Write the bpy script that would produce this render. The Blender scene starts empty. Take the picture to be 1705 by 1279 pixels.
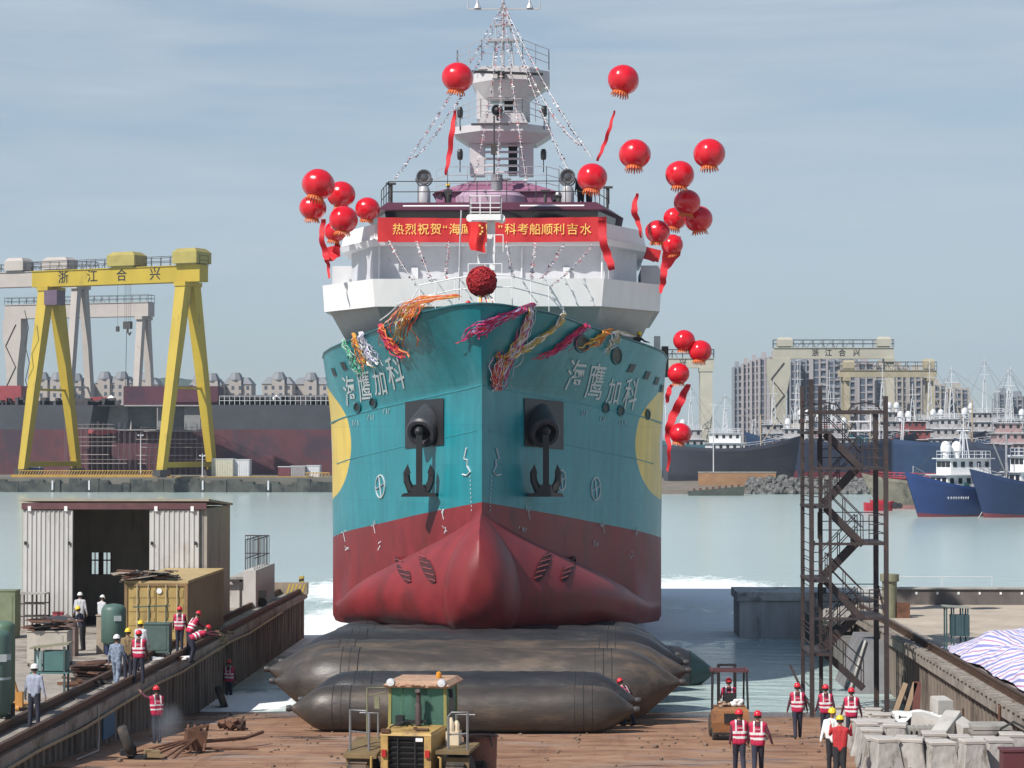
import bpy, bmesh, math, random
from mathutils import Vector as V, Matrix, Euler, noise
import numpy as np
R = math.radians
rng = random.Random(7)
sc = bpy.context.scene
COL = sc.collection

# ------------------------------------------------------------------ camera
CAM = V((0, 0, 10.5))
FPX = 4000.0
cd = bpy.data.cameras.new('camera'); cam = bpy.data.objects.new('camera', cd); COL.objects.link(cam)
cd.sensor_width = 36; cd.lens = FPX / 1705 * 36; cd.clip_end = 20000; cd.clip_start = 1
cam.location = CAM
cam.rotation_euler = (R(90) + math.atan(101.5 / FPX), 0, math.atan(107.5 / FPX))
sc.camera = cam
CR = cam.rotation_euler.to_matrix()

# ------------------------------------------------------------------ world, sun, exposure
SUN = V((-0.49, -0.50, 0.71)).normalized()
w = bpy.data.worlds.new('World'); sc.world = w; w.use_nodes = True
nt = w.node_tree; nt.nodes.clear()
def N(t, ty, **kw):
    n = t.nodes.new(ty)
    for k, v in kw.items(): setattr(n, k, v)
    return n
out = N(nt, 'ShaderNodeOutputWorld'); bg = N(nt, 'ShaderNodeBackground'); bg.inputs[1].default_value = 0.1
sky = N(nt, 'ShaderNodeTexSky', sky_type='NISHITA', sun_disc=False)
sky.sun_elevation = math.asin(SUN.z); sky.sun_rotation = math.atan2(SUN.x, SUN.y)
sky.air_density = 1.0; sky.dust_density = 0.3; sky.ozone_density = 1.5; sky.altitude = 0
tc = N(nt, 'ShaderNodeTexCoord'); mp = N(nt, 'ShaderNodeMapping'); mp.inputs['Scale'].default_value = (5, 5, 42); mp.inputs['Rotation'].default_value = (0, R(2.5), 0)
nz = N(nt, 'ShaderNodeTexNoise'); nz.inputs['Scale'].default_value = 1.3; nz.inputs['Detail'].default_value = 7; nz.inputs['Roughness'].default_value = .55; nz.inputs['Distortion'].default_value = .35
rp = N(nt, 'ShaderNodeValToRGB'); rp.color_ramp.elements[0].position = .36; rp.color_ramp.elements[1].position = .72
rp.color_ramp.elements[0].color = (0, 0, 0, 1); rp.color_ramp.elements[1].color = (1, 1, 1, 1)
mulc = N(nt, 'ShaderNodeMix', data_type='RGBA', blend_type='MULTIPLY'); mulc.inputs[0].default_value = 1
mulc.inputs[7].default_value = (.56, .62, .68, 1)
mx = N(nt, 'ShaderNodeMix', data_type='RGBA')
fac = N(nt, 'ShaderNodeMapRange'); fac.inputs[3].default_value = .48; fac.inputs[4].default_value = .95
L = nt.links.new
L(tc.outputs['Generated'], mp.inputs[0]); L(mp.outputs[0], nz.inputs['Vector']); L(nz.outputs[0], rp.inputs[0])
L(sky.outputs[0], mulc.inputs[6]); L(mulc.outputs[2], mx.inputs[6]); mx.inputs[7].default_value = (3.95, 4.65, 5.25, 1)
L(rp.outputs[0], fac.inputs[0])
sz_ = N(nt, 'ShaderNodeSeparateXYZ'); L(tc.outputs['Generated'], sz_.inputs[0])
el = N(nt, 'ShaderNodeMapRange', interpolation_type='SMOOTHSTEP'); el.inputs[1].default_value = .22; el.inputs[2].default_value = .6; el.inputs[3].default_value = 1; el.inputs[4].default_value = .25; L(sz_.outputs[2], el.inputs[0])
fm = N(nt, 'ShaderNodeMath', operation='MULTIPLY'); L(fac.outputs[0], fm.inputs[0]); L(el.outputs[0], fm.inputs[1]); L(fm.outputs[0], mx.inputs[0]); L(mx.outputs[2], bg.inputs[0]); L(bg.outputs[0], out.inputs[0])
sl = bpy.data.lights.new('sun', 'SUN'); sl.energy = 4.2; sl.angle = R(.6); sl.color = (1, .95, .88)
so = bpy.data.objects.new('sun', sl); COL.objects.link(so); so.location = (-50, -40, 90)
so.rotation_euler = SUN.to_track_quat('Z', 'Y').to_euler()
sc.view_settings.view_transform = 'Standard'; sc.view_settings.look = 'None'; sc.view_settings.gamma = 1
sc.view_settings.exposure = 0.42

# ------------------------------------------------------------------ picture -> world
def ray(px, py): return CR @ V(((px - 852.5) / FPX, -(py - 639.5) / FPX, -1))
def at(px, py, Y):
    d = ray(px, py); return CAM + d * (Y / d.y)
RS = .055; RY = 95.0
def ramp_z(Y): return RS * (RY - Y)
def on_z(px, py, z):
    d = ray(px, py); return CAM + d * ((z - CAM.z) / d.z)
def on_ramp(px, py):
    d = ray(px, py); t = (RS * RY - CAM.z) / (d.z + RS * d.y); return CAM + d * t
DECK = 2.5

# ------------------------------------------------------------------ materials
MC = {}
def M(name, col, rough=.6, metal=0, var=.2, vs=1.5, bump=0, bs=25, dirt=None, dpos=.55, ds=.8, stretch=(1, 1, 1), coat=0, vary=True):
    if name in MC: return MC[name]
    m = bpy.data.materials.new(name); MC[name] = m; m.use_nodes = True
    t = m.node_tree; b = t.nodes['Principled BSDF']; lk = t.links.new
    b.inputs['Roughness'].default_value = rough; b.inputs['Metallic'].default_value = metal
    if coat: b.inputs['Coat Weight'].default_value = coat
    tc = N(t, 'ShaderNodeTexCoord'); oi = N(t, 'ShaderNodeObjectInfo'); mu = N(t, 'ShaderNodeMath', operation='MULTIPLY'); mu.inputs[1].default_value = 60 if vary else 0
    ad = N(t, 'ShaderNodeVectorMath', operation='ADD'); mp = N(t, 'ShaderNodeMapping'); mp.inputs['Scale'].default_value = stretch
    lk(oi.outputs['Random'], mu.inputs[0]); lk(tc.outputs['Object'], mp.inputs[0]); lk(mp.outputs[0], ad.inputs[0]); lk(mu.outputs[0], ad.inputs[1])
    n1 = N(t, 'ShaderNodeTexNoise'); n1.inputs['Scale'].default_value = vs; n1.inputs['Detail'].default_value = 8; n1.inputs['Roughness'].default_value = .65
    lk(ad.outputs[0], n1.inputs['Vector'])
    mr = N(t, 'ShaderNodeMapRange'); mr.inputs[1].default_value = .3; mr.inputs[2].default_value = .7; mr.inputs[3].default_value = 1 - var; mr.inputs[4].default_value = 1 + var
    lk(n1.outputs[0], mr.inputs[0])
    vm = N(t, 'ShaderNodeVectorMath', operation='SCALE'); vm.inputs[0].default_value = col; lk(mr.outputs[0], vm.inputs['Scale'])
    last = vm.outputs[0]
    if dirt:
        n2 = N(t, 'ShaderNodeTexNoise'); n2.inputs['Scale'].default_value = ds; n2.inputs['Detail'].default_value = 9; n2.inputs['Roughness'].default_value = .7
        lk(ad.outputs[0], n2.inputs['Vector'])
        r2 = N(t, 'ShaderNodeMapRange', interpolation_type='SMOOTHSTEP'); r2.inputs[1].default_value = dpos; r2.inputs[2].default_value = dpos + .16; lk(n2.outputs[0], r2.inputs[0])
        mm = N(t, 'ShaderNodeMix', data_type='RGBA'); lk(r2.outputs[0], mm.inputs[0]); lk(last, mm.inputs[6]); mm.inputs[7].default_value = (*dirt, 1); last = mm.outputs[2]
    lk(last, b.inputs['Base Color'])
    rr = N(t, 'ShaderNodeMapRange'); rr.inputs[3].default_value = max(.02, rough - .1); rr.inputs[4].default_value = min(1, rough + .12); lk(n1.outputs[0], rr.inputs[0]); lk(rr.outputs[0], b.inputs['Roughness'])
    if bump:
        n3 = N(t, 'ShaderNodeTexNoise'); n3.inputs['Scale'].default_value = bs; n3.inputs['Detail'].default_value = 5
        bp = N(t, 'ShaderNodeBump'); bp.inputs['Strength'].default_value = bump; bp.inputs['Distance'].default_value = .03
        lk(ad.outputs[0], n3.inputs['Vector']); lk(n3.outputs[0], bp.inputs['Height']); lk(bp.outputs[0], b.inputs['Normal'])
    return m

# ------------------------------------------------------------------ mesh builder
class MB:
    def __init__(s, off=(0, 0, 0)):
        s.v = []; s.f = []; s.m = []; s.off = V(off)
    def add(s, vs, fs, m=0):
        b = len(s.v); s.v += [V(p) - s.off for p in vs]
        for f in fs: s.f.append([b + i for i in f]); s.m.append(m)
        return s
    def box(s, c, size, m=0, rz=0, rx=0, ry=0):
        Q = Euler((rx, ry, rz)).to_matrix(); c = V(c); h = V(size) / 2
        vs = [c + Q @ V((x * h.x, y * h.y, z * h.z)) for x in (-1, 1) for y in (-1, 1) for z in (-1, 1)]
        return s.add(vs, [(0, 1, 3, 2), (4, 6, 7, 5), (0, 4, 5, 1), (2, 3, 7, 6), (0, 2, 6, 4), (1, 5, 7, 3)], m)
    def bx(s, x0, x1, y0, y1, z0, z1, m=0):
        return s.box(((x0 + x1) / 2, (y0 + y1) / 2, (z0 + z1) / 2), (x1 - x0, y1 - y0, z1 - z0), m)
    def bar(s, a, b, w, h=None, m=0, up=(0, 0, 1)):
        a = V(a); b = V(b); d = (b - a)
        if d.length < 1e-6: return s
        d.normalize(); u = V(up)
        if abs(d.dot(u)) > .98: u = V((0, 1, 0))
        sx = d.cross(u).normalized(); uz = sx.cross(d); h = h or w
        vs = [p + sx * (i * w / 2) + uz * (j * h / 2) for p in (a, b) for i, j in ((-1, -1), (1, -1), (1, 1), (-1, 1))]
        return s.add(vs, [(3, 2, 1, 0), (4, 5, 6, 7), (0, 1, 5, 4), (1, 2, 6, 5), (2, 3, 7, 6), (3, 0, 4, 7)], m)
    def tube(s, pts, r, m=0, n=6):
        pts = [V(p) for p in pts]; k = len(pts); rs = r if isinstance(r, (list, tuple)) else [r] * k
        rings = []; pu = None
        for i, p in enumerate(pts):
            d = (pts[min(i + 1, k - 1)] - pts[max(i - 1, 0)])
            d = d.normalized() if d.length > 1e-9 else V((0, 0, 1))
            if pu is None:
                u = V((0, 0, 1)) if abs(d.z) < .9 else V((0, 1, 0))
            else: u = pu
            u = (u - d * u.dot(d)); u = u.normalized() if u.length > 1e-6 else d.orthogonal().normalized()
            pu = u; q = d.cross(u)
            rings.append([p + (u * math.cos(2 * math.pi * j / n) + q * math.sin(2 * math.pi * j / n)) * rs[i] for j in range(n)])
        return s.loft(rings, m)
    def loft(s, rings, m=0, caps=True, closed=True):
        n = len(rings[0]); b = len(s.v); k = len(rings)
        fs = []
        for i in range(k - 1):
            for j in range(n if closed else n - 1):
                j2 = (j + 1) % n; fs.append((i * n + j, i * n + j2, (i + 1) * n + j2, (i + 1) * n + j))
        if caps: fs += [tuple(range(n - 1, -1, -1)), tuple(range((k - 1) * n, k * n))]
        return s.add([p for r_ in rings for p in r_], fs, m)
    def prism(s, poly, d0, d1, ax='z', m=0, poly2=None):
        def P(p, d): return (p[0], p[1], d) if ax == 'z' else ((p[0], d, p[1]) if ax == 'y' else (d, p[0], p[1]))
        return s.loft([[P(p, d0) for p in poly], [P(p, d1) for p in (poly2 or poly)]], m)
    def lathe(s, prof, c=(0, 0, 0), n=16, ax='z', m=0, q=None):
        c = V(c); rings = []
        for r, h in prof:
            ring = []
            for j in range(n):
                a = 2 * math.pi * j / n; x, y = r * math.cos(a), r * math.sin(a)
                p = V((x, y, h)) if ax == 'z' else (V((h, x, y)) if ax == 'x' else V((y, h, x)))
                ring.append(c + (q @ p if q is not None else p))
            rings.append(ring)
        return s.loft(rings, m)
    def ball(s, c, r, n=12, k=8, m=0):
        r = V((r, r, r)) if not hasattr(r, '__len__') else V(r); c = V(c)
        rings = []
        for i in range(k + 1):
            t = -math.pi / 2 + math.pi * i / k; t = max(-1.54, min(1.54, t))
            rings.append([c + V((r.x * math.cos(t) * math.cos(2 * math.pi * j / n), r.y * math.cos(t) * math.sin(2 * math.pi * j / n), r.z * math.sin(t))) for j in range(n)])
        return s.loft(rings, m)
    def strip(s, pts, wd, th=.012, side=(1, 0, 0), m=0):
        pts = [V(p) for p in pts]; k = len(pts); rings = []
        for i, p in enumerate(pts):
            d = (pts[min(i + 1, k - 1)] - pts[max(i - 1, 0)]).normalized()
            sd = V(side); sd = (sd - d * sd.dot(d)); sd = sd.normalized() if sd.length > 1e-5 else d.orthogonal().normalized()
            nn = d.cross(sd); ww = wd[i] if isinstance(wd, (list, tuple)) else wd
            rings.append([p + sd * (a * ww / 2) + nn * (b * th / 2) for a, b in ((-1, -1), (1, -1), (1, 1), (-1, 1))])
        return s.loft(rings, m)
    def build(s, name, mats, parent=None, smooth=False, ang=40, kind=None, loc=None):
        me = bpy.data.meshes.new(name); me.from_pydata(s.v, [], s.f); me.update()
        for mt in (mats if isinstance(mats, (list, tuple)) else [mats]): me.materials.append(mt)
        me.polygons.foreach_set('material_index', s.m)
        bm = bmesh.new(); bm.from_mesh(me); bmesh.ops.recalc_face_normals(bm, faces=bm.faces); bm.to_mesh(me); bm.free()
        if smooth:
            me.polygons.foreach_set('use_smooth', [True] * len(me.polygons)); me.set_sharp_from_angle(angle=R(ang))
        o = bpy.data.objects.new(name, me); COL.objects.link(o)
        if parent is not None: o.parent = parent
        if loc is not None: o.location = loc
        if kind: o['kind'] = kind
        return o
def tag(o, label, cat, group=None):
    o['label'] = label; o['category'] = cat
    if group: o['group'] = group
    return o
def thing(name, label, cat, loc=(0, 0, 0), rz=0, group=None):
    o = bpy.data.objects.new(name, None); COL.objects.link(o); o.location = loc; o.rotation_euler = (0, 0, rz)
    return tag(o, label, cat, group)
def dup(root, loc, rz=0, label=None, group=None, scale=None):
    r = root.copy(); COL.objects.link(r); r.location = loc; r.rotation_euler = (0, 0, rz)
    if scale: r.scale = scale
    if label: r['label'] = label
    if group: r['group'] = group
    for ch in list(root.children):
        c = ch.copy(); COL.objects.link(c); c.parent = r
        for g in list(ch.children):
            d = g.copy(); COL.objects.link(d); d.parent = c
    return r
TG = {}
def text_geo(body, size=1.0, depth=.0, bold=.0):
    k = (body, size, depth, bold)
    if k in TG: return TG[k]
    cu = bpy.data.curves.new('t', 'FONT'); cu.body = body; cu.size = size; cu.align_x = 'CENTER'; cu.align_y = 'CENTER'; cu.extrude = depth; cu.resolution_u = 3; cu.offset = bold
    o = bpy.data.objects.new('t', cu); COL.objects.link(o)
    dg = bpy.context.evaluated_depsgraph_get(); me = o.evaluated_get(dg).to_mesh()
    r = ([v.co.copy() for v in me.vertices], [tuple(p.vertices) for p in me.polygons])
    bpy.data.objects.remove(o); bpy.data.curves.remove(cu); TG[k] = r
    return r
def add_text(mb, body, size, fn, m=0, depth=0.0, bold=0.0):
    vs, fs = text_geo(body, size, depth, bold); return mb.add([fn(p) for p in vs], fs, m)
def rails(mb, pts, h=1.0, r=.02, levels=(1, .55), post=1.2, m=0, close=False):
    pts = [V(p) for p in pts]; pp = pts + ([pts[0]] if close else [])
    for a, b in zip(pp, pp[1:]):
        for l in levels: mb.tube([a + V((0, 0, h * l)), b + V((0, 0, h * l))], r, m, 5)
        k = max(1, round((b - a).length / post))
        for i in range(k + 1):
            p = a.lerp(b, i / k); mb.tube([p, p + V((0, 0, h))], r, m, 5)
def pchip(xs, ys):
    xs = np.array(xs, float); ys = np.array(ys, float); h = np.diff(xs); d = np.diff(ys) / h
    s = np.zeros(len(xs)); s[0] = d[0]; s[-1] = d[-1]
    for i in range(1, len(xs) - 1):
        s[i] = 0 if d[i - 1] * d[i] <= 0 else 2 * d[i - 1] * d[i] / (d[i - 1] + d[i])
    def f(x):
        x = min(max(x, xs[0]), xs[-1]); i = min(np.searchsorted(xs, x, 'right') - 1, len(h) - 1); t = (x - xs[i]) / h[i]
        return float((2*t**3-3*t*t+1)*ys[i] + (t**3-2*t*t+t)*h[i]*s[i] + (3*t*t-2*t**3)*ys[i+1] + (t**3-t*t)*h[i]*s[i+1])
    return f

# common paints
white = M('white_paint', (.80, .80, .80), .4, var=.06, dirt=(.56, .53, .50), dpos=.62, ds=1.1, stretch=(1, 1, .22), bump=.12, bs=1.5)
greywhite = M('pale_grey_paint', (.60, .61, .63), .45, var=.08, dirt=(.38, .36, .34), dpos=.64)
black = M('black_paint', (.018, .018, .02), .45, var=.2)
steel = M('dark_steel', (.07, .065, .065), .5, .3, var=.3, dirt=(.12, .05, .025), dpos=.55)
rust = M('rusty_steel', (.13, .06, .035), .8, .1, var=.45, vs=4, dirt=(.05, .03, .025), bump=.4)
concrete = M('concrete', (.33, .32, .30), .9, var=.2, dirt=(.19, .17, .15), dpos=.52, bump=.3, bs=14)
darkconc = M('stained_concrete', (.16, .155, .15), .9, var=.25, dirt=(.07, .06, .055), dpos=.5, stretch=(1, 1, .25), bump=.3)
rubber = M('black_rubber', (.025, .025, .027), .75, var=.3, bump=.2)
red = M('red_paint', (.55, .02, .025), .45, var=.12)
# ------------------------------------------------------------------ setting: sea, slipway, quays, hills
def sea_mat():
    m = bpy.data.materials.new('sea_water'); m.use_nodes = True; t = m.node_tree; b = t.nodes['Principled BSDF']; lk = t.links.new
    tc = N(t, 'ShaderNodeTexCoord'); sep = N(t, 'ShaderNodeSeparateXYZ'); lk(tc.outputs['Object'], sep.inputs[0])
    # foam patches either side of the hull, a painted-on shape of real foam
    def blob(cx, cy, rx, ry):
        mp = N(t, 'ShaderNodeMapping'); mp.inputs['Location'].default_value = (-cx / rx, -cy / ry, 0); mp.inputs['Scale'].default_value = (1 / rx, 1 / ry, 0)
        lk(tc.outputs['Object'], mp.inputs[0]); ln = N(t, 'ShaderNodeVectorMath', operation='LENGTH'); lk(mp.outputs[0], ln.inputs[0])
        mr = N(t, 'ShaderNodeMapRange'); mr.inputs[1].default_value = 1.0; mr.inputs[2].default_value = .0; lk(ln.outputs['Value'], mr.inputs[0]); return mr.outputs[0]
    bl = [blob(9, 172, 11, 34), blob(6, 142, 9, 26), blob(-13, 142, 7, 40), blob(-15, 175, 10, 26), blob(-13.5, 98, 4, 8)]
    acc = bl[0]
    for o in bl[1:]:
        mxx = N(t, 'ShaderNodeMath', operation='MAXIMUM'); lk(acc, mxx.inputs[0]); lk(o, mxx.inputs[1]); acc = mxx.outputs[0]
    fn = N(t, 'ShaderNodeTexNoise'); fn.inputs['Scale'].default_value = .9; fn.inputs['Detail'].default_value = 9; fn.inputs['Roughness'].default_value = .7
    mpf = N(t, 'ShaderNodeMapping'); mpf.inputs['Scale'].default_value = (1, .35, 1); lk(tc.outputs['Object'], mpf.inputs[0]); lk(mpf.outputs[0], fn.inputs['Vector'])
    s1 = N(t, 'ShaderNodeMath', operation='ADD'); lk(acc, s1.inputs[0]); lk(fn.outputs[0], s1.inputs[1])
    fr = N(t, 'ShaderNodeMapRange', interpolation_type='SMOOTHSTEP'); fr.inputs[1].default_value = .82; fr.inputs[2].default_value = 1.15; lk(s1.outputs[0], fr.inputs[0])
    gt = N(t, 'ShaderNodeMath', operation='GREATER_THAN'); gt.inputs[1].default_value = .02; lk(acc, gt.inputs[0])
    ff = N(t, 'ShaderNodeMath', operation='MULTIPLY'); lk(fr.outputs[0], ff.inputs[0]); lk(gt.outputs[0], ff.inputs[1])
    nb = N(t, 'ShaderNodeTexNoise'); nb.inputs['Scale'].default_value = .02; nb.inputs['Detail'].default_value = 4
    mpn = N(t, 'ShaderNodeMapping'); mpn.inputs['Scale'].default_value = (1, .5, 1); lk(tc.outputs['Object'], mpn.inputs[0]); lk(mpn.outputs[0], nb.inputs['Vector'])
    cr = N(t, 'ShaderNodeMix', data_type='RGBA'); cr.inputs[6].default_value = (.36, .46, .45, 1); cr.inputs[7].default_value = (.46, .56, .54, 1); lk(nb.outputs[0], cr.inputs[0])
    cm = N(t, 'ShaderNodeMix', data_type='RGBA'); lk(ff.outputs[0], cm.inputs[0]); lk(cr.outputs[2], cm.inputs[6]); cm.inputs[7].default_value = (.82, .84, .84, 1)
    lk(cm.outputs[2], b.inputs['Base Color'])
    rg = N(t, 'ShaderNodeMapRange'); rg.inputs[3].default_value = .17; rg.inputs[4].default_value = .8; lk(ff.outputs[0], rg.inputs[0]); lk(rg.outputs[0], b.inputs['Roughness'])
    b.inputs['IOR'].default_value = 1.33
    w1 = N(t, 'ShaderNodeTexNoise'); w1.inputs['Scale'].default_value = .55; w1.inputs['Detail'].default_value = 5; w1.inputs['Roughness'].default_value = .6
    mpw = N(t, 'ShaderNodeMapping'); mpw.inputs['Scale'].default_value = (.55, 1.2, 1); lk(tc.outputs['Object'], mpw.inputs[0]); lk(mpw.outputs[0], w1.inputs['Vector'])
    # choppy inside the slip, smooth further out
    ch = N(t, 'ShaderNodeMapRange'); ch.inputs[1].default_value = 105; ch.inputs[2].default_value = 210; ch.inputs[3].default_value = 1.0; ch.inputs[4].default_value = .16; lk(sep.outputs[1], ch.inputs[0])
    bp = N(t, 'ShaderNodeBump'); bp.inputs['Distance'].default_value = .55; lk(ch.outputs[0], bp.inputs['Strength']); lk(w1.outputs[0], bp.inputs['Height']); lk(bp.outputs[0], b.inputs['Normal'])
    return m
mb = MB(); mb.add([(-2900, 60, 0), (2900, 60, 0), (2900, 4400, 0), (-2900, 4400, 0)], [(0, 1, 2, 3)])
mb.build('sea', sea_mat(), kind='structure')

def ramp_mat():
    m = bpy.data.materials.new('slipway_ground'); m.use_nodes = True; t = m.node_tree; b = t.nodes['Principled BSDF']; lk = t.links.new
    tc = N(t, 'ShaderNodeTexCoord')
    def nz(sc_, st, det=8, ro=.65):
        mp = N(t, 'ShaderNodeMapping'); mp.inputs['Scale'].default_value = st; lk(tc.outputs['Object'], mp.inputs[0])
        n = N(t, 'ShaderNodeTexNoise'); n.inputs['Scale'].default_value = sc_; n.inputs['Detail'].default_value = det; n.inputs['Roughness'].default_value = ro; lk(mp.outputs[0], n.inputs['Vector']); return n.outputs[0]
    a = nz(.9, (.42, .75, 1), 12, .78); r1 = N(t, 'ShaderNodeValToRGB'); lk(a, r1.inputs[0])
    e = r1.color_ramp.elements; e[0].position = .30; e[0].color = (.10, .045, .026, 1); e[1].position = .70; e[1].color = (.41, .26, .17, 1)
    x = e.new(.44); x.color = (.22, .108, .060, 1); x = e.new(.56); x.color = (.32, .178, .102, 1)
    d = nz(.35, (.5, 1, 1)); r2 = N(t, 'ShaderNodeMapRange', interpolation_type='SMOOTHSTEP'); r2.inputs[1].default_value = .52; r2.inputs[2].default_value = .68; lk(d, r2.inputs[0])
    mm = N(t, 'ShaderNodeMix', data_type='RGBA'); lk(r2.outputs[0], mm.inputs[0]); lk(r1.outputs[0], mm.inputs[6]); mm.inputs[7].default_value = (.30, .225, .18, 1)
    # wet band by the water: darker, glossy
    sp = N(t, 'ShaderNodeSeparateXYZ'); lk(tc.outputs['Object'], sp.inputs[0]); wn = nz(.6, (.5, 1, 1), 5)
    ws = N(t, 'ShaderNodeMath', operation='MULTIPLY_ADD'); ws.inputs[1].default_value = 9; lk(wn, ws.inputs[0]); lk(sp.outputs[1], ws.inputs[2])
    wr = N(t, 'ShaderNodeMapRange', interpolation_type='SMOOTHSTEP'); wr.inputs[1].default_value = 93.5; wr.inputs[2].default_value = 97.5; lk(ws.outputs[0], wr.inputs[0])
    dk = N(t, 'ShaderNodeMix', data_type='RGBA', blend_type='MULTIPLY'); lk(wr.outputs[0], dk.inputs[0]); lk(mm.outputs[2], dk.inputs[6]); dk.inputs[7].default_value = (.45, .42, .42, 1)
    pn = nz(.5, (.5, 1.3, 1), 6, .6); pr = N(t, 'ShaderNodeMapRange', interpolation_type='SMOOTHSTEP'); pr.inputs[1].default_value = .60; pr.inputs[2].default_value = .66; lk(pn, pr.inputs[0])
    pk = N(t, 'ShaderNodeMix', data_type='RGBA', blend_type='MULTIPLY'); lk(pr.outputs[0], pk.inputs[0]); lk(dk.outputs[2], pk.inputs[6]); pk.inputs[7].default_value = (.42, .40, .40, 1)
    tn = nz(1.0, (1.6, .08, 1), 4, .6); tr = N(t, 'ShaderNodeMapRange', interpolation_type='SMOOTHSTEP'); tr.inputs[1].default_value = .56; tr.inputs[2].default_value = .70; tr.inputs[4].default_value = .45; lk(tn, tr.inputs[0])
    tk = N(t, 'ShaderNodeMix', data_type='RGBA', blend_type='MULTIPLY'); lk(tr.outputs[0], tk.inputs[0]); lk(pk.outputs[2], tk.inputs[6]); tk.inputs[7].default_value = (.55, .48, .45, 1)
    wmax = N(t, 'ShaderNodeMath', operation='MAXIMUM'); lk(wr.outputs[0], wmax.inputs[0]); lk(pr.outputs[0], wmax.inputs[1])
    lk(tk.outputs[2], b.inputs['Base Color'])
    rr = N(t, 'ShaderNodeMapRange'); rr.inputs[3].default_value = .75; rr.inputs[4].default_value = .2; lk(wmax.outputs[0], rr.inputs[0]); lk(rr.outputs[0], b.inputs['Roughness'])
    bp = N(t, 'ShaderNodeBump'); bp.inputs['Strength'].default_value = .5; bp.inputs['Distance'].default_value = .06; lk(nz(3, (.4, 1.4, 1)), bp.inputs['Height']); lk(bp.outputs[0], b.inputs['Normal'])
    return m
mb = MB(); nx, ny = 30, 60; vs = []; fs = []
for j in range(ny + 1):
    for i in range(nx + 1):
        x = -15.2 + 28.8 * i / nx; y = 38 + 110 * j / ny
        vs.append((x, y, ramp_z(y) + .05 * noise.noise((x * .3, y * .25, 0))))
for j in range(ny):
    for i in range(nx): a = j * (nx + 1) + i; fs.append((a, a + 1, a + nx + 2, a + nx + 1))
mb.add(vs, fs); mb.build('slipway', ramp_mat(), smooth=True, ang=80, kind='structure')

m = MB((0, 75, 1)); r_ = random.Random(55)
for i in range(420):
    x, y = r_.uniform(-14.5, 12.5), r_.uniform(56, 92); s = r_.uniform(.015, .06) * (1.6 if r_.random() < .1 else 1); k = len(m.v); m.ball((x, y, ramp_z(y) + s * .3 + .02), (s * 1.3, s, s * .7), 5, 3)
m.build('loose_stones', M('stone_brown', (.17, .12, .09), .9, var=.5, vs=2), kind='stuff', loc=(0, 75, 1))
yard = M('yard_concrete', (.31, .275, .235), .9, var=.25, vs=.7, dirt=(.15, .115, .09), dpos=.5, ds=.5, bump=.3, bs=6, vary=False)
yard2 = M('pale_yard_concrete', (.42, .36, .29), .9, var=.18, vs=.6, dirt=(.27, .22, .17), dpos=.55, ds=.35, bump=.3, bs=6, vary=False)
mb = MB(); mb.bx(-90, -16.1, 30, 131, -6, DECK); mb.build('left_quay_deck', yard, kind='structure')
mb = MB(); mb.bx(14.4, 90, 30, 122, -6, DECK); mb.bx(14.4, 18.5, 122, 128, -6, DECK); mb.build('right_quay_deck', yard2, kind='structure')
# far land under yards and town
land = M('far_land', (.16, .15, .13), .95, var=.3, vs=.05, vary=False)
mb = MB(); mb.bx(-2500, -28, 533, 4000, -5, 3.3); mb.build('far_left_shore', land, kind='structure')
mb = MB(); mb.bx(20, 2500, 640, 4000, -5, 3.0); mb.build('far_right_shore', land, kind='structure')
# hills
def hills(name, x0, x1, Y, prof, mat):
    mb = MB(); k = 60; front = []; top = []; back = []
    for i in range(k + 1):
        x = x0 + (x1 - x0) * i / k; h = prof(i / k) + 5 * noise.noise((x * .012, 1.7, 0)) + 2 * noise.noise((x * .06, 4, 0))
        front.append((x, Y - 160, 0)); top.append((x, Y, max(2, h))); back.append((x, Y + 400, 0))
    mb.loft([front, [(p[0], Y - 60 + 30 * noise.noise((p[0] * .03, 0, 0)), p[2] * .6) for p in top], top, back], closed=False, caps=False)
    mb.build(name, mat, smooth=True, ang=80, kind='structure')
hillm = M('hill_woods', (.045, .07, .05), .95, var=.35, vs=.03, vary=False)
hills('hills', -1100, -330, 3200, lambda t: 30 + 95 * math.exp(-((t - .28) / .16) ** 2) + 72 * math.exp(-((t - .72) / .22) ** 2), hillm)

# ---- slipway walls
wallm = M('sheet_pile', (.17, .14, .115), .85, var=.3, vs=1.3, dirt=(.07, .055, .045), dpos=.48, stretch=(1, 1, .25), bump=.3)
cope = M('coping_concrete', (.27, .24, .21), .9, var=.3, vs=1.2, dirt=(.12, .085, .06), dpos=.5, bump=.4)
railm = M('crane_rail_steel', (.11, .065, .045), .55, .5, var=.35, vs=3)
def slip_wall(label, X, s, y0, y1, rx):
    t = thing('slipway_wall', label, 'dock wall', (X, y0, 0))
    m = MB((X, y0, 0)); k = int((y1 - y0) / .75); prof = []
    for i in range(k):
        y = y0 + (y1 - y0) * i / k; d = (y1 - y0) / k
        prof += [(X, y), (X, y + d * .45), (X + s * .14, y + d * .55), (X + s * .14, y + d * .95)]
    prof += [(X, y1), (X - s * 1.0, y1), (X - s * 1.0, y0)]
    m.prism(prof, -5, DECK - .35); m.build('sheet_piling', wallm, t)
    m = MB((X, y0, 0)); m.bx(min(X + s * .3, X - s * 1.15), max(X + s * .3, X - s * 1.15), y0, y1 + .1, DECK - .35, DECK + .02)
    m.build('coping', cope, t)
    m = MB((X, y0, 0))
    for dx in rx:
        xx = X - s * dx; m.bx(xx - .12, xx + .12, y0, y1, DECK + .02, DECK + .07); m.bx(xx - .035, xx + .035, y0, y1, DECK + .07, DECK + .24); m.bx(xx - .07, xx + .07, y0, y1, DECK + .24, DECK + .29)
    m.build('rail', railm, t)
    return t
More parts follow.
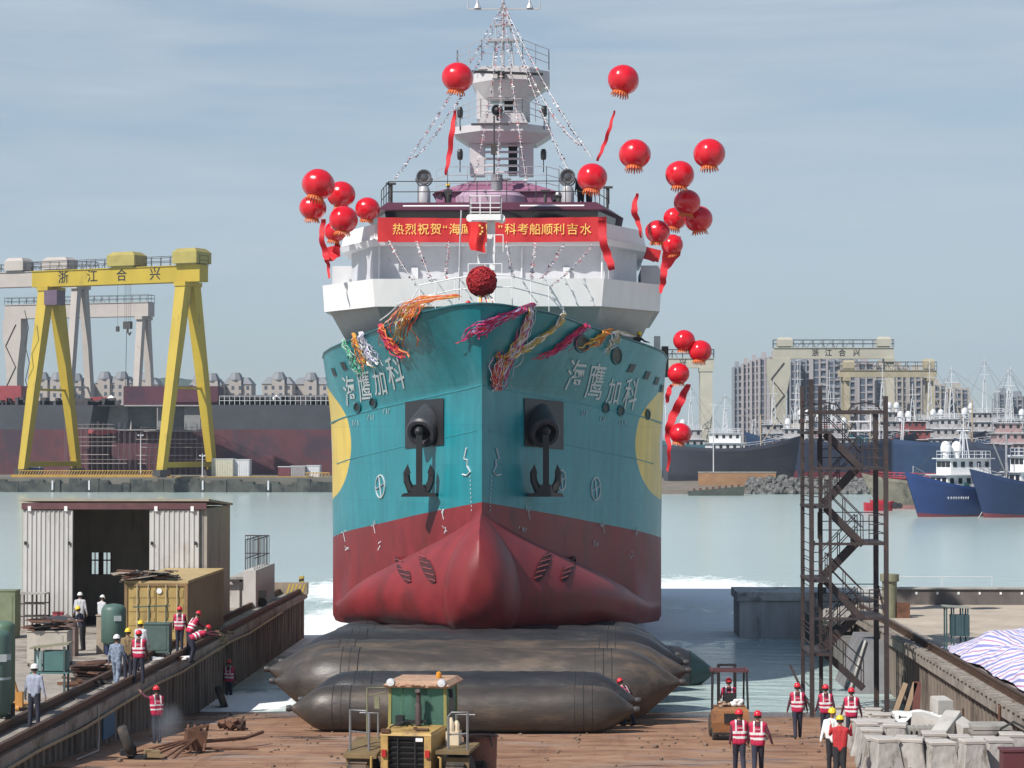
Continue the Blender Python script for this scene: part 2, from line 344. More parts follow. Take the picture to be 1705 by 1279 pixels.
wl = slip_wall('long rusty sheet pile wall with crane rails beside the workers on the left quay', -15, 1, 40, 131, (.95, -.12))
m = MB((-15, 40, 0)); m.tube([(-14.6, 41 + i * 6, 2.15 + .06 * math.sin(i * 2.1)) for i in range(14)], .05); m.build('wall_pipe', M('ochre_pipe', (.35, .25, .14), .7), wl)
wr_ = slip_wall('brown sheet pile dock wall with notched coping below the striped tarpaulin', 13.35, -1, 40, 128, (.45,))
m = MB((13.35, 40, 0))
for i in range(110): m.bx(12.98, 13.28, 40.2 + i * .8, 40.6 + i * .8, DECK + .03, DECK + .16)
m.build('coping_teeth', cope, wr_)
# ---- pier stub at the slip mouth
t = thing('pier_end', 'dark stained concrete pier head standing in the water beside the stair tower', 'pier', (8.84, 131, 0))
m = MB((8.84, 131, 0)); m.bx(8.84, 17.8, 131, 136, -5, 2.05); m.build('pier_wall', M('pier_concrete', (.42, .42, .42), .9, var=.22, dirt=(.17, .17, .17), dpos=.54, stretch=(1, 1, .22), bump=.3), t)
m = MB((8.84, 131, 0)); m.bx(8.7, 17.8, 130.85, 136, 2.05, 2.5); m.build('pier_coping', M('pier_cap', (.46, .45, .44), .9, var=.2, dirt=(.1, .095, .09), dpos=.5), t)
m = MB((8.84, 131, 0)); m.bx(13.1, 13.5, 130.55, 130.85, -1, 2.8); m.build('fender_post', steel, t)
# ---- parapet on the right quay
t = thing('sea_parapet', 'long low dark concrete parapet with a thin handrail at the edge of the right quay', 'parapet', (15.6, 121, DECK))
m = MB((15.6, 121, DECK)); m.bx(15.6, 75, 121, 121.5, DECK, DECK + .78); m.build('parapet_wall', M('parapet_concrete', (.125, .11, .105), .9, var=.25, dirt=(.06, .055, .05), stretch=(1, 1, .3)), t)
m = MB((15.6, 121, DECK)); m.bx(15.5, 75, 120.9, 121.6, DECK + .78, DECK + .86); m.build('parapet_cap', concrete, t)
m = MB((15.6, 121, DECK)); m.tube([(16, 121.7, DECK + 1.35), (20.9, 121.7, DECK + 1.35)], .02)
for x in (16, 18.4, 20.9): m.tube([(x, 121.7, DECK), (x, 121.7, DECK + 1.35)], .025)
m.build('handrail', greywhite, t)
m = MB((15.6, 121, DECK))
for i in range(12): m = MB((15.6, 121, DECK)); m.box((17.0 + i * 1.05, 120.985, DECK + .58), (.1, .03, .12)); m.build('vent_hole', white, t)
# ------------------------------------------------------------------ the research ship
SX = -3.85
SB = (SX, 98, 3)
ship = thing('research_ship', 'turquoise and red research ship with white superstructure sliding bow first towards the viewer on airbags', 'ship', SB)
YE = 168.0
f_deck = pchip([96, 96.06, 96.3, 97.4, 98.8, 102, 106, 110.6, 112.6, 119, 168], [0, .3, .8, 1.75, 2.86, 4.12, 5.88, 7.70, 8.10, 8.12, 8.12])
f_knu = pchip([97.75, 99, 100.6, 102, 107, 111.7, 115.3, 119, 168], [0, .58, 1.42, 2.2, 4.85, 7.05, 7.98, 8.03, 8.03])
f_boot = pchip([97.6, 99, 102.2, 107.7, 111.9, 116, 119, 168], [0, .72, 2.45, 4.98, 6.85, 7.92, 7.98, 7.98])
def z_deck(Y): return 16.16 - .091 * (Y - 96) if Y < 114 else 14.52 - .03 * (Y - 114)
def z_knu(Y): return 12.95 - .085 * (Y - 97.7) if Y < 117 else 11.31 - .05 * (Y - 117)
def z_boot(Y): return 8.2 - .12 * (Y - 97.5) if Y < 115 else 6.1 - .055 * (Y - 115)
def z_bot(Y): return 2.95 - .05 * (Y - 96)
f_zc = pchip([97.6, 99.5, 102, 107, 111.5, 114, 118, 168], [7.75, 7.05, 6.2, 4.78, 3.55, 3.1, 2.8, .1])
f_bu = pchip([97.6, 99, 101, 103, 106, 109, 112, 115, 119, 168], [1.6, 2.2, 2.75, 2.8, 2.2, 1.3, .42, .0, .0, 0])
f_uz = pchip([97, 104, 113, 168], [1.5, 1.25, .75, .8])
FH = lambda h: math.sin(math.pi / 2 * max(0, min(1, h)) ** .92)
def hull_b(Y, z):
    zk, zd, zb = z_knu(Y), z_deck(Y), z_boot(Y)
    if z >= zk:
        t = min(1, (z - zk) / (zd - zk))
        for _ in range(4):
            st_ = 97.75 + (96 - 97.75) * t; s = (Y - st_) / (YE - st_); s = max(0, s)
            kY = 97.75 + (YE - 97.75) * s; dY = 96 + (YE - 96) * s; za, zb2 = z_knu(kY), z_deck(dY); t = max(0, min(1, (z - za) / (zb2 - za)))
        if Y <= st_: return 0.0
        return f_knu(kY) + (f_deck(dY) - f_knu(kY)) * t ** 1.35
    t = max(0, (z - zb) / (zk - zb)); return f_boot(Y) + (f_knu(Y) - f_boot(Y)) * t
def hull_pt(Y, z, s, o=.0):
    b = hull_b(Y, z); e = .05
    n = V((s * 1, -(hull_b(Y + e, z) - hull_b(Y - e, z)) / (2 * e), -(hull_b(Y, z + e) - hull_b(Y, z - e)) / (2 * e) * 1)).normalized()
    return V((SX + s * b, Y, z)) + n * o
def hull_px(px, py, s, o=.02):
    # point of the hull seen at a picture position
    lo, hi = 95.8, 125.0
    for _ in range(40):
        Y = (lo + hi) / 2; p = at(px, py, Y); inside = abs(p.x - SX) < hull_b(Y, p.z)
        if inside: hi = Y
        else: lo = Y
    p = at(px, py, hi); return hull_pt(hi, p.z, s, o), hi, p.z
def hull_mat():
    m = bpy.data.materials.new('turquoise_hull'); m.use_nodes = True; t = m.node_tree; b = t.nodes['Principled BSDF']; lk = t.links.new
    tc = N(t, 'ShaderNodeTexCoord'); sp = N(t, 'ShaderNodeSeparateXYZ'); lk(tc.outputs['Object'], sp.inputs[0])
    def ell(cy, cz, ry, rz):   # object coords are relative to SB
        a = N(t, 'ShaderNodeMath', operation='MULTIPLY_ADD'); a.inputs[1].default_value = 1 / ry; a.inputs[2].default_value = -(cy - SB[1]) / ry; lk(sp.outputs[1], a.inputs[0])
        c = N(t, 'ShaderNodeMath', operation='MULTIPLY_ADD'); c.inputs[1].default_value = 1 / rz; c.inputs[2].default_value = -(cz - SB[2]) / rz; lk(sp.outputs[2], c.inputs[0])
        cb = N(t, 'ShaderNodeCombineXYZ'); lk(a.outputs[0], cb.inputs[0]); lk(c.outputs[0], cb.inputs[1]); ln = N(t, 'ShaderNodeVectorMath', operation='LENGTH'); lk(cb.outputs[0], ln.inputs[0])
        g = N(t, 'ShaderNodeMath', operation='LESS_THAN'); g.inputs[1].default_value = 1; lk(ln.outputs['Value'], g.inputs[0]); return g.outputs[0]
    n1 = N(t, 'ShaderNodeTexNoise'); n1.inputs['Scale'].default_value = .5; n1.inputs['Detail'].default_value = 9; n1.inputs['Roughness'].default_value = .6; lk(tc.outputs['Object'], n1.inputs['Vector'])
    mp = N(t, 'ShaderNodeMapping'); mp.inputs['Scale'].default_value = (1.5, 1.5, .12); lk(tc.outputs['Object'], mp.inputs[0])
    n2 = N(t, 'ShaderNodeTexNoise'); n2.inputs['Scale'].default_value = 1.2; n2.inputs['Detail'].default_value = 6; lk(mp.outputs[0], n2.inputs['Vector'])
    av = N(t, 'ShaderNodeMath', operation='ADD'); lk(n1.outputs[0], av.inputs[0]); lk(n2.outputs[0], av.inputs[1])
    mr = N(t, 'ShaderNodeMapRange'); mr.inputs[1].default_value = .7; mr.inputs[2].default_value = 1.3; mr.inputs[3].default_value = .82; mr.inputs[4].default_value = 1.16; lk(av.outputs[0], mr.inputs[0])
    c1 = N(t, 'ShaderNodeMix', data_type='RGBA'); c1.inputs[6].default_value = (.016, .222, .262, 1); c1.inputs[7].default_value = (.72, .50, .07, 1)
    c2 = N(t, 'ShaderNodeMix', data_type='RGBA'); c2.inputs[7].default_value = (.72, .72, .76, 1)
    lk(ell(115.7, 10.7, 5.1, 2.8), c1.inputs[0]); lk(c1.outputs[2], c2.inputs[6]); lk(ell(118.9, 10.6, 4.7, 2.0), c2.inputs[0])
    cb = N(t, 'ShaderNodeCombineXYZ'); lk(sp.outputs[1], cb.inputs[0]); lk(sp.outputs[2], cb.inputs[1])
    bk = N(t, 'ShaderNodeTexBrick'); bk.inputs['Scale'].default_value = .3; bk.inputs['Mortar Size'].default_value = .006; bk.inputs['Mortar Smooth'].default_value = .6; bk.inputs['Brick Width'].default_value = 1.1; bk.inputs['Row Height'].default_value = .5; lk(cb.outputs[0], bk.inputs['Vector'])
    bk.inputs['Color1'].default_value = (1, 1, 1, 1); bk.inputs['Color2'].default_value = (.90, .93, .95, 1); bk.inputs['Mortar'].default_value = (.72, .76, .78, 1)
    bmx = N(t, 'ShaderNodeMix', data_type='RGBA', blend_type='MULTIPLY'); bmx.inputs[0].default_value = .8; lk(c2.outputs[2], bmx.inputs[6]); lk(bk.outputs['Color'], bmx.inputs[7])
    ns = N(t, 'ShaderNodeTexNoise'); ns.inputs['Scale'].default_value = 2.2; ns.inputs['Detail'].default_value = 7; ns.inputs['Roughness'].default_value = .7; lk(mp.outputs[0], ns.inputs['Vector'])
    sr = N(t, 'ShaderNodeMapRange', interpolation_type='SMOOTHSTEP'); sr.inputs[1].default_value = .60; sr.inputs[2].default_value = .78; sr.inputs[4].default_value = .55; lk(ns.outputs[0], sr.inputs[0])
    smx = N(t, 'ShaderNodeMix', data_type='RGBA'); lk(sr.outputs[0], smx.inputs[0]); lk(bmx.outputs[2], smx.inputs[6]); smx.inputs[7].default_value = (.07, .13, .14, 1)
    vm = N(t, 'ShaderNodeVectorMath', operation='SCALE'); lk(smx.outputs[2], vm.inputs[0]); lk(mr.outputs[0], vm.inputs['Scale']); lk(vm.outputs[0], b.inputs['Base Color'])
    b.inputs['Roughness'].default_value = .32
    n3 = N(t, 'ShaderNodeTexNoise'); n3.inputs['Scale'].default_value = 1.1; n3.inputs['Detail'].default_value = 2; lk(tc.outputs['Object'], n3.inputs['Vector'])
    bp = N(t, 'ShaderNodeBump'); bp.inputs['Strength'].default_value = .22; bp.inputs['Distance'].default_value = .14; lk(n3.outputs[0], bp.inputs['Height']); lk(bp.outputs[0], b.inputs['Normal'])
    return m
redhull = M('red_antifouling', (.205, .022, .026), .5, var=.25, vs=.8, dirt=(.13, .022, .024), dpos=.5, ds=.6, bump=.2, bs=1.4, stretch=(1, 1, .5), vary=False)
tealm = hull_mat()
# one shell: rows from deck edge down to the keel, both sides
SS = [0, .0006, .002, .005, .009, .014, .02, .028, .036, .046, .056, .066, .078, .09, .102, .115, .128, .142, .156, .17, .19, .21, .235, .26, .3, .36, .45, .6, .8, 1]
def row(f, stem, zf): return [(f(stem + (YE - stem) * s), stem + (YE - stem) * s, zf(stem + (YE - stem) * s)) for s in SS]
rows = []; mats_ = []
dk = row(f_deck, 96, z_deck); kn = row(f_knu, 97.75, z_knu); bo = row(f_boot, 97.6, z_boot)
def mixrow(a, b, t, e=1.0): return [(q[0] + (p[0] - q[0]) * t ** e, q[1] + (p[1] - q[1]) * t, q[2] + (p[2] - q[2]) * t) for p, q in zip(a, b)]
rows = [dk] + [mixrow(dk, kn, t, 1.35) for t in (.85, .7, .55, .4, .28, .16, .07)] + [kn] + [mixrow(kn, bo, t) for t in (.75, .5, .25)] + [bo]
nb_ = len(rows)
cr_ = [(f_boot(p[1]), p[1], f_zc(p[1])) for p in bo]
rows += [mixrow(bo, cr_, .5), cr_]
def bulb_row(q):    # q: angle 0 (crease) .. 1 (keel)
    r_ = []
    for p in bo:
        Y = p[1]; b0 = f_boot(Y); bu = f_bu(Y); zc, zb = f_zc(Y), z_bot(Y); a = q * math.pi
        if q <= .72:
            h = q / .72; r_.append((b0 + bu * FH(h), Y, zc + (zb + f_uz(Y) - zc) * h))
        else:
            t = (q - .72) / .28; w0 = b0 + bu
            k_ = max(0, min(1, (Y - 100) / 12)); r_.append((w0 * (1 - t ** (2.0 + 3 * k_)) ** .5 if t < 1 else 0.0, Y, zb + f_uz(Y) * (1 - t) ** (1.7 + 1.3 * k_)))
    return r_
rows += [bulb_row(q) for q in (.08, .16, .25, .35, .45, .55, .65, .72, .78, .86, .93, 1.0)]
hm = MB(SB); nS = len(SS)
for s in (-1, 1):
    vs = [(SX + s * p[0], p[1], p[2]) for r_ in rows for p in r_]; base = len(hm.v); hm.add(vs, [])
    for i in range(len(rows) - 1):
        for j in range(nS - 1):
            a = base + i * nS + j; hm.f.append([a, a + 1, a + nS + 1, a + nS]); hm.m.append(0 if i < nb_ - 1 else 1)
    # transom
    hm.f.append([base + i * nS + nS - 1 for i in range(len(rows))] ); hm.m.append(0)
hull = hm.build('hull', [tealm, redhull], ship, True, 50)
# bulbous bow ahead of the stem
bm_ = MB(SB); st = []
sec = []
for q in (0, .04, .08, .16, .25, .35, .45, .55, .65, .72, .78, .86, .93, 1.0):
    if q <= .72: h = q / .72; sec.append((1.6 * FH(h), 7.75 + (2.87 + f_uz(97.7) - 7.75) * h))
    else: t = (q - .72) / .28; sec.append((1.6 * math.sqrt(max(0, 1 - t ** 2.2)), 2.87 + f_uz(97.7) * (1 - t) ** 1.7))
full = sec + [(-x, z) for x, z in sec[-2:0:-1]]
for k in range(19):
    t = math.sin(k / 18 * math.pi / 2); Y = 97.7 - 3.2 * t; sx = math.sqrt(max(0.0004, 1 - t ** 2.3)); su = math.sqrt(max(.0004, 1 - t ** 2.6)); sz = math.sqrt(max(.0004, 1 - t ** 3.2))
    st.append([(SX + x * sx * (1 + .12 * math.sin(math.pi * t) * max(0, (z - 5) / 2.5)), Y, 5.6 + (z - 5.6) * (su if z > 5.6 else sz)) for x, z in full])
bm_.loft(st); bm_.build('bulbous_bow', redhull, ship, True, 60)
# deck lid, rail cap
m = MB(SB); ins = [(p[0] * .96, p[1] + .1, p[2]) for p in mixrow(dk, kn, .70, 1.35)]
m.loft([[(SX - p[0], p[1], p[2]) for p in ins], [(SX + p[0], p[1], p[2]) for p in ins]], closed=False, caps=False)
m.build('foredeck', M('green_deck', (.05, .12, .10), .7), ship)
m = MB(SB)
for s in (-1, 1): m.tube([(SX + s * p[0], p[1], p[2]) for p in dk], .05, 0, 6)
m.build('bulwark_cap', M('teal_trim', (.012, .10, .12), .4), ship, True)
# welded strake line
m = MB(SB)
for s in (-1, 1):
    pts = [hull_pt(Y, z_boot(Y) + (z_knu(Y) - z_boot(Y)) * .62, s, .0) for Y in [98.2 + i * .6 for i in range(26)]]; m.tube(pts, .022, 0, 5)
    pts = [hull_pt(Y, z_knu(Y), s, .0) for Y in [97.9 + i * .5 for i in range(34)]]; m.tube(pts, .04, 0, 5)
m.build('weld_seam', M('weld_teal', (.03, .25, .30), .4), ship, True)
wtxt = M('white_marking', (.50, .56, .58), .5, var=.1, vs=6, dirt=(.25, .4, .42), dpos=.56, ds=3)
# ship name both bows, drawn onto the hull
def name_on_hull(s, chars):
    for ch, (cx, cy, wx, hy, sh) in chars:
        m = MB(SB)
        vs, fs = text_geo(ch, .82, 0, .004)
        m.add([hull_px(cx + p.x * wx + p.y * sh, cy - p.y * hy - p.x * (wx * .12) * s * -1, s, .03)[0] for p in vs], fs)
        m.build('name_character', wtxt, ship)
name_on_hull(-1, [('海', (584, 655, 26, 66, -12)), ('鹰', (608, 647, 28, 72, -12)), ('加', (634, 640, 28, 56, -10)), ('科', (660, 625, 34, 72, -16))])
name_on_hull(1, [('海', (957, 630, 38, 70, 15)), ('鹰', (990, 640, 36, 78, 15)), ('加', (1021, 655, 28, 56, 11)), ('科', (1049, 660, 28, 70, 13))])
# small pinyin strokes below the name
m = MB(SB)
for s, pl in ((-1, [(593, 704), (619, 695), (645, 685)]), (1, [(972, 688), (1003, 697), (1035, 704)])):
    for (x, y) in pl:
        for k in range(3):
            a = hull_px(x - 4 + k * 4, y - 4, s, .03)[0]; b = hull_px(x - 4 + k * 4 + rng.uniform(-2, 2), y + 4, s, .03)[0]; m.tube([a, b], .018, 0, 4)
m.build('small_lettering', wtxt, ship)
# anchor pockets, pods and anchors
for s, (x0, y0, x1, y1), (cx, cy), ax in ((-1, (676, 666, 740, 744), (714, 705), 698), (1, (872, 666, 937, 746), (897, 705), 909)):
    m = MB(SB); g = []
    for i in range(7):
        for j in range(7): g.append(hull_px(x0 + (x1 - x0) * i / 6, y0 + (y1 - y0) * j / 6 + (6 - 6 * i / 6 if s < 0 else 6 * i / 6) * 1.0 - 3, s, .045)[0])
    m.add(g, [(i * 7 + j, i * 7 + j + 1, i * 7 + j + 8, i * 7 + j + 7) for i in range(6) for j in range(6)])
    m.build('anchor_pocket', black, ship)
    c, Yc, zc = hull_px(cx, cy, s, 0); d = V((s * .28, -.82, -.42)).normalized()
    q = V((0, 0, 1)).rotation_difference(d).to_matrix(); m = MB(SB)
    m.lathe([(.30, -.8), (.72, -.8), (.72, .55), (.68, .95), (.60, 1.05), (.46, 1.05), (.40, .9), (.40, .2), (0.02, .2)], c, 22, 'z', 0, q)
    m.build('hawse_pipe', M('pod_grey', (.042, .042, .05), .45, var=.2), ship, True, 30)
    # anchor
    Ya = Yc - 1.15; top = at(ax, 722, Ya); bot = at(ax, 812, Ya); u = 1 / (FPX / Ya)
    an = MB(SB); an.bar(top, bot, .26, .2); an.ball(top + V((0, 0, .1)), .2, 8, 6)
    an.build('anchor_shank', black, ship)
    hd = MB(SB); B = at(ax, 827, Ya)
    hd.prism([(B.x - 30 * u, B.z), (B.x + 30 * u, B.z), (B.x + 27 * u, B.z + 5 * u), (B.x + 12 * u, B.z + 8 * u), (B.x + 9 * u, B.z + 20 * u), (B.x - 9 * u, B.z + 20 * u), (B.x - 12 * u, B.z + 8 * u), (B.x - 27 * u, B.z + 5 * u)], Ya - .3, Ya + .3, 'y')
    for q_ in (-1, 1):
        pts = [(6, 6), (14, 12), (20, 26), (21, 40), (19, 52)]
        hd.tube([(B.x + q_ * a * u, Ya - .1, B.z + b * u) for a, b in pts], [.16, .17, .15, .14, .03], 0, 6)
        hd.prism([(B.x + q_ * 17 * u, B.z + 36 * u), (B.x + q_ * 25 * u, B.z + 38 * u), (B.x + q_ * 19 * u, B.z + 54 * u), (B.x + q_ * 14 * u, B.z + 40 * u)], Ya - .24, Ya + .02, 'y')
    hd.build('anchor_flukes', black, ship)
# thruster marks (ring with a cross) and draught figures
def ring_mark(px, py, rx, ry, s):
    m = MB(SB); pts = [hull_px(px + rx * math.cos(a), py + ry * math.sin(a), s, .03)[0] for a in [2 * math.pi * i / 20 for i in range(21)]]
    m.tube(pts, .035, 0, 4)
    for a in (R(75), R(-15)): m.tube([hull_px(px + rx * math.cos(a) * k, py + ry * math.sin(a) * k, s, .03)[0] for k in (-1, -.5, 0, .5, 1)], .035, 0, 4)
    m.build('thruster_mark', wtxt, ship)
ring_mark(634, 810, 7.5, 19, -1); ring_mark(991, 814, 7.5, 19, 1); ring_mark(934, 800, 6.5, 17, 1)
m = MB(SB)
for s, ln in ((-1, [(778, 746), (774, 764), (780, 766), (779, 776), (784, 786), (778, 792), (771, 790)]), (1, [(825, 746), (830, 764), (824, 766), (825, 776), (820, 786), (826, 792), (833, 790)])):
    m.tube([hull_px(x, y, s, .03)[0] for x, y in ln], .04, 0, 4)
for s, xx in ((-1, 784), (1, 817)):
    for k in range(9): m.tube([hull_px(xx + k * -.3 * s, 792 + k * 7, s, .03)[0], hull_px(xx + k * -.3 * s, 795 + k * 7, s, .03)[0]], .022, 0, 4)
m.build('draught_marks', wtxt, ship)
CI = CR.transposed()
def proj(q): c = CI @ (V(q) - CAM); return 852.5 - FPX * c.x / c.z, 639.5 + FPX * c.y / c.z
def low_pt(Y, h, s):
    if h < 0:   # side above the crease
        z = f_zc(Y) - h * (z_boot(Y) - f_zc(Y)); return V((SX + s * f_boot(Y), Y, z))
    zc, zb = f_zc(Y), z_bot(Y); return V((SX + s * (f_boot(Y) + f_bu(Y) * FH(h)), Y, zc + (zb + f_uz(Y) - zc) * h))
def low_px(px, py, s, off=.04):     # point of the red lower body seen at a picture position
    best = None; Y0, Y1, h0, h1 = 97.65, 118.0, -1.0, 1.0
    for it in range(5):
        for i in range(13):
            for j in range(13):
                Y = Y0 + (Y1 - Y0) * i / 12; h = h0 + (h1 - h0) * j / 12; x, y = proj(low_pt(Y, h, s)); e = (x - px) ** 2 + (y - py) ** 2
                if best is None or e < best[0]: best = (e, Y, h)
        dY, dh = (Y1 - Y0) / 8, (h1 - h0) / 8; Y0, Y1 = max(97.65, best[1] - dY), best[1] + dY; h0, h1 = max(-1, best[2] - dh), min(1, best[2] + dh)
    Y, h = best[1:]; q = low_pt(Y, h, s); n = (low_pt(Y + .05, h, s) - q).cross(low_pt(Y, h + .02, s) - q).normalized()
    if n.y > 0: n = -n
    return q + n * off
for (x, y, s) in [(737, 845, -1), (623, 868, -1), (573, 882, -1), (1002, 868, 1), (878, 845, 1), (1060, 884, 1), (583, 915, -1), (636, 905, -1), (743, 880, -1), (868, 880, 1), (990, 907, 1), (1050, 920, 1)]:
    m = MB(SB)
    for k in range(4): 
        p = low_px(x + rng.uniform(-4, 4), y + rng.uniform(-4, 6), s); m.tube([p, p + V((rng.uniform(-.14, .14), -.02, rng.uniform(-.2, .2)))], .022, 0, 4)
    if rng.random() < .5: m.tube([low_px(x, y + 6, s), low_px(x + 3, y + 20, s)], .014, 0, 4)
    m.build('tank_mark', wtxt, ship)
# grated thruster openings in the red bulb shoulders
slot = M('slot_dark', (.05, .010, .014), .7)
def slot_thing(px, py, rx, ry, s, tilt):
    g = MB(SB); P = []
    for f_ in (1, .6, .25): P += [low_px(px + f_ * (rx * math.cos(a) * math.cos(tilt) - ry * math.sin(a) * math.sin(tilt)), py + f_ * (rx * math.cos(a) * math.sin(tilt) + ry * math.sin(a) * math.cos(tilt)), s) for a in [2 * math.pi * i / 18 for i in range(18)]]
    g.add(P, [(q * 18 + i, q * 18 + (i + 1) % 18, q * 18 + 18 + (i + 1) % 18, q * 18 + 18 + i) for q in (0, 1) for i in range(18)] + [tuple(range(36, 54))])
    o = g.build('thruster_opening', slot, ship)
    g = MB(SB)
    for k in range(-2, 3):
        yy = py + ry * k * .33; hw = rx * math.sqrt(max(.1, 1 - (k * .33) ** 2)) * .9; off = -math.tan(tilt) * ry * k * .33
        g.tube([low_px(px + off - hw, yy, s) + V((0, -.03, 0)), low_px(px + off + hw, yy + 4 * -s, s) + V((0, -.03, 0))], .03, 0, 4)
    g.build('grating', M('grate_red', (.22, .05, .05), .5), o)
for a in ((672, 948, 9, 25, -1, -.42), (712, 945, 9, 29, -1, -.42), (903, 945, 9, 27, 1, .42), (946, 948, 8, 24, 1, .42)): slot_thing(*a)
# freeing ports and portholes
for s, lst in ((-1, [(547, 630), (559, 619), (577, 609)]), (1, [(1046, 613), (1073, 625), (1090, 634), (1101, 647), (1109, 655)])):
    for (x, y) in lst:
        m = MB(SB); c, Y, z = hull_px(x, y, s, .02); Y2 = Y + .55; m.add([hull_pt(Y, z + .18, s, .03), hull_pt(Y2, z + .18, s, .03), hull_pt(Y2, z - .18, s, .03), hull_pt(Y, z - .18, s, .03)], [(0, 1, 2, 3)]); m.build('freeing_port', black, ship)
for s, lst in ((-1, [(596, 678, 5, 8), (622, 670, 5, 8), (651, 575, 7, 10)]), (1, [(1008, 679, 5, 8), (1033, 684, 5, 8), (968, 572, 11, 14), (1026, 592, 8, 14), (557 * 0 + 1078, 690, 3, 8)])):
    for (x, y, rx, ry) in lst:
        m = MB(SB); P = [hull_px(x + rx * math.cos(a), y + ry * math.sin(a), s, .03)[0] for a in [2 * math.pi * i / 16 for i in range(16)]]
        m.add(P, [tuple(range(16))]); o = m.build('porthole', black, ship)
        m = MB(SB); m.tube(P + [P[0]], .05, 0, 5); m.build('porthole_rim', M('teal_trim', (.012, .10, .12), .4), o, True)

# ------------------------------------------------------------------ superstructure
def poly(half): return [(SX - x, y) for x, y in half] + [(SX + x, y) for x, y in reversed(half)]
def tier(name, pb, pt, z0, z1, mat):
    m = MB(SB); m.loft([[(x, y, z0) for x, y in poly(pb)], [(x, y, z1) for x, y in poly(pt)]]); return m.build(name, mat, ship)
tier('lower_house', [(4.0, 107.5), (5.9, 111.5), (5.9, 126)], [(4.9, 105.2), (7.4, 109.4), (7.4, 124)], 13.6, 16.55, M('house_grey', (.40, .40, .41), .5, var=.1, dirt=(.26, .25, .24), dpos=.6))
tier('bridge_wing_bulwark', [(4.95, 104.7), (7.62, 109), (7.62, 124.5)], [(5.05, 104.5), (7.70, 108.9), (7.7, 124.5)], 16.55, 17.75, white)
tier('middle_house', [(5.3, 107.6), (6.65, 111.8), (6.65, 124)], [(5.3, 107.6), (6.65, 111.8), (6.65, 124)], 17.75, 19.42, M('wall_grey', (.50, .51, .54), .5, var=.08, dirt=(.36, .35, .35), dpos=.62))
tier('upper_bulwark', [(5.2, 107.05), (7.05, 111), (7.05, 123)], [(5.28, 106.95), (7.1, 110.9), (7.1, 123)], 19.42, 19.68, M('trim_grey', (.62, .63, .66), .45, var=.06))  # narrow strip, greyer than the white band above it
tier('upper_bulwark_band', [(5.2, 107.1), (7.05, 111), (7.05, 123)], [(5.15, 107.2), (6.9, 111.1), (6.9, 123)], 19.69, 20.4, white)
tier('wheelhouse_windows', [(4.75, 108.8), (5.6, 112.6), (5.6, 122)], [(4.85, 108.6), (5.7, 112.4), (5.7, 122)], 20.4, 21.1, M('bridge_glass', (.012, .012, .015), .12, var=.1))
maroon = M('maroon_paint', (.085, .022, .042), .5, var=.12)
tier('wheelhouse_roof', [(5.15, 107.9), (6.05, 112.2), (6.05, 122)], [(4.75, 108.8), (5.5, 112.8), (5.5, 122)], 21.1, 21.52, maroon)
m = MB(SB)
for x0, x1 in ((-4.0, -.9), (1.3, 4.2)): m.box((SX + (x0 + x1) / 2, 108.34, 21.3), (x1 - x0, .05, .14), rx=-1.1)
m.build('roof_light_panel', white, ship)
# wing ends lower down both sides
for s in (-1, 1):
    m = MB(SB); m.bx(SX + s * 7.3 - .35, SX + s * 7.3 + .35, 116, 121, 17.9, 19.0); m.box((SX + s * 7.45, 115.9, 18.7), (1.0, .3, .9)); m.build('wing_locker', greywhite, ship)
    m = MB(SB); c = at(555, 420, 114.5) if s < 0 else at(1086, 424, 114.5)
    m.box(c, (.55 if s < 0 else .75, .5, .55), ry=s * .25); m.box(c + V((s * -.1, -.3, -.15)), (.5, .12, .3), ry=s * .4)
    m.build('folded_red_cloth', red, ship)
    # dark support post under the wing, right aft
    m = MB(SB); m.bx(SX + s * 8.0 - .16, SX + s * 8.0 + .16, 123.6, 124, 14, 16.1); m.build('side_post', greywhite, ship)
for s in (1,):
    m = MB(SB); m.bx(SX + 8.25, SX + 8.6, 124.2, 124.6, 14, 15.6); m.build('vent_trunk', steel, ship)
for s in (-1, 1):
    m = MB(SB); m.tube([(SX + s * 5.0, 107.4, 17.75), (SX + s * 5.0, 107.4, 19.4)], .06); m.tube([(SX + s * 1.4, 107.5, 17.8), (SX + s * 1.4, 107.5, 19.4)], .05); m.box((SX + s * 3.4, 107.5, 18.2), (.3, .2, .5)); m.build('wall_pipe', greywhite, ship)
# foremost shadowed details on the lower house: pipes and small door
m = MB(SB)
for x in (-4.6, 4.6): m.tube([(SX + x * 1.3, 110.1 - .2, 15.0), (SX + x * 1.35, 109.7, 16.5)], .09, 0, 6)
m.build('drain_pipe', steel, ship)
# roof house
mauve = M('mauve_primer', (.24, .095, .165), .55, var=.15, dirt=(.32, .16, .24), dpos=.5)
tier('mast_house', [(2.9, 116), (3.1, 117), (3.1, 124)], [(2.5, 116), (3.0, 117), (3.0, 124)], 21.52, 22.75, mauve)
tier('mast_house_roof', [(2.95, 115.8), (3.2, 117), (3.2, 124)], [(1.2, 116.6), (1.5, 118), (1.5, 124)], 22.75, 23.35, mauve)
m = MB(SB); m.lathe([(1.75, 0), (1.75, 1.0), (1.45, 1.25), (.05, 1.25)], (SX - .3, 116.4, 21.5), 24); m.build('drum_housing', M('pale_mauve', (.42, .29, .38), .4), ship, True, 30)
rl = M('rail_grey', (.45, .45, .47), .4, .2, var=.1)
m = MB(SB); rails(m, [(SX - 5.35, 112.9, 21.55), (SX - 4.7, 109.0, 21.55), (SX + 4.7, 109.0, 21.55), (SX + 5.35, 112.9, 21.55), (SX + 5.35, 119, 21.55)], .95, .022, (1, .5), 1.3); m.build('roof_railing', steel, ship)
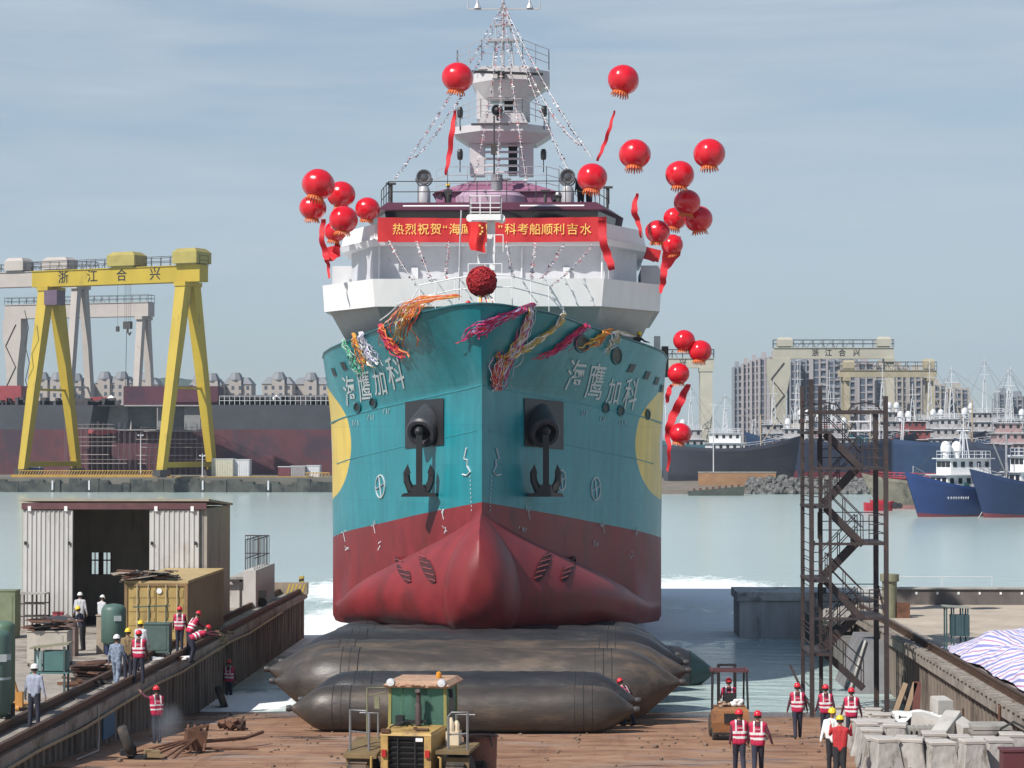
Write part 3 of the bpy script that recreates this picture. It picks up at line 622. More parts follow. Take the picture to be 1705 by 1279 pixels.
m = MB(SB); rails(m, [(SX - 3, 117.2, 22.75), (SX - 2.4, 116.2, 22.8), (SX + 2.4, 116.2, 22.8), (SX + 3, 117.2, 22.75)], 1.2, .018, (1, .66, .33), .9); rails(m, [(SX + 3, 117.2, 22.75), (SX + 4.4, 118, 21.6)], 1.4, .018, (1, .5), .8)
m.build('house_railing', rl, ship)
# searchlights
lens = M('lamp_lens', (.12, .12, .13), .1, .4)
for px in (706, 945):
    p = at(px, 333, 110); b = MB(SB); b.lathe([(.3, 0), (.3, .55), (.22, .8), (.12, .85), (.12, 1.0)], (p.x, 110, 21.55), 12); o = b.build('searchlight', rl, ship, True, 30)
    b = MB(SB); b.tube([(p.x + .38 * math.cos(a), 110, 22.75 + .38 * math.sin(a)) for a in [R(180 + i * 18) for i in range(11)]], .035, 0, 5); b.lathe([(.25, .3), (.33, .25), (.36, -.15), (.34, -.22), (.30, -.22), (.28, -.12), (.02, -.1)], (p.x, 110, 22.8), 18, 'y'); b.build('lamp_housing', M('lamp_grey', (.16, .16, .17), .4, .3), o, True, 30)
    b = MB(SB); b.ball((p.x, 109.9, 22.8), (.2, .06, .2), 12, 8); b.build('lamp_lens', lens, o, True)
for px, y in ((651, 306), (1012, 312), (908, 318), (930, 326)):
    p = at(px, y, 110); b = MB(SB); b.tube([(p.x, 110, 21.55), (p.x, 110, p.z)], .09 if px != 930 else .12); b.box((p.x, 110, p.z), (.45, .3, .08)); b.build('deck_stand', steel, ship)
b = MB(SB); b.tube([(SX + .02, 115.2, 21.5), (SX + .02, 115.2, 23.5)], .28, 0, 12); b.tube([(SX + .02, 115.2, 23.2), (SX + .7, 115.2, 23.3)], .06); b.build('exhaust_stack', M('stack_grey', (.22, .22, .24), .5), ship, True, 30)
b = MB(SB); b.tube([(SX - .1, 115, 23.3), (SX - .1, 115, 26.3)], .05); b.bar((SX - 1.2, 115, 25.9), (SX + .6, 115, 25.9), .1); b.box((SX - .1, 115, 24.7), (.3, .3, .5)); b.build('radar_post', steel, ship)
# mast tower (axis about Y = 124)
def zpy(py, Y=124): return at(838, py, Y).z
def xpx(px, Y=124): return at(px, 200, Y).x
MY = 124; mt = M('mast_grey', (.52, .50, .51), .45, var=.08, dirt=(.5, .4, .42), dpos=.6)
for (a0, a1, b0, b1, ya, yb) in ((783, 807, 864, 888, 292, 236), (794, 813, 857, 882, 200, 152)):
    for (u0, u1) in ((a0, a1), (b0, b1)):
        m = MB(SB); m.bx(xpx(u0), xpx(u1), MY - .5, MY + 1.0, zpy(ya), zpy(yb)); m.build('mast_leg', mt, ship)
    m = MB(SB); k = 5
    for i in range(k): 
        z = zpy(ya) + (zpy(yb) - zpy(ya)) * (i + .3) / k; m.tube([(xpx(a1) - .1, MY - .45, z), (xpx(b0) + .1, MY - .45, z)], .06)
    m.build('mast_rungs', mt, ship)
    m = MB(SB); m.bx(xpx(b0) - .55, xpx(b0) - .1, MY + .3, MY + .9, zpy(ya) + .05, zpy(yb) - .05); m.build('cable_trunk', black, ship)
def mplat(name, xs, ys, mat):   # inverted chamfered platform, silhouette from the picture
    m = MB(SB)
    (x0, x1, yt), (u0, u1, ym), (w0, w1, yb) = xs
    def ringp(a, b, z, fy, c):
        a, b = xpx(a), xpx(b); return [(a, MY + 1.5, z), (a, MY - fy * .3, z), (a + (b - a) * c, MY - fy, z), (b - (b - a) * c, MY - fy, z), (b, MY - fy * .3, z), (b, MY + 1.5, z)]
    m.loft([ringp(w0, w1, zpy(yb), ys[0], .3), ringp(u0, u1, zpy(ym), ys[1], .28), ringp(x0, x1, zpy(yt), ys[1], .28)]); return m.build(name, mat, ship)
mplat('mast_platform', ((757, 917, 214), (757, 917, 226), (780, 893, 241)), (1.2, 2.0), mt)
mplat('mast_platform', ((788, 915, 122), (786, 915, 141), (800, 878, 166)), (1.0, 1.7), mt)
m = MB(SB); m.prism([(xpx(800), zpy(214)), (xpx(880), zpy(214)), (xpx(872), zpy(198)), (xpx(808), zpy(198))], MY - 2.2, MY + 1, 'y'); m.build('mast_fairing', mt, ship)
m = MB(SB); m.prism([(xpx(797), zpy(122)), (xpx(898), zpy(122)), (xpx(880), zpy(117)), (xpx(805), zpy(117))], MY - 1.4, MY + 1, 'y'); m.build('mast_fairing', mt, ship)
m = MB(SB); m.bar((xpx(784), MY - 2.0, zpy(129)), (xpx(905), MY - 2.0, zpy(134)), .16, .12); m.tube([(xpx(836), MY - 1.9, zpy(140)), (xpx(836), MY - 1.9, zpy(128))], .2); m.build('radar_scanner', black, ship)
for (u0, u1, yb, yt) in ((760, 914, 214, 183), (762, 914, 120, 86)):
    m = MB(SB); z = zpy(yb); h = zpy(yt) - z; a, b = xpx(u0), xpx(u1); rails(m, [(a, MY + 1.2, z), (a, MY - .6, z), (a + (b - a) * .28, MY - 1.9, z + .3), (b - (b - a) * .28, MY - 1.9, z + .3), (b, MY - .6, z), (b, MY + 1.2, z)], h, .02, (1, .66, .33), .9)
    m.build('mast_railing', rl, ship)
m = MB(SB); c = at(828, 184, MY - 2.4); m.lathe([(.05, .3), (.28, -.05), (.3, -.1), (.24, -.1), (.05, .1)], c, 16, 'y'); m.ball(c, .2); m.tube([(c.x, c.y, c.z), (c.x, c.y, c.z - .5)], .05); m.build('horn_speaker', black, ship, True)
m = MB(SB)
for px, py in ((766, 188), (906, 186), (766, 258), (905, 258)): 
    c = at(px, py, MY - 1); m.lathe([(.12, -.25), (.15, -.1), (.15, .15), (.1, .3)], c, 8); m.tube([c, c - V((0, 0, .9))], .03)
m.build('navigation_lamp', black, ship)
# pole mast and yards
m = MB(SB)
for px in (820, 838, 856): m.tube([(xpx(px), MY, zpy(120)), (xpx(838 + (px - 838) * .7), MY, zpy(68))], .06)
m.box((xpx(838), MY, zpy(68)), (1.7, .8, .12)); m.box((xpx(838), MY, zpy(42)), (.9, .5, .08)); m.tube([(xpx(838), MY, zpy(120)), (xpx(838), MY, zpy(-8))], .08)
for px in (826, 850): m.tube([(xpx(px), MY, zpy(68)), (xpx(px), MY, zpy(42))], .03)
m.bar((xpx(779), MY, zpy(15)), (xpx(899), MY, zpy(15)), .09); 
for px in (779, 899): m.tube([(xpx(px), MY, zpy(15)), (xpx(px), MY, zpy(3))], .04)
for px in (795, 882): m.lathe([(.2, 0), (.08, .25), (.04, .5), (.04, .9)], (xpx(px), MY, zpy(14)), 8)
m.build('pole_mast', rl, ship)
# foremast on the bow
FY = 101.0
def fz(py): return at(815, py, FY).z
def fx(px): return at(px, 420, FY).x
m = MB(SB); m.bx(fx(811), fx(824), FY, FY + .5, fz(505), fz(368)); m.bx(fx(795), fx(824), FY + .1, FY + .5, fz(440), fz(423)); m.build('foremast_post', white, ship)
m = MB(SB); m.bx(fx(785), fx(834), FY - .4, FY + .6, fz(368), fz(358)); m.tube([(fx(783), FY - .3, fz(364)), (fx(783), FY + .6, fz(364))], .16, 0, 10); m.tube([(fx(835), FY - .3, fz(364)), (fx(835), FY + .6, fz(364))], .16, 0, 10); m.build('foremast_platform', white, ship)
m = MB(SB); rails(m, [(fx(783), FY + .5, fz(358)), (fx(783), FY - .4, fz(358)), (fx(834), FY - .4, fz(358)), (fx(834), FY + .5, fz(358))], fz(328) - fz(358), .022, (1, .6, .35, .1), .45); m.build('foremast_railing', white, ship); m = MB(SB)
rails(m, [(fx(824), FY - .2, fz(420)), (fx(838), FY - .2, fz(420))], fz(392) - fz(420), .02, (1,), .4); rails(m, [(fx(780), FY - .2, fz(458)), (fx(836), FY - .2, fz(458))], fz(440) - fz(458), .02, (1,), .7)
m.build('foremast_step', white, ship)
m = MB(SB); m.tube([at(768, 350, FY), at(766, 400, FY), at(764, 500, FY)], .035); m.build('bow_pole', rl, ship)
# bow rail: raised arch of pipe
m = MB(SB)
def bowp(px, py, Y): return at(px, py, Y)
top = [bowp(684, 503, 101.0), bowp(699, 475, 101.0), bowp(755, 464, 99.9), bowp(800, 457, 98.9), bowp(850, 459, 98.9), bowp(915, 476, 100.6), bowp(943, 524, 101.4)]
mid = [bowp(700, 495, 101), bowp(755, 483, 99.9), bowp(800, 478, 98.9), bowp(850, 478, 98.9), bowp(915, 494, 100.6), bowp(935, 515, 101.3)]
m.tube(top, .028, 0, 6); m.tube(mid, .022, 0, 6)
for px, py, Y in ((699, 475, 101), (725, 470, 100.4), (757, 464, 99.9), (768, 462, 99.5), (853, 461, 98.95), (884, 467, 99.6), (914, 476, 100.5), (938, 512, 101.3)):
    p = bowp(px, py, Y); m.tube([p, (p.x, p.y, z_deck(p.y) - .9)], .022, 0, 6)
m.build('bow_railing', white, ship)
# ------------------------------------------------------------------ banner, flag, flower, balloons, ribbons, streamers, bunting
bannerm = M('red_banner_cloth', (.50, .018, .022), .6, var=.12, vs=1.2)
gold = M('gold_lettering', (.88, .58, .14), .5, var=.05)
YB = 106.7
p0 = at(629, 362, YB); p1 = at(1010, 402, YB)
bn = thing('banner', 'long red banner with gold lettering across the front of the wheelhouse', 'banner', ((p0.x + p1.x) / 2, YB, (p0.z + p1.z) / 2))
BO = bn.location
def cloth_y(x, z): return YB + .035 * math.sin(x * 3.1) + .03 * math.sin(x * 7.3 + z * 4)
m = MB(BO); k = 60; fr = []; bk = []
for i in range(k + 1):
    x = p0.x + (p1.x - p0.x) * i / k
    for j in range(7): 
        z = p1.z + (p0.z - p1.z) * j / 6 - .05 * math.sin(math.pi * i / k) * (1 if j == 6 else .6); fr.append((x, cloth_y(x, z), z)); bk.append((x, cloth_y(x, z) + .015, z))
fs = [(i * 7 + j, i * 7 + j + 1, i * 7 + j + 8, i * 7 + j + 7) for i in range(k) for j in range(6)]
m.add(fr, fs); m.add(bk, fs); m.build('banner_cloth', bannerm, bn, True)
for ch, px in zip('热烈祝贺“海鹰加科”科考船顺利吉水', (663, 684, 705, 726, 741, 757, 777, 797, 815, 833, 850, 871, 891, 911, 931, 953, 975)):
    c = at(px, 383, YB); m = MB(BO); sz = .535
    add_text(m, ch, sz, lambda p: (c.x + p.x, cloth_y(c.x + p.x, c.z + p.y) - .05, c.z + p.y))
    m.build('gold_character', gold, bn)
# flag of small yellow stars
FYg = 100.6
def cf(px, py): return at(px, py, FYg)
fl = thing('red_flag', 'red flag with small yellow stars hanging from the bow mast in front of the banner', 'flag', cf(808, 368))
m = MB(fl.location); g = []
TL, TR, BL, BR = (774, 369), (808, 370), (784, 416), (809, 421)
for i in range(9):
    for j in range(11):
        u, v = i / 8, j / 10; x = (TL[0] * (1 - u) + TR[0] * u) * (1 - v) + (BL[0] * (1 - u) + BR[0] * u) * v; y = (TL[1] * (1 - u) + TR[1] * u) * (1 - v) + (BL[1] * (1 - u) + BR[1] * u) * v
        p = cf(x + 1.5 * math.sin(v * 6), y); g.append(p + V((0, .10 * math.sin(u * 7 + v * 2), 0)))
fs = [(i * 11 + j, i * 11 + j + 1, i * 11 + j + 12, i * 11 + j + 11) for i in range(8) for j in range(10)]
m.add(g, fs); m.add([p + V((0, .012, 0)) for p in g], fs); m.build('flag_cloth', M('flag_red', (.62, .012, .012), .6, var=.08), fl, True)
m = MB(fl.location)
for px, py in ((799, 376), (803, 380), (803, 386), (800, 390)):
    c = cf(px, py) + V((0, -.13, 0)); m.add([c + V((.07 * (1 if i % 2 == 0 else .42) * math.sin(i * math.pi / 5), 0, .07 * (1 if i % 2 == 0 else .42) * math.cos(i * math.pi / 5))) for i in range(10)], [tuple(range(10))])
m.build('star', gold, fl)
# silk flower ball on the bow
fb = thing('flower_ball', 'big crimson silk flower ball with trailing ribbons tied to the bow railing', 'flower ball', at(802, 469, 98.3))
m = MB(); r_ = random.Random(3)
for i in range(420):
    t = math.acos(1 - 2 * (i + .5) / 420); a = i * 2.39996; n = V((math.sin(t) * math.cos(a), math.sin(t) * math.sin(a), math.cos(t)))
    c = n * (.56 + r_.uniform(-.04, .04)); q = V((0, 0, 1)).rotation_difference(n).to_matrix(); m.lathe([(.005, -.02), (.075, .0), (.10, .05), (.05, .035), (.01, .01)], c, 5, 'z', 0, q)
m.ball((0, 0, 0), .55, 16, 10); m.build('petals', M('crimson_silk', (.32, .008, .014), .75, var=.3), fb)
m = MB()
for i in range(9):
    a = r_.uniform(-.5, .5); m.strip([(a * .4, -.2, -.45), (a * .8 + .1, -.25, -.7), (a + r_.uniform(-.1, .3), -.3, -.95 - r_.uniform(0, .5))], .045, .01, m=i % 3)
m.build('ribbon_tails', [red, gold, white], fb)
# balloons
balm = M('balloon_red', (.62, .006, .018), .22, var=.06, coat=.4); fringe = M('orange_fringe', (.62, .14, .03), .7, var=.2)
def mk_balloon():
    t = thing('balloon', 'x', 'balloon', (0, 0, 0), 0, 'red lantern balloons floating around the ship')
    m = MB(); rings = []
    for i in range(17):
        a = -math.pi / 2 + math.pi * i / 16; c = max(.02, math.cos(a)); rings.append([(c * (1 - .035 * abs(math.sin(j * math.pi / 4))) * math.cos(2 * math.pi * j / 32), c * (1 - .035 * abs(math.sin(j * math.pi / 4))) * math.sin(2 * math.pi * j / 32), .93 * math.sin(a)) for j in range(32)])
    m.loft(rings); m.build('globe', balm, t, True, 80)
    m = MB(); 
    for j in range(20):
        a = 2 * math.pi * j / 20; r1 = .47; u = V((math.cos(a), math.sin(a), 0)); v = V((-math.sin(a), math.cos(a), 0)); b = u * (.56 + .06 * rng.random()) + V((0, 0, -1.02 - .10 * rng.random()))
        m.loft([[u * r1 + v * s * .07 + V((0, 0, -.81)) + u * q * .01 for s, q in ((-1, 0), (1, 0), (1, 1), (-1, 1))], [b + v * s * .03 + u * q * .01 for s, q in ((-1, 0), (1, 0), (1, 1), (-1, 1))]])
    m.lathe([(.40, -.86), (.50, -.81), (.48, -.78), (.3, -.8)], (0, 0, 0), 24); m.build('fringe', fringe, t)
    return t
BALS = [
 (762, 129, 27, 104, 'red balloon with gold fringe floating alone beside the upper mast platform'),
 (1038, 133, 27, 104, 'topmost red balloon in the open sky to the right of the mast'),
 (1057, 257, 27, 104, 'red balloon floating in open sky just above the hanging ribbon beside the searchlight balloon'),
 (1181, 256, 27, 104, 'red balloon highest and farthest out to the right of the ship'),
 (986, 296, 26, 106, 'red balloon in front of the right end of the wheelhouse roof railing'),
 (1132, 291, 25, 105, 'red balloon floating clear just above the right hand cluster'),
 (1144, 337, 23, 106, 'uppermost red balloon of the tight right hand cluster'),
 (1163, 365, 24, 107, 'rightmost red balloon of the tight right hand cluster'),
 (1124, 364, 20, 109, 'red balloon half hidden in the middle of the right hand cluster'),
 (1095, 386, 21, 106, 'red balloon nearest to the white bridge wing in the right hand cluster'),
 (1119, 408, 19, 108, 'lowest red balloon of the right hand cluster, where the long ribbon begins'),
 (530, 307, 28, 105, 'uppermost and largest red balloon of the left hand cluster'),
 (521, 346, 23, 108, 'leftmost red balloon, half hidden below the top one of the left hand cluster'),
 (568, 324, 24, 107, 'red balloon at the upper right of the left hand cluster'),
 (572, 366, 25, 105, 'red balloon at the front bottom of the left hand cluster above the bridge wing'),
 (558, 386, 19, 108, 'lowest red balloon of the left hand cluster, partly covered by the one in front'),
 (612, 348, 21, 107, 'red balloon touching the left edge of the maroon wheelhouse roof'),
 (1139, 567, 19, 96, 'upper left red balloon of the pair above the far crane beam beside the bow'),
 (1166, 585, 20, 96, 'lower right red balloon of the pair above the far crane beam beside the bow'),
 (1130, 622, 19, 96, 'red balloon under the pair beside the yellow painted hull circle'),
 (1133, 722, 19, 96, 'lowest red balloon at the right side of the hull, in front of the grey trawler'),
]
bp0 = None
for px, py, r, Y, lab in BALS:
    p = at(px, py, Y); s = r * Y / FPX
    if bp0 is None: bp0 = mk_balloon(); o = bp0; o.location = p
    else: o = dup(bp0, p)
    o.scale = (s, s, s); o.rotation_euler = (R(rng.uniform(-6, 6)), R(rng.uniform(-16, 4)), rng.uniform(0, 6)); o['label'] = lab
# hanging ribbons
ribm = M('red_ribbon', (.55, .012, .022), .55, var=.15)
RIB = [
 ([(757, 184, 4), (753, 220, 9), (747, 262, 8), (742, 294, 3)], 105, 'red ribbon trailing below the balloon beside the upper mast platform'),
 ([(1023, 184, 3), (1015, 215, 6), (1004, 245, 6), (994, 270, 4)], 105, 'red ribbon rising from the searchlight balloon on the right of the mast'),
 ([(1061, 322, 4), (1056, 350, 11), (1063, 372, 8), (1068, 398, 2)], 105, 'short red pennant ribbon drifting above the right bridge wing'),
 ([(1001, 366, 12), (1004, 400, 13), (1013, 430, 14), (1020, 451, 10)], 104.2, 'wide red ribbon hanging over the right end of the banner'),
 ([(1120, 395, 26), (1118, 420, 30), (1106, 448, 12), (1104, 470, 10), (1098, 490, 3)], 108, 'broad red ribbon twisting down from the right hand balloon cluster'),
 ([(538, 365, 8), (536, 395, 9), (542, 425, 10), (546, 440, 6), (548, 466, 3)], 106, 'long red ribbon hanging at the outer left of the left balloon cluster'),
 ([(560, 400, 6), (562, 412, 10), (556, 425, 16), (549, 436, 4)], 108, 'short wide red ribbon end beside the left bridge wing'),
 ([(1146, 640, 8), (1133, 668, 14), (1120, 694, 14), (1112, 720, 10), (1114, 750, 6), (1112, 788, 3)], 96.3, 'red ribbon curling along the right side of the hull above the lowest balloon'),
 ([(1118, 640, 5), (1113, 655, 9), (1110, 672, 4)], 96.2, 'short red ribbon hanging from the balloon beside the yellow painted circle'),
]
for pts, Y, lab in RIB:
    P = [at(x, y, Y) for x, y, _ in pts]; m = MB(P[0]); fine = []; ww = []
    for i in range(len(P) - 1):
        for k in range(8):
            t = k / 8; a = P[max(0, i - 1)]; b = P[i]; c = P[i + 1]; d = P[min(len(P) - 1, i + 2)]
            q = .5 * ((2 * b) + (c - a) * t + (2 * a - 5 * b + 4 * c - d) * t * t + (3 * b - a - 3 * c + d) * t ** 3); fine.append(q + V((.02 * math.sin(i * 9 + k), .12 * math.sin((i * 8 + k) * .55), 0))); ww.append((pts[i][2] * (1 - t) + pts[i + 1][2] * t) * Y / FPX)
    m.strip(fine, ww, .015); o = m.build('ribbon', ribm, None, True, loc=P[0]); tag(o, lab, 'ribbon', 'red ribbons hanging from the balloons')
# streamers over the bow: bundles of coloured ribbon
SC = {'pink': M('pink_ribbon', (.55, .02, .16), .6), 'yellow': M('yellow_ribbon', (.65, .45, .05), .6), 'white': M('white_ribbon', (.75, .75, .78), .6), 'orange': M('orange_ribbon', (.70, .20, .05), .6), 'red': M('scarlet_ribbon', (.60, .04, .05), .6), 'green': M('green_ribbon', (.05, .35, .20), .6), 'lilac': M('lilac_ribbon', (.42, .38, .60), .6)}
def on_bow(px, py, lift):
    s = -1 if px < 803 else 1
    try:
        c, Y, z = hull_px(px, py, s, lift)
        if z > z_deck(Y): return at(px, py, Y - .1)
        return c
    except Exception: return at(px, py, 100)
def bundle(path, cols, n, spread, lab, wig=3.0, split=1.0):
    base = on_bow(*path[0], .1); m = MB(base); mats = [SC[c] for c in cols]; rr = random.Random(hash(lab) % 1000 if False else len(lab) * 7 + path[0][0])
    n = int(n * 2.1); spread *= 2.3
    for k in range(n):
        ph = rr.uniform(0, 6); sp = rr.gauss(0, 1); pts = []; L_ = rr.uniform(.55, 1.0) if split < 1 or k else 1; steps = 8 * (len(path) - 1)
        for i in range(int(steps * L_) + 1):
            t = i / 8; a = min(int(t), len(path) - 2); f = t - a; x = path[a][0] * (1 - f) + path[a + 1][0] * f; y = path[a][1] * (1 - f) + path[a + 1][1] * f
            e = .25 + .75 * i / steps
            x += spread * sp * e * (1 if split else 1) + wig * 1.3 * math.sin(ph + t * 3.1 + sp) * e; y += spread * .4 * math.cos(ph) * e + wig * .6 * math.sin(ph * 2 + t * 4.3) * e
            pts.append(on_bow(x, y, .05 + .12 * abs(math.sin(ph + i * .6))))
        m.strip(pts, rr.uniform(.03, .06), .008, (rr.uniform(-1, 1), rr.uniform(-1, 1), rr.uniform(-1, 1)), k % len(mats))
    o = m.build('streamer_bundle', mats, loc=base); tag(o, lab, 'streamers', 'coloured paper streamers draped over the bow')
bundle([(760, 492), (715, 497), (685, 508), (668, 540), (672, 575)], ['orange', 'yellow', 'red', 'white', 'orange'], 26, 7, 'orange and yellow streamers heaped over the left shoulder of the bow rail', 5)
bundle([(633, 540), (645, 562), (662, 580), (680, 598)], ['red', 'red', 'pink', 'orange'], 16, 3.5, 'red streamer bunch ending in a point on the left bow', 2.5)
bundle([(588, 555), (598, 575), (606, 595), (616, 615)], ['orange', 'orange', 'yellow'], 9, 2.5, 'thin orange streamers on the far left of the bow beside the green ones', 2)
bundle([(571, 566), (590, 592), (596, 612), (606, 622)], ['green', 'green', 'white'], 8, 2.5, 'green streamers at the far left end of the bow', 2)
bundle([(601, 553), (608, 572), (620, 592), (636, 612)], ['white', 'lilac', 'white'], 10, 3.5, 'white curly streamers between the orange ones and the red bunch', 3)
bundle([(888, 506), (855, 520), (825, 530), (800, 548), (782, 566)], ['pink', 'pink', 'red', 'lilac'], 22, 6, 'magenta streamers blown across the stem below the flower ball', 4)
bundle([(884, 510), (876, 540), (860, 575), (838, 612), (826, 650)], ['white', 'lilac', 'pink', 'white', 'yellow'], 18, 4, 'long white and lilac streamers hanging to a tangled end beside the stem', 3.5)
bundle([(938, 522), (915, 548), (880, 570), (850, 590), (822, 592)], ['yellow', 'yellow', 'white'], 9, 3, 'yellow streamers sweeping from the right end of the bow rail', 3)
bundle([(975, 540), (950, 558), (925, 582), (895, 598)], ['pink', 'pink', 'red'], 12, 4, 'pink streamers slanting over the middle of the right bow', 3)
bundle([(1018, 548), (1000, 556), (985, 570), (962, 577)], ['orange', 'orange', 'yellow'], 12, 4, 'short orange streamers over the round hawse hole on the right bow', 3.5)
bundle([(1054, 560), (1038, 555), (1028, 552), (1020, 570), (1008, 588)], ['yellow', 'white', 'white'], 10, 3.5, 'pale yellow streamers by the worker at the right bulwark', 3)
bundle([(826, 650), (822, 630), (832, 600), (845, 580)], ['pink', 'red', 'white', 'orange'], 16, 4, 'tangled pink and white streamer tassel touching the teal side of the stem', 4)
# bunting from the mast head and garlands below the banner
bflag = [M('bunting_white', (.72, .70, .70), .7), M('bunting_dark', (.10, .08, .12), .7), M('bunting_red', (.45, .05, .06), .7)]
def bunting(a, b, n, lab, sag=.6, sz=.11, name='bunting_string'):
    m = MB(a); a = V(a); b = V(b); pts = [a.lerp(b, i / n) + V((0, 0, -sag * 4 * (i / n) * (1 - i / n))) for i in range(n + 1)]
    m.tube(pts[::3] + [pts[-1]], .010, 0, 3)
    for i in range(n):
        p = pts[i]; q = V((rng.uniform(-1, 1), rng.uniform(-1, 1), rng.uniform(-.6, .2))).normalized(); s = sz * rng.uniform(.7, 1.3); u = V((rng.uniform(-1, 1), rng.uniform(-1, 1), -.3)).normalized()
        nn = u.cross(q); nn = nn.normalized() * .004 if nn.length > .01 else V((.004, 0, 0))
        m.loft([[p + nn, p + q * s + nn, p + u * s * 1.2 + nn], [p - nn, p + q * s - nn, p + u * s * 1.2 - nn]], rng.choice([0, 0, 1, 1, 2]))
    o = m.build(name, bflag, loc=a); tag(o, lab, 'bunting', 'strings of small flags on the ship'); return o
mast = V((xpx(838), MY, zpy(6)))
for (x, y, Y, s, lab) in ((656, 300, 111, .3, 'outermost bunting string from the mast head to the left end of the wheelhouse roof'), (690, 262, 112, .9, 'slack bunting string inside the outermost one on the left of the mast'), (985, 262, 111, .4, 'outermost bunting string from the mast head down to the right searchlight'), (965, 240, 112, 1.1, 'slack bunting string inside the outermost one on the right of the mast'), (790, 300, 114, .5, 'bunting string dropping to the left edge of the mauve mast house'), (955, 300, 113, .6, 'bunting string dropping past the right side of the mast platforms'), (828, 300, 112, .3, 'bunting string dropping down the centre of the mast'), (876, 300, 112, .4, 'bunting string dropping in front of the right mast leg')):
    bunting(mast, at(x, y, Y), 170, lab, s, .105)
gar = M('garland_silver', (.55, .53, .52), .5)
for (xa, ya, xb, yb, lab) in ((647, 400, 690, 468, 'silver garland leaning in from the far left end of the banner'), (695, 402, 720, 470, 'second silver garland from the left below the banner'), (747, 402, 741, 462, 'nearly upright silver garland just left of the flag pole'), (843, 402, 855, 463, 'silver garland just right of the bow mast'), (890, 404, 884, 466, 'upright silver garland on the right of the bow mast'), (938, 404, 900, 465, 'silver garland slanting left from the right part of the banner'), (986, 408, 915, 478, 'silver garland slanting from the right end of the banner to the bow rail')):
    bunting(at(xa, ya, 106.4), at(xb, yb, 101), 60, lab, .12, .10, 'garland')
# ------------------------------------------------------------------ airbags under the ship
bagm = M('airbag_rubber', (.028, .028, .031), .40, var=.4, vs=.9, dirt=(.075, .062, .052), dpos=.53, ds=.9, stretch=(.5, 1.4, 1.2), bump=.35, bs=9)
bagb = M('airbag_muddy', (.058, .048, .042), .44, var=.4, vs=.8, dirt=(.115, .085, .062), dpos=.48, ds=.8, stretch=(.4, 1.4, 1.2), bump=.35, bs=8)
def airbag(x0, x1, Y, r, label, z=None, tipz=0.0, rough_end=False):
    zc = (ramp_z(Y) + r) if z is None else z; L_ = x1 - x0; t = thing('airbag', label, 'airbag', ((x0 + x1) / 2, Y, zc - r), 0, 'launching airbags under the ship')
    o = (0, 0, r); m = MB(); h = L_ / 2; c = 1.25 * r
    prof = [(.06, -h), (.10, -h + .1), (r * .42, -h + c * .42), (r * .78, -h + c * .8), (r * .95, -h + c * 1.12), (r, -h + c * 1.5)]
    n = 26; mid = [(r * (1 + .012 * math.sin(i * 2.4)), -h + c * 1.5 + (L_ - 3 * c) * i / n) for i in range(1, n)]
    full = prof + mid + [(a, -b) for a, b in reversed(prof)]
    rings = []
    for rr, xx in full:
        e = max(0, abs(xx) - (h - c * 1.5)) / (c * 1.5)
        rings.append([(xx, rr * math.cos(2 * math.pi * j / 30) * 1.0, r + tipz * e ** 2 + rr * math.sin(2 * math.pi * j / 30) + .02 * noise.noise((xx * 1.5, j, Y))) for j in range(30)])
    m.loft(rings); m.build('bag_body', bagb if 'brown' in label or 'fourth' in label else bagm, t, True, 50)
    m = MB()
    for s in (-1, 1): m = MB(); m.lathe([(.10, -.12), (.12, 0), (.09, .1)], (s * h, 0, r + tipz), 10, 'x'); m.build('end_valve', steel, t, True)
    for s in (-1, 1):
        m = MB()
        for k in range(3):
            xx = s * (h - c * 1.5 - .02 - k * .3); rr = r * 1.004; m.tube([(xx, rr * math.cos(2 * math.pi * j / 30), r + rr * math.sin(2 * math.pi * j / 30)) for j in range(31)], .014, 0, 4)
        m.build('seam_ring', rubber, t)
    return t
def X(px, Y): return at(px, 900, Y).x
airbag(X(483, 82.0), X(1060, 82.0), 82.0, .80, 'nearest and smallest airbag lying free on the brown slipway in front of the loader')
airbag(X(503, 84.1), X(1062, 84.1), 84.1, 1.0, 'second nearest airbag, just behind the free one, its top showing above it')
airbag(X(455, 87.2), X(1136, 87.2), 87.2, 1.36, 'long brown stained airbag, third from the front', tipz=.15)
airbag(X(446, 90.6), X(1146, 90.6), 90.6, 1.46, 'long airbag at the edge of the water, fourth from the front', tipz=.35)
airbag(X(470, 94.6), X(1142, 94.6), 94.6, 1.48, 'airbag just ahead of the red bulb, fifth from the front', 1.78, tipz=.2)
airbag(X(492, 98.4), X(1134, 98.4), 98.4, 1.42, 'airbag squeezed under the red bulb, half in the water', 1.72)
airbag(X(508, 102.4), X(1128, 102.4), 102.4, 1.42, 'airbag under the front of the flat bottom, behind the bulb', 1.6)
airbag(X(522, 107), X(1120, 107), 107, 1.4, 'rearmost visible airbag under the ship, mostly in its shadow', 1.3)
airbag(X(820, 106), X(1192, 106), 106, 1.15, 'dark airbag poking out to the right in the water with a green painted tip', .55)
t = bpy.data.objects[[o.name for o in COL.objects if o.get('label', '').startswith('dark airbag poking')][0]]
m = MB(); h = (X(1192, 106) - X(820, 106)) / 2; m.lathe([(.10, h - .12), (.5, h - .62), (.92, h - 1.15), (.93, h - 1.15), (.52, h - .60), (.11, h - .10)], (0, 0, 1.15), 20, 'x'); m.build('painted_tip', M('teal_rubber', (.014, .04, .042), .5, var=.4), t, True)

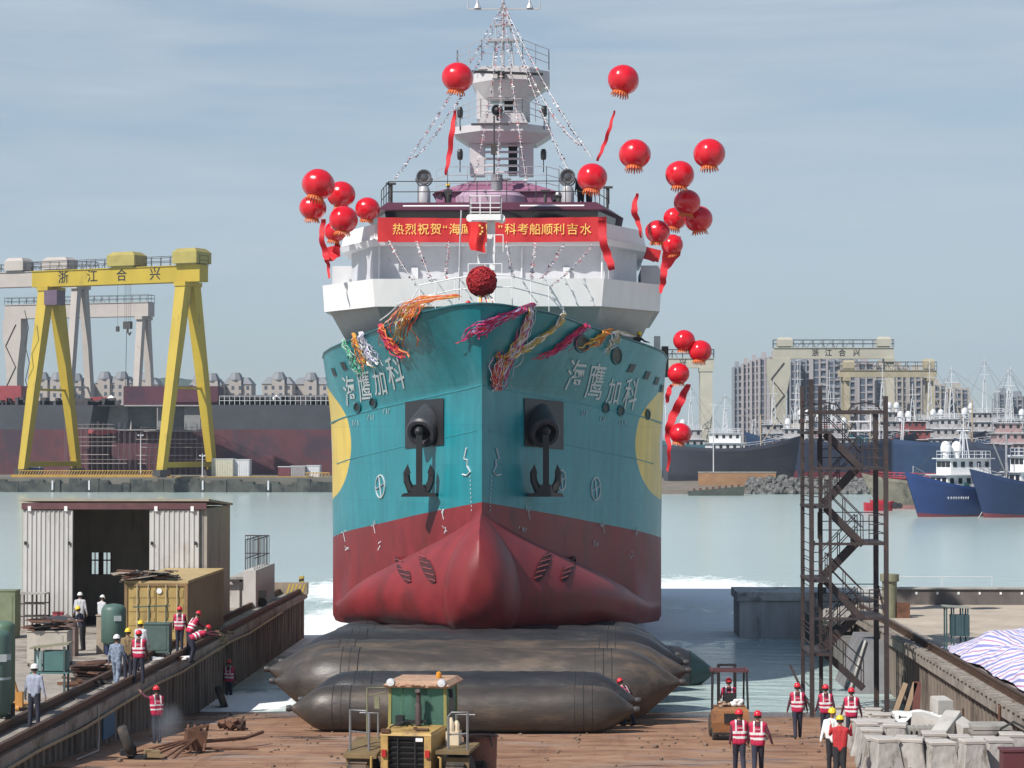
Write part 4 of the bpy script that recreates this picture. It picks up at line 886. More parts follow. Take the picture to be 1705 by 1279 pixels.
# ------------------------------------------------------------------ people
skinm = M('skin', (.36, .20, .135), .6, var=.08)
hairm = M('black_hair', (.015, .012, .012), .7)
shoem = M('dark_shoes', (.02, .018, .017), .7)
lipm = M('lips', (.25, .09, .08), .6); eyem = M('dark_eyes', (.02, .015, .012), .3)
refl = M('reflective_tape', (.70, .70, .70), .35, var=.05)
CLOTH = {}
def cloth(name, col, **k): return M(name + '_cloth', col, .8, var=k.pop('var', .18), vs=5, bump=.35, bs=9, **k)
MAROON = cloth('maroon', (.085, .018, .032)); NAVY = cloth('navy', (.022, .024, .042)); DARK = cloth('black', (.02, .02, .024))
GREYB = cloth('greyblue', (.30, .33, .42)); BROWN = cloth('khaki', (.24, .17, .09)); WHITE = cloth('white', (.72, .72, .70)); REDJ = cloth('red', (.42, .025, .03)); GREYC = cloth('light_grey', (.46, .47, .50))
CAMO = M('camouflage_cloth', (.22, .27, .36), .85, var=.35, vs=14, dirt=(.07, .085, .13), dpos=.46, ds=11)
VESTR = M('red_vest_cloth', (.46, .014, .065), .7, var=.12, vs=5, bump=.3, bs=8)
HELM = {'red': M('red_helmet', (.60, .02, .035), .3, var=.06), 'white': M('white_helmet', (.80, .80, .80), .3, var=.04), 'yellow': M('yellow_helmet', (.78, .55, .03), .3, var=.05)}
def rotX(v, a): c, s = math.cos(a), math.sin(a); return V((v.x, v.y * c - v.z * s, v.y * s + v.z * c))
def capsule(mb, a, b, ra, rb, n=10):
    a = V(a); b = V(b); d = (b - a); L_ = d.length or 1e-4; d = d / L_; u = d.orthogonal().normalized(); q = d.cross(u); rings = []
    for k in range(4):
        t = -math.pi / 2 + (k + .15) / 4 * math.pi / 2; rings.append([a + d * ra * math.sin(t) + (u * math.cos(2 * math.pi * j / n) + q * math.sin(2 * math.pi * j / n)) * ra * math.cos(t) for j in range(n)])
    for k in range(4):
        t = (k + .85) / 4 * math.pi / 2; rings.append([b + d * rb * math.sin(t) + (u * math.cos(2 * math.pi * j / n) + q * math.sin(2 * math.pi * j / n)) * rb * math.cos(t) for j in range(n)])
    mb.loft(rings)
def remeshed(mb, vox, smooth=3):
    o = mb.build('tmp', skinm); md = o.modifiers.new('r', 'REMESH'); md.mode = 'VOXEL'; md.voxel_size = vox
    sm = o.modifiers.new('s', 'SMOOTH'); sm.iterations = smooth; sm.factor = .5
    dg = bpy.context.evaluated_depsgraph_get(); me = bpy.data.meshes.new_from_object(o.evaluated_get(dg)); bpy.data.objects.remove(o); return me
def person(label, loc, rz, top, leg, helmet, vest=False, lean=0, side=0, hips=(0, 0), knees=(5, 5), sh=((5, 8), (5, 8)), el=(15, 15), h=1.75, head=(0, 0), group='workers in hard hats', hair=False, spread=.0, sit=False, shoe=None):
    """faces +Y; hips/knees/shoulder(flex, abduct)/elbow in degrees, (left, right)"""
    k = h / 1.75
    P = V((0, 0, .93)); sp = rotX(V((0, 0, 1)), -R(lean)); sp = V((sp.x + math.sin(R(side)), sp.y, sp.z)).normalized(); fw = rotX(V((0, 1, 0)), -R(lean)); rt = V((1, 0, 0))
    Nk = P + sp * .50; caps = []
    def C(a, b, ra, rb, mt): caps.append((V(a), V(b), ra, rb, mt))
    for s in (-1, 1):
        C(P + rt * s * .075 - sp * .02, P + rt * s * .10 + sp * .22, .108, .112, 1)
        C(P + rt * s * .10 + sp * .22, P + rt * s * .125 + sp * .42, .112, .085, 1)
        C(P + rt * s * .17 + sp * .44, Nk, .062, .06, 1)
    C(P - sp * .03, P + sp * .40 + fw * .01, .115, .105, 1)
    hd = rotX(sp, -R(head[0])); Hc = Nk + sp * .04 + hd * .135
    C(Nk - sp * .03, Nk + hd * .10, .055, .05, 0)
    hf = hd.cross(rt) * -1; hf = rotX(V((0, 1, 0)), -R(lean + head[0])); hq = Matrix.Rotation(R(head[1]), 3, hd); hf = hq @ hf; hr = hq @ rt
    C(Hc + hd * .015 - hf * .012, Hc + hd * .02 + hf * .015, .088, .086, 0); C(Hc - hd * .05 + hf * .018, Hc - hd * .075 + hf * .03, .062, .048, 0)
    C(Hc - hd * .02 + hf * .09, Hc - hd * .035 + hf * .105, .012, .014, 0)
    for s in (-1, 1): C(Hc + hr * s * .085 - hd * .01, Hc + hr * s * .09 + hd * .02, .018, .02, 0)
    feet = []; hands = []
    for i, s in enumerate((-1, 1)):
        hp = P + rt * s * .085 - sp * .03; th = rotX(V((s * spread, 0, -1)), R(hips[i])).normalized(); kn = hp + th * .43
        sh_ = rotX(V((s * spread * .6, 0, -1)), R(hips[i] - knees[i])).normalized(); an = kn + sh_ * .42
        C(hp, kn, .106, .078, 2); C(kn, an, .078, .062, 2)
        fd = rotX(V((0, 1, 0)), R(min(0, (hips[i] - knees[i]) * .6))); C(an - V((0, .02, .035)), an + fd * .15 - V((0, 0, .05)), .046, .036, 3); feet.append(an.z - .09 + min(0, fd.z * .15))
        so_ = Nk + rt * s * .185 - sp * .055
        f_, ab = sh[i]; ua = rotX(V((s * math.sin(R(ab)), 0, -math.cos(R(ab)))), R(f_ - lean * .0)); e_ = so_ + ua * .29
        fa = rotX(ua, R(el[i])) if True else ua; fa = V((fa.x * (1 - .012 * el[i]) if el[i] < 80 else fa.x - s * .35, fa.y, fa.z)).normalized(); wr = e_ + fa * .245
        C(so_, e_, .06, .047, 1); C(e_, wr, .047, .036, 1); C(wr, wr + fa * .05, .028, .034, 0)
        hands.append((wr + fa * .055, fa, s))
    z0 = min(feet) if not sit else .0
    mb = MB()
    for a, b, ra, rb, mt in caps: capsule(mb, a, b, ra, rb)
    me = remeshed(mb, .021)
    nv = len(me.vertices); co = np.empty(nv * 3); me.vertices.foreach_get('co', co); co = co.reshape(-1, 3); fc = np.empty(len(me.polygons) * 3); me.polygons.foreach_get('center', fc); fc = fc.reshape(-1, 3)
    best = np.full(len(fc), 1e9); idx = np.zeros(len(fc), int)
    for a, b, ra, rb, mt in caps:
        A = np.array(a); D = np.array(b) - A; t = np.clip(((fc - A) @ D) / max(1e-9, D @ D), 0, 1); d = np.linalg.norm(fc - A - t[:, None] * D, axis=1) - (ra + (rb - ra) * t) - (.006 if mt == 2 else 0); u = d < best; best[u] = d[u]; idx[u] = mt
    # hands: five bent fingers, and eyes / mouth, joined into the same mesh
    m = MB(); m.v = [V(c) for c in co]; m.f = [list(p.vertices) for p in me.polygons]; m.m = [int(i) for i in idx]
    bpy.data.meshes.remove(me)
    for p, d, s in hands:
        acr = V((0, 1, 0)); acr = (acr - d * acr.dot(d)); acr = acr.normalized() if acr.length > .2 else (V((0, 0, 1)) - d * d.z).normalized(); inw = d.cross(acr) * s
        for q, L_ in enumerate((.062, .074, .078, .068)):
            b = p + d * .012 + acr * (.027 - .018 * q) * 1.0; m.tube([b, b + d * L_ * .5 + inw * -.006, b + d * L_ * .85 + inw * -.024, b + d * L_ * .98 + inw * -.045], [.009, .0085, .008, .006], 0, 6)
        b = p - d * .03 + acr * .026; m.tube([b, b + acr * .025 + d * .02 - inw * .012, b + acr * .03 + d * .05 - inw * .022], [.012, .010, .007], 0, 6)
    for s in (-1, 1): m.ball(Hc + hr * s * .032 + hf * .088 + hd * .005, .011, 6, 4, 4)
    m.tube([Hc - hd * .062 + hf * .088 - hr * .022, Hc - hd * .064 + hf * .094, Hc - hd * .062 + hf * .088 + hr * .022], .006, 5, 5)
    off = V((0, 0, -z0)); m.v = [(v + off) * k for v in m.v]
    t = thing('person', label, 'person', loc, rz, group)
    m.build('body', [skinm, top, leg, shoe or shoem, eyem, lipm], t, True, 80)
    # hard hat
    m = MB(); Q = Matrix((hr, hf, hd)).transposed(); cc = Hc + hd * .03
    m.lathe([(.118, -.012), (.122, 0), (.108, .004), (.105, .03), (.095, .065), (.072, .095), (.04, .113), (.004, .119)], cc, 18, 'z', 0, Q)
    m.loft([[cc + hr * x + hf * y + hd * z for x, y, z in ((-.07, .08, 0), (.07, .08, 0), (.07, .08, .01), (-.07, .08, .01))], [cc + hr * x + hf * y + hd * z for x, y, z in ((-.045, .165, -.018), (.045, .165, -.018), (.045, .165, -.01), (-.045, .165, -.01))]])
    m.tube([cc + hf * .1 * math.cos(a) + hd * (.004 + .118 * math.sin(a)) for a in [math.pi * i / 8 for i in range(9)]], .012, 0, 5)
    m.v = [(v + off) * k for v in m.v]; m.build('hard_hat', HELM[helmet], t, True, 50)
    if hair or True:
        m = MB(); m.lathe([(.088, -.055), (.096, -.02), (.097, .02), (.09, .03)], Hc - hf * .006, 14, 'z', 0, Q); ff = []
        for f in m.f:
            c = sum((m.v[i] for i in f), V()) / len(f)
            if len(f) == 4 and (c - Hc).dot(hf) < .03: ff.append(f)
        m.f = ff; m.m = [0] * len(ff); m.v = [(v + off) * k for v in m.v]; m.build('hair', hairm, t, True, 80)
    if vest:
        m = MB()
        for a, b, ra, rb, mt in caps[:7]:
            if caps.index((a, b, ra, rb, mt)) in (2, 5): b = a + (b - a) * .55
            capsule(m, a, b, ra + .02, rb + .02)
        me = remeshed(m, .022, 2); m = MB(); m.v = [v.co.copy() for v in me.vertices]
        for p in me.polygons:
            c = p.center - P; tt = c.dot(sp); xx = abs(c.dot(rt)); mt = 0
            if tt < -.10 or (tt > .40 and xx < .075): continue
            if .06 < tt < .115 or .19 < tt < .245: mt = 1
            if tt > .245 and .085 < xx < .125: mt = 1
            m.f.append(list(p.vertices)); m.m.append(mt)
        bpy.data.meshes.remove(me); m.v = [(v + off) * k for v in m.v]; vo = m.build('safety_vest', [VESTR, refl], t, True, 80)
        m = MB(); rr = random.Random(len(label))
        c0 = P + sp * .335 - fw * .128
        for q in range(4): 
            cx = (q - 1.5) * .035
            for w_ in range(2): m.bar(c0 + rt * (cx - .012) + sp * (.012 - .02 * w_ + rr.uniform(-.004, .004)) - fw * .012, c0 + rt * (cx + .012) + sp * (.012 - .02 * w_ + rr.uniform(-.004, .004)) - fw * .012, .007)
            m.bar(c0 + rt * cx + sp * .02 - fw * .012, c0 + rt * cx - sp * .02 - fw * .012, .007)
        m.v = [(v + off) * k for v in m.v]; m.build('back_lettering', refl, vo)
    return t
def dp(px, py, z=DECK): p = on_z(px, py, z); return (p.x, p.y, z)
def rpt(px, py): p = on_ramp(px, py); return (p.x, p.y, ramp_z(p.y) + .0)
RV = dict(top=MAROON, leg=NAVY, helmet='red', vest=True)
# left quay
person('white hatted worker in grey blue shirt and dark trousers alone by the green tank', dp(57, 1213), R(-8), GREYB, NAVY, 'white', sh=((2, 14), (-4, 14)), el=(18, 12), h=1.78, spread=.05)
person('worker in white hard hat and pale grey overalls standing tall before the dark shed doorway', dp(133, 1057), R(5), GREYC, GREYC, 'white', sh=((10, 10), (-5, 12)), spread=.06)
person('shorter white hatted worker in pale jacket right of the tall one at the shed', dp(169, 1060), R(-30), GREYC, NAVY, 'white', sh=((35, 10), (25, 15)), el=(60, 60), head=(18, 0), h=1.7)
person('worker in yellow hard hat and blue jacket bending over by the white workbench', dp(137, 1084), R(75), NAVY, DARK, 'yellow', lean=16, sh=((40, 6), (35, 6)), el=(30, 30), h=1.72)
person('man in blue camouflage suit and white hard hat walking along the quay', dp(194, 1149), R(-12), CAMO, CAMO, 'white', hips=(12, -10), knees=(8, 14), sh=((-10, 10), (12, 10)), el=(18, 25), h=1.78)
person('worker in yellow hard hat and khaki jacket standing behind the red vested man', dp(213, 1136), R(20), BROWN, NAVY, 'yellow', sh=((5, 8), (10, 8)), h=1.78)
person('worker in yellow hard hat and pale grey jacket farthest back in the standing group', dp(234, 1118), R(-15), GREYC, NAVY, 'yellow', sh=((10, 8), (8, 8)), h=1.76)
person('red vested worker standing with legs apart at the rail near the camouflage man', dp(231, 1139), R(0), spread=.09, sh=((8, 10), (2, 12)), h=1.76, **RV)
person('red helmeted worker in red vest standing upright at the corner of the ochre container', dp(299, 1087), R(10), sh=((10, 8), (5, 12)), h=1.74, **RV)
person('red vested worker leaning forward behind the crouching one near the ochre container', dp(316, 1092), R(-55), lean=30, sh=((50, 5), (45, 5)), el=(15, 15), h=1.74, **RV)
person('red vested worker bent double over the quay rail', dp(320, 1105), R(-65), lean=68, hips=(20, 5), knees=(35, 20), sh=((85, 5), (75, 5)), el=(10, 10), head=(-30, 0), h=1.74, **RV)
# in the slip
person('red vested worker at the water edge by the left wall', rpt(381, 1170), R(-15), sh=((5, 10), (10, 10)), h=1.76, **RV)
person('red vested worker with raised arm standing in smoke against the left wall', rpt(261, 1238), R(35), sh=((95, 12), (60, 10)), el=(25, 30), lean=4, h=1.78, **RV)
person('red helmeted worker stooping at the right end of the nearest airbag', rpt(1046, 1210), R(60), lean=28, hips=(15, -8), knees=(15, 10), sh=((70, 8), (60, 8)), el=(15, 15), h=1.74, **RV)
person('left one of two red vested men walking away side by side behind the forklift', rpt(1231, 1293), R(4), hips=(14, -10), knees=(4, 18), sh=((-12, 8), (10, 8)), el=(14, 20), h=1.76, **RV)
person('right one of two red vested men walking away side by side, arm swung out', rpt(1262, 1295), R(-6), hips=(-12, 14), knees=(18, 4), sh=((10, 8), (-10, 24)), el=(15, 25), h=1.75, **RV)
person('red vested man striding down the slipway alone beside the stair tower', rpt(1328, 1231), R(0), hips=(-8, 10), knees=(12, 3), sh=((-6, 16), (8, 16)), el=(18, 18), h=1.80, **RV)
person('red vested man between the lone strider and the man by the keel blocks', rpt(1375, 1232), R(8), hips=(8, -6), knees=(4, 12), sh=((8, 14), (-8, 14)), el=(18, 18), h=1.76, **RV)
person('red vested man standing close against the concrete keel blocks', rpt(1418, 1240), R(-4), sh=((5, 16), (4, 16)), el=(20, 20), h=1.76, spread=.04, **RV)
person('man in yellow hard hat and white shirt with black trousers facing the viewer', rpt(1386, 1290), R(172), WHITE, DARK, 'yellow', sh=((6, 12), (4, 14)), el=(15, 15), h=1.75)
person('yellow hatted man in red jacket holding both hands up to his face', rpt(1399, 1306), R(-10), REDJ, DARK, 'yellow', sh=((55, 18), (55, 18)), el=(95, 95), head=(10, 0), h=1.72)
# aboard
ROOFZ = 21.53
def ab(px, Y, z): p = at(px, 300, Y); return (p.x, Y, z)
person('dark clothed man in yellow hard hat on the wheelhouse roof left of the mast house', ab(746, 110.5, ROOFZ - .6), R(160), DARK, DARK, 'yellow', sh=((30, 8), (30, 8)), el=(60, 60), h=1.6, group='people on the ship')
person('dark clothed person crouching on the wheelhouse roof near the right searchlight', ab(929, 110.6, ROOFZ - .75), R(170), DARK, DARK, 'white', lean=15, sh=((40, 8), (40, 8)), el=(40, 40), h=1.35, group='people on the ship')
person('person in dark clothes at the roof railing, upper body hidden behind a red balloon', ab(967, 110.6, ROOFZ - .25), R(180), DARK, DARK, 'yellow', group='people on the ship')
person('second dark clothed person behind the balloon at the right end of the roof railing', ab(981, 110.7, ROOFZ - .3), R(150), DARK, NAVY, 'red', group='people on the ship')
p = at(1062, 572, 108.6); person('deckhand in dark jacket and yellow hard hat leaning over the right bulwark', (p.x - .15, 108.9, z_deck(108.9) - .95), R(-150), DARK, DARK, 'yellow', lean=42, sh=((60, 10), (60, 10)), el=(20, 20), head=(-15, 0), h=1.72, group='people on the ship')
p = at(782, 500, 98.8); person('person half hidden behind the crimson flower ball at the stem', (p.x, 98.8, 14.75), R(170), MAROON, DARK, 'red', lean=18, head=(20, 0), h=1.7, group='people on the ship')

# ------------------------------------------------------------------ wheel loader
yel = M('loader_yellow', (.40, .26, .085), .55, var=.22, vs=3, dirt=(.19, .11, .06), dpos=.50, ds=2.2)
tyre = M('tyre_rubber', (.03, .028, .026), .85, var=.35, dirt=(.12, .085, .06), dpos=.5, bump=.3)
LY = 54.4; lx = at(689, 1200, LY).x; LZ = ramp_z(55)
lo_ = thing('wheel_loader', 'yellow wheel loader seen from behind with green glazed cab and black radiator grille', 'loader', (lx - .17, LY, LZ), R(-8)); lo_.scale = (1, 1, .89)
def LP(px, py, Y=0): p = at(px, py, LY + Y); return V((p.x - lx, Y, p.z - LZ))
def wheel(par, c, r, wd, m1, m2, n=24):
    m = MB(); m.lathe([(r * .55, -wd / 2), (r * .9, -wd / 2), (r, -wd * .36), (r, wd * .36), (r * .9, wd / 2), (r * .55, wd / 2)], c, n, 'x')
    for j in range(n): 
        a = 2 * math.pi * j / n; m.box((c[0], c[1] + r * math.cos(a), c[2] + r * math.sin(a)), (wd * .8, .06, .09), rx=a)
    o = m.build('wheel', m1, par, True, 35)
    m = MB(); m.lathe([(.02, -wd * .4), (r * .56, -wd * .42), (r * .56, wd * .42), (.02, wd * .4)], c, 18, 'x'); m.build('rim', m2, o, True, 35)
for sx in (-1, 1):
    for y in (.55, 3.3): wheel(lo_, (sx * 1.12, y, .72), .72, .52, tyre, yel)
g = MB(); g.loft([[(-.58, -.05, .6), (-.42, -.05, .6), (-.42, 1.2, .6), (-.66, 1.2, .6)], [(-.58, -.05, 1.94), (-.42, -.05, 1.94), (-.42, 1.2, 2.0), (-.66, 1.2, 2.0)]]); g.loft([[(.58, -.05, .6), (.42, -.05, .6), (.42, 1.2, .6), (.68, 1.2, .6)], [(.58, -.05, 1.94), (.42, -.05, 1.94), (.42, 1.2, 2.0), (.68, 1.2, 2.0)]])
g.loft([[(-.59, -.06, 1.945), (.59, -.06, 1.945), (.69, 1.2, 2.005), (-.67, 1.2, 2.005)], [(-.56, .0, 2.02), (.56, .0, 2.02), (.64, 1.2, 2.07), (-.62, 1.2, 2.07)]]); g.bx(-.42, .42, .35, 1.2, .7, 1.94); g.build('engine_hood', yel, lo_, True, 25)
g = MB(); g.box((-.48, .02, 2.06), (.2, .16, .08)); g.box((.3, .3, 2.07), (.3, .2, .03)); g.lathe([(.05, 0), (.05, .05), (.02, .06)], (.1, .5, 2.05), 10); g.build('hood_fitting', rust, lo_)
for sx in (-1, 1): g = MB(); g.box((sx * .5, -.08, 1.5), (.10, .06, .18)); g.build('tail_lamp', M('lamp_red', (.4, .02, .02), .3), lo_)
g = MB(); g.bx(-.42, .42, .12, .3, .55, 1.93)
for i in range(9): g.box((0, .07, .66 + i * .14), (.83, .10, .025), 0, 0, .5)
for x in (-.2, .2): g.bx(x - .012, x + .012, .0, .03, .6, 1.9)
g.build('radiator_grille', black, lo_)
g = MB(); g.bx(.22, .38, -.02, .0, 1.80, 1.90); g.build('number_plate', white, lo_)
g = MB(); g.bx(-1.15, 1.15, .3, 1.3, .45, .95); g.bx(-.6, .6, 1.0, 4.2, .55, 1.2); g.build('chassis', steel, lo_)
for sx in (-1, 1):
    g = MB(); g.prism([(-.05, 1.35), (1.3, 1.62), (1.3, 1.72), (-.05, 1.45)] if sx < 0 else [(-.05, 1.5), (1.3, 1.55), (1.3, 1.63), (-.05, 1.58)], min(sx * .68, sx * 1.45), max(sx * .68, sx * 1.45), 'x'); g.bx(min(sx * .9, sx * 1.42), max(sx * .9, sx * 1.42), .1, .2, .8, 1.4); g.build('fender', M('fender_dirty', (.16, .11, .05), .7, var=.4), lo_)
    g = MB(); x0, x1 = sx * .92, sx * 1.36
    g.tube([(x0, .25, 1.5), (x0, .25, 2.42), (sx * 1.0, .25, 2.52), (x1, .25, 2.54), (x1, .25, 1.5)], .03); g.tube([(x0, 1.2, 1.6), (x0, 1.2, 2.35), (x1, 1.2, 2.35)], .025); g.tube([(x1, .25, 2.0), (x0, .3, 1.95)], .02); g.build('grab_rail', M('loader_rail', (.20, .20, .21), .5, .2, var=.2), lo_)
    g = MB(); g.tube([(sx * .74, -.02, 1.42), (sx * .80, -.05, 1.40), (sx * .80, -.05, .92), (sx * .72, -.02, .85)], .028); g.build('hood_handle', yel, lo_)
cab = MB()
for x in (-.66, .66):
    for y in (1.25, 2.55): cab.bar((x, y, 1.75), (x * .98, y, 3.05), .07)
cab.bx(-.68, .68, 1.22, 2.6, 1.65, 2.0); cab.build('cab_frame', M('cab_olive', (.24, .22, .07), .5, var=.2), lo_)
cab = MB(); cab.loft([[(-.75, 1.1, 3.03), (.75, 1.1, 3.03), (.75, 2.75, 3.03), (-.75, 2.75, 3.03)], [(-.78, 1.05, 3.09), (.78, 1.05, 3.09), (.78, 2.8, 3.09), (-.78, 2.8, 3.09)], [(-.66, 1.2, 3.2), (.66, 1.2, 3.2), (.66, 2.7, 3.2), (-.66, 2.7, 3.2)]])
for i in range(14): cab.ball((rng.uniform(-.7, .7), 1.08 + rng.uniform(-.02, .04), 3.08 + rng.uniform(-.02, .05)), (rng.uniform(.05, .16), .06, .04), 7, 5)
cab.build('cab_roof', M('faded_canvas', (.40, .25, .165), .85, var=.3, vs=4, dirt=(.30, .14, .10), dpos=.52, bump=.5, bs=8), lo_, True, 30)
gm = bpy.data.materials.new('green_glass'); gm.use_nodes = True; gb = gm.node_tree.nodes['Principled BSDF']; gb.inputs['Base Color'].default_value = (.35, .62, .52, 1); gb.inputs['Transmission Weight'].default_value = .85; gb.inputs['Roughness'].default_value = .06; gb.inputs['IOR'].default_value = 1.05
for nm, a in (('rear_window', (-.62, .62, 1.235, 1.245)), ('front_window', (-.62, .62, 2.55, 2.56))):
    g = MB(); g.bx(a[0], a[1], a[2], a[3], 2.0, 3.0); g.build(nm, gm, lo_)
for sx in (-1, 1): g = MB(); g.bx(sx * .66 - .005, sx * .66 + .005, 1.3, 2.5, 2.0, 3.0); g.build('side_window', gm, lo_)
g = MB(); g.box((.0, 2.0, 1.95), (.5, .45, .25)); g.box((0, 1.75, 2.35), (.46, .14, .75)); g.box((0, 1.74, 2.82), (.26, .1, .2)); g.build('driver_seat', M('teal_seat', (.04, .09, .09), .7), lo_)
g = MB(); g.tube([(.07, 1.0, 2.05), (.07, 1.0, 2.95)], .055, 0, 12); g.lathe([(.075, 0), (.075, .5), (.05, .56)], (.07, 1.0, 2.1), 12); g.tube([(.07, 1.0, 2.9), (.07, .9, 2.98)], .06, 0, 12); g.build('exhaust_pipe', M('exhaust_brown', (.06, .04, .04), .6), lo_, True)
g = MB(); g.bx(-.45, -.28, .9, 1.15, 2.06, 2.32); g.tube([(-.2, 1.05, 2.16), (.25, 1.05, 2.18)], .045); g.build('filter_box', black, lo_)
g = MB(); g.lathe([(.08, 0), (.09, .2), (.04, .3), (.03, .36)], (.86, .9, 1.95), 10); g.lathe([(.07, 0), (.07, .22), (.03, .3)], (.98, .95, 1.93), 10); g.box((.9, 1.0, 1.78), (.3, .4, .35)); g.build('tank_bottles', M('cream_plastic', (.6, .5, .36), .5), lo_, True, 30)
g = MB(); g.tube([(-1.18, 1.2, 1.6), (-1.18, 1.2, 3.0), (-.72, 1.3, 3.0)], .025); g.tube([(-1.15, 1.2, 2.8), (-.75, 1.25, 2.9)], .015); g.box((-.95, 1.2, 2.62), (.12, .04, .3)); g.build('mirror_arm', M('olive_pole', (.17, .17, .10), .6), lo_)
g = MB()
for i in range(5): g.tube([(.72 + .02 * i, 1.3, 3.0), (.76 + .03 * i, 1.2, 2.7 - .1 * i), (.74 + .02 * i, 1.25, 2.1)], .012, 0, 5)
g.build('cable', rubber, lo_)
for sx in (-1, 1):
    g = MB(); g.lathe([(.02, -.06), (.09, -.05), (.11, .03), (.10, .05), (.02, .05)], (sx * .6, 1.08, 3.16), 12, 'y'); g.build('work_lamp', greywhite, lo_, True)
    g = MB(); g.bar((sx * .78, 1.3, 1.05), (sx * 1.3, 1.3, 1.05), .3, .05); g.bar((sx * .78, 1.3, .75), (sx * 1.2, 1.3, .75), .28, .05); g.build('boarding_step', steel, lo_)
g = MB()
for i in range(3): g.tube([(-.3 + i * .12, 1.0, 2.06), (-.35 + i * .1, .8, 2.16 + .03 * i), (-.5, .6, 2.08), (-.62, .9, 1.9)], .018, 0, 5)
g.build('hydraulic_hose', rubber, lo_)
g = MB(); g.lathe([(.06, 0), (.07, .05), (.06, .14), (.02, .17)], (.35, 2.0, 3.2), 10); g.build('beacon', M('beacon_amber', (.6, .25, .02), .3), lo_, True)
g = MB(); g.tube([(0, 1.7, 2.3), (0, 1.95, 2.15)], .02); g.tube([(.17 * math.cos(a), 1.5 + .04 * math.sin(a), 2.35 + .15 * math.sin(a)) for a in [2 * math.pi * k / 16 for k in range(17)]], .016, 0, 5); g.build('steering_wheel', black, lo_)
# bucket beyond, poking out on the right
g = MB(); g.prism([(3.7, .15), (4.7, .1), (4.75, .2), (3.95, .5), (3.75, 1.15), (3.55, 1.2)], -1.35, 1.35, 'x'); g.bx(-.4, -.25, 2.8, 3.9, .9, 1.15); g.bx(.25, .4, 2.8, 3.9, .9, 1.15); g.build('bucket', rust, lo_)
# rusty bin beside the loader
bz = ramp_z(57.2); bp_ = at(800, 1250, 57.2); bn_ = thing('rusty_bin', 'rusty brown steel bin with a bent rim to the right of the loader', 'bin', (bp_.x, 57.2, bz))
g = MB(); hb = at(800, 1226, 57.2).z - bz; g.lathe([(.02, .02), (.36, .02), (.40, hb), (.44, hb), (.44, hb + .02), (.37, hb - .01), (.34, .06), (.02, .06)], (0, 0, 0), 20); g.build('bin_body', M('rust_paint', (.22, .10, .07), .8, var=.35, dirt=(.10, .05, .035)), bn_, True, 30)
g = MB(); g.tube([(.25, -.34, hb - .02), (.25, -.4, hb + .06), (.3, -.38, hb - .2)], .02); g.build('handle', steel, bn_)

# ------------------------------------------------------------------ forklift with driver
FYk = on_ramp(1217, 1235).y + .3; fpos = on_ramp(1217, 1235); fk = thing('forklift', 'rusty orange forklift driving down towards the water with a black overhead guard', 'forklift', (fpos.x, FYk, ramp_z(FYk)))
org = M('rusty_orange', (.26, .115, .045), .65, var=.35, dirt=(.10, .05, .03), dpos=.52)
g = MB(); g.loft([[(-.56, -.25, .3), (.56, -.25, .3), (.56, .7, .3), (-.56, .7, .3)], [(-.6, -.32, .62), (.6, -.32, .62), (.6, .7, .62), (-.6, .7, .62)], [(-.58, -.28, 1.0), (.58, -.28, 1.0), (.58, .7, 1.0), (-.58, .7, 1.0)], [(-.5, -.1, 1.1), (.5, -.1, 1.1), (.5, .7, 1.1), (-.5, .7, 1.1)]]); g.bx(-.55, .55, .7, 1.7, .3, .75); g.build('counterweight', org, fk, False)
g = MB(); g.bx(-.22, .32, -.36, -.3, .62, .92); g.bx(-.5, .5, -.3, .6, .22, .3); g.build('vent_panel', black, fk)
for sx in (-1, 1):
    wheel(fk, (sx * .48, .05, .27), .27, .2, tyre, org, 16); wheel(fk, (sx * .5, 1.55, .34), .34, .22, tyre, org, 16)
    g = MB(); g.bar((sx * .58, .1, 1.0), (sx * .55, .22, 2.2), .07); g.build('guard_post', black, fk); g = MB(); g.bar((sx * .52, 1.4, .75), (sx * .52, 1.1, 2.2), .06); g.build('guard_post', black, fk)
g = MB(); 
for y in (.15, .4, .65, .9, 1.12): g.bx(-.62, .62, y, y + .07, 2.2, 2.26)
for x in (-.6, .54): g.bx(x, x + .07, .12, 1.22, 2.2, 2.28)
g.build('overhead_guard', M('guard_maroon', (.09, .03, .035), .5), fk)
g = MB()
for x in (-.32, .22): g.bx(x, x + .1, 1.75, 1.9, .15, 2.3)
for z in (.4, 1.2, 2.25): g.bx(-.3, .3, 1.77, 1.87, z, z + .08)
g.build('lift_mast', black, fk)
g = MB()
for x in (-.3, .2): g.bx(x, x + .1, 1.9, 2.9, .12, .17)
g.build('fork', steel, fk)
g = MB(); g.box((0, .75, 1.0), (.45, .4, .15)); g.box((0, .55, 1.25), (.42, .1, .5)); g.build('driver_seat', black, fk)
person('forklift driver in red helmet and red vest sitting under the overhead guard', (fpos.x, FYk + .72, ramp_z(FYk) + .22), 0, hips=(80, 80), knees=(75, 75), sh=((45, 8), (45, 8)), el=(25, 25), sit=True, **RV)
rg = thing('rag_bundle', 'white rag sack on the rear of the forklift beside the driver', 'rags', (fpos.x + .22, FYk + .15, ramp_z(FYk) + 1.1)); g = MB(); r_ = random.Random(4)
for i in range(9): g.ball((r_.uniform(-.15, .15), r_.uniform(-.1, .1), r_.uniform(.05, .2)), (r_.uniform(.06, .13), r_.uniform(.06, .12), r_.uniform(.05, .1)), 8, 6)
g.build('sack', WHITE, rg, True, 80)
rg = thing('junk_heap', 'brown heap of rope and rags on the forklift left of the white sack', 'rags', (fpos.x - .18, FYk + .12, ramp_z(FYk) + 1.1)); g = MB()
for i in range(9): g.ball((r_.uniform(-.15, .15), r_.uniform(-.1, .1), r_.uniform(.02, .17)), (r_.uniform(.06, .12), r_.uniform(.06, .12), r_.uniform(.04, .09)), 7, 5)
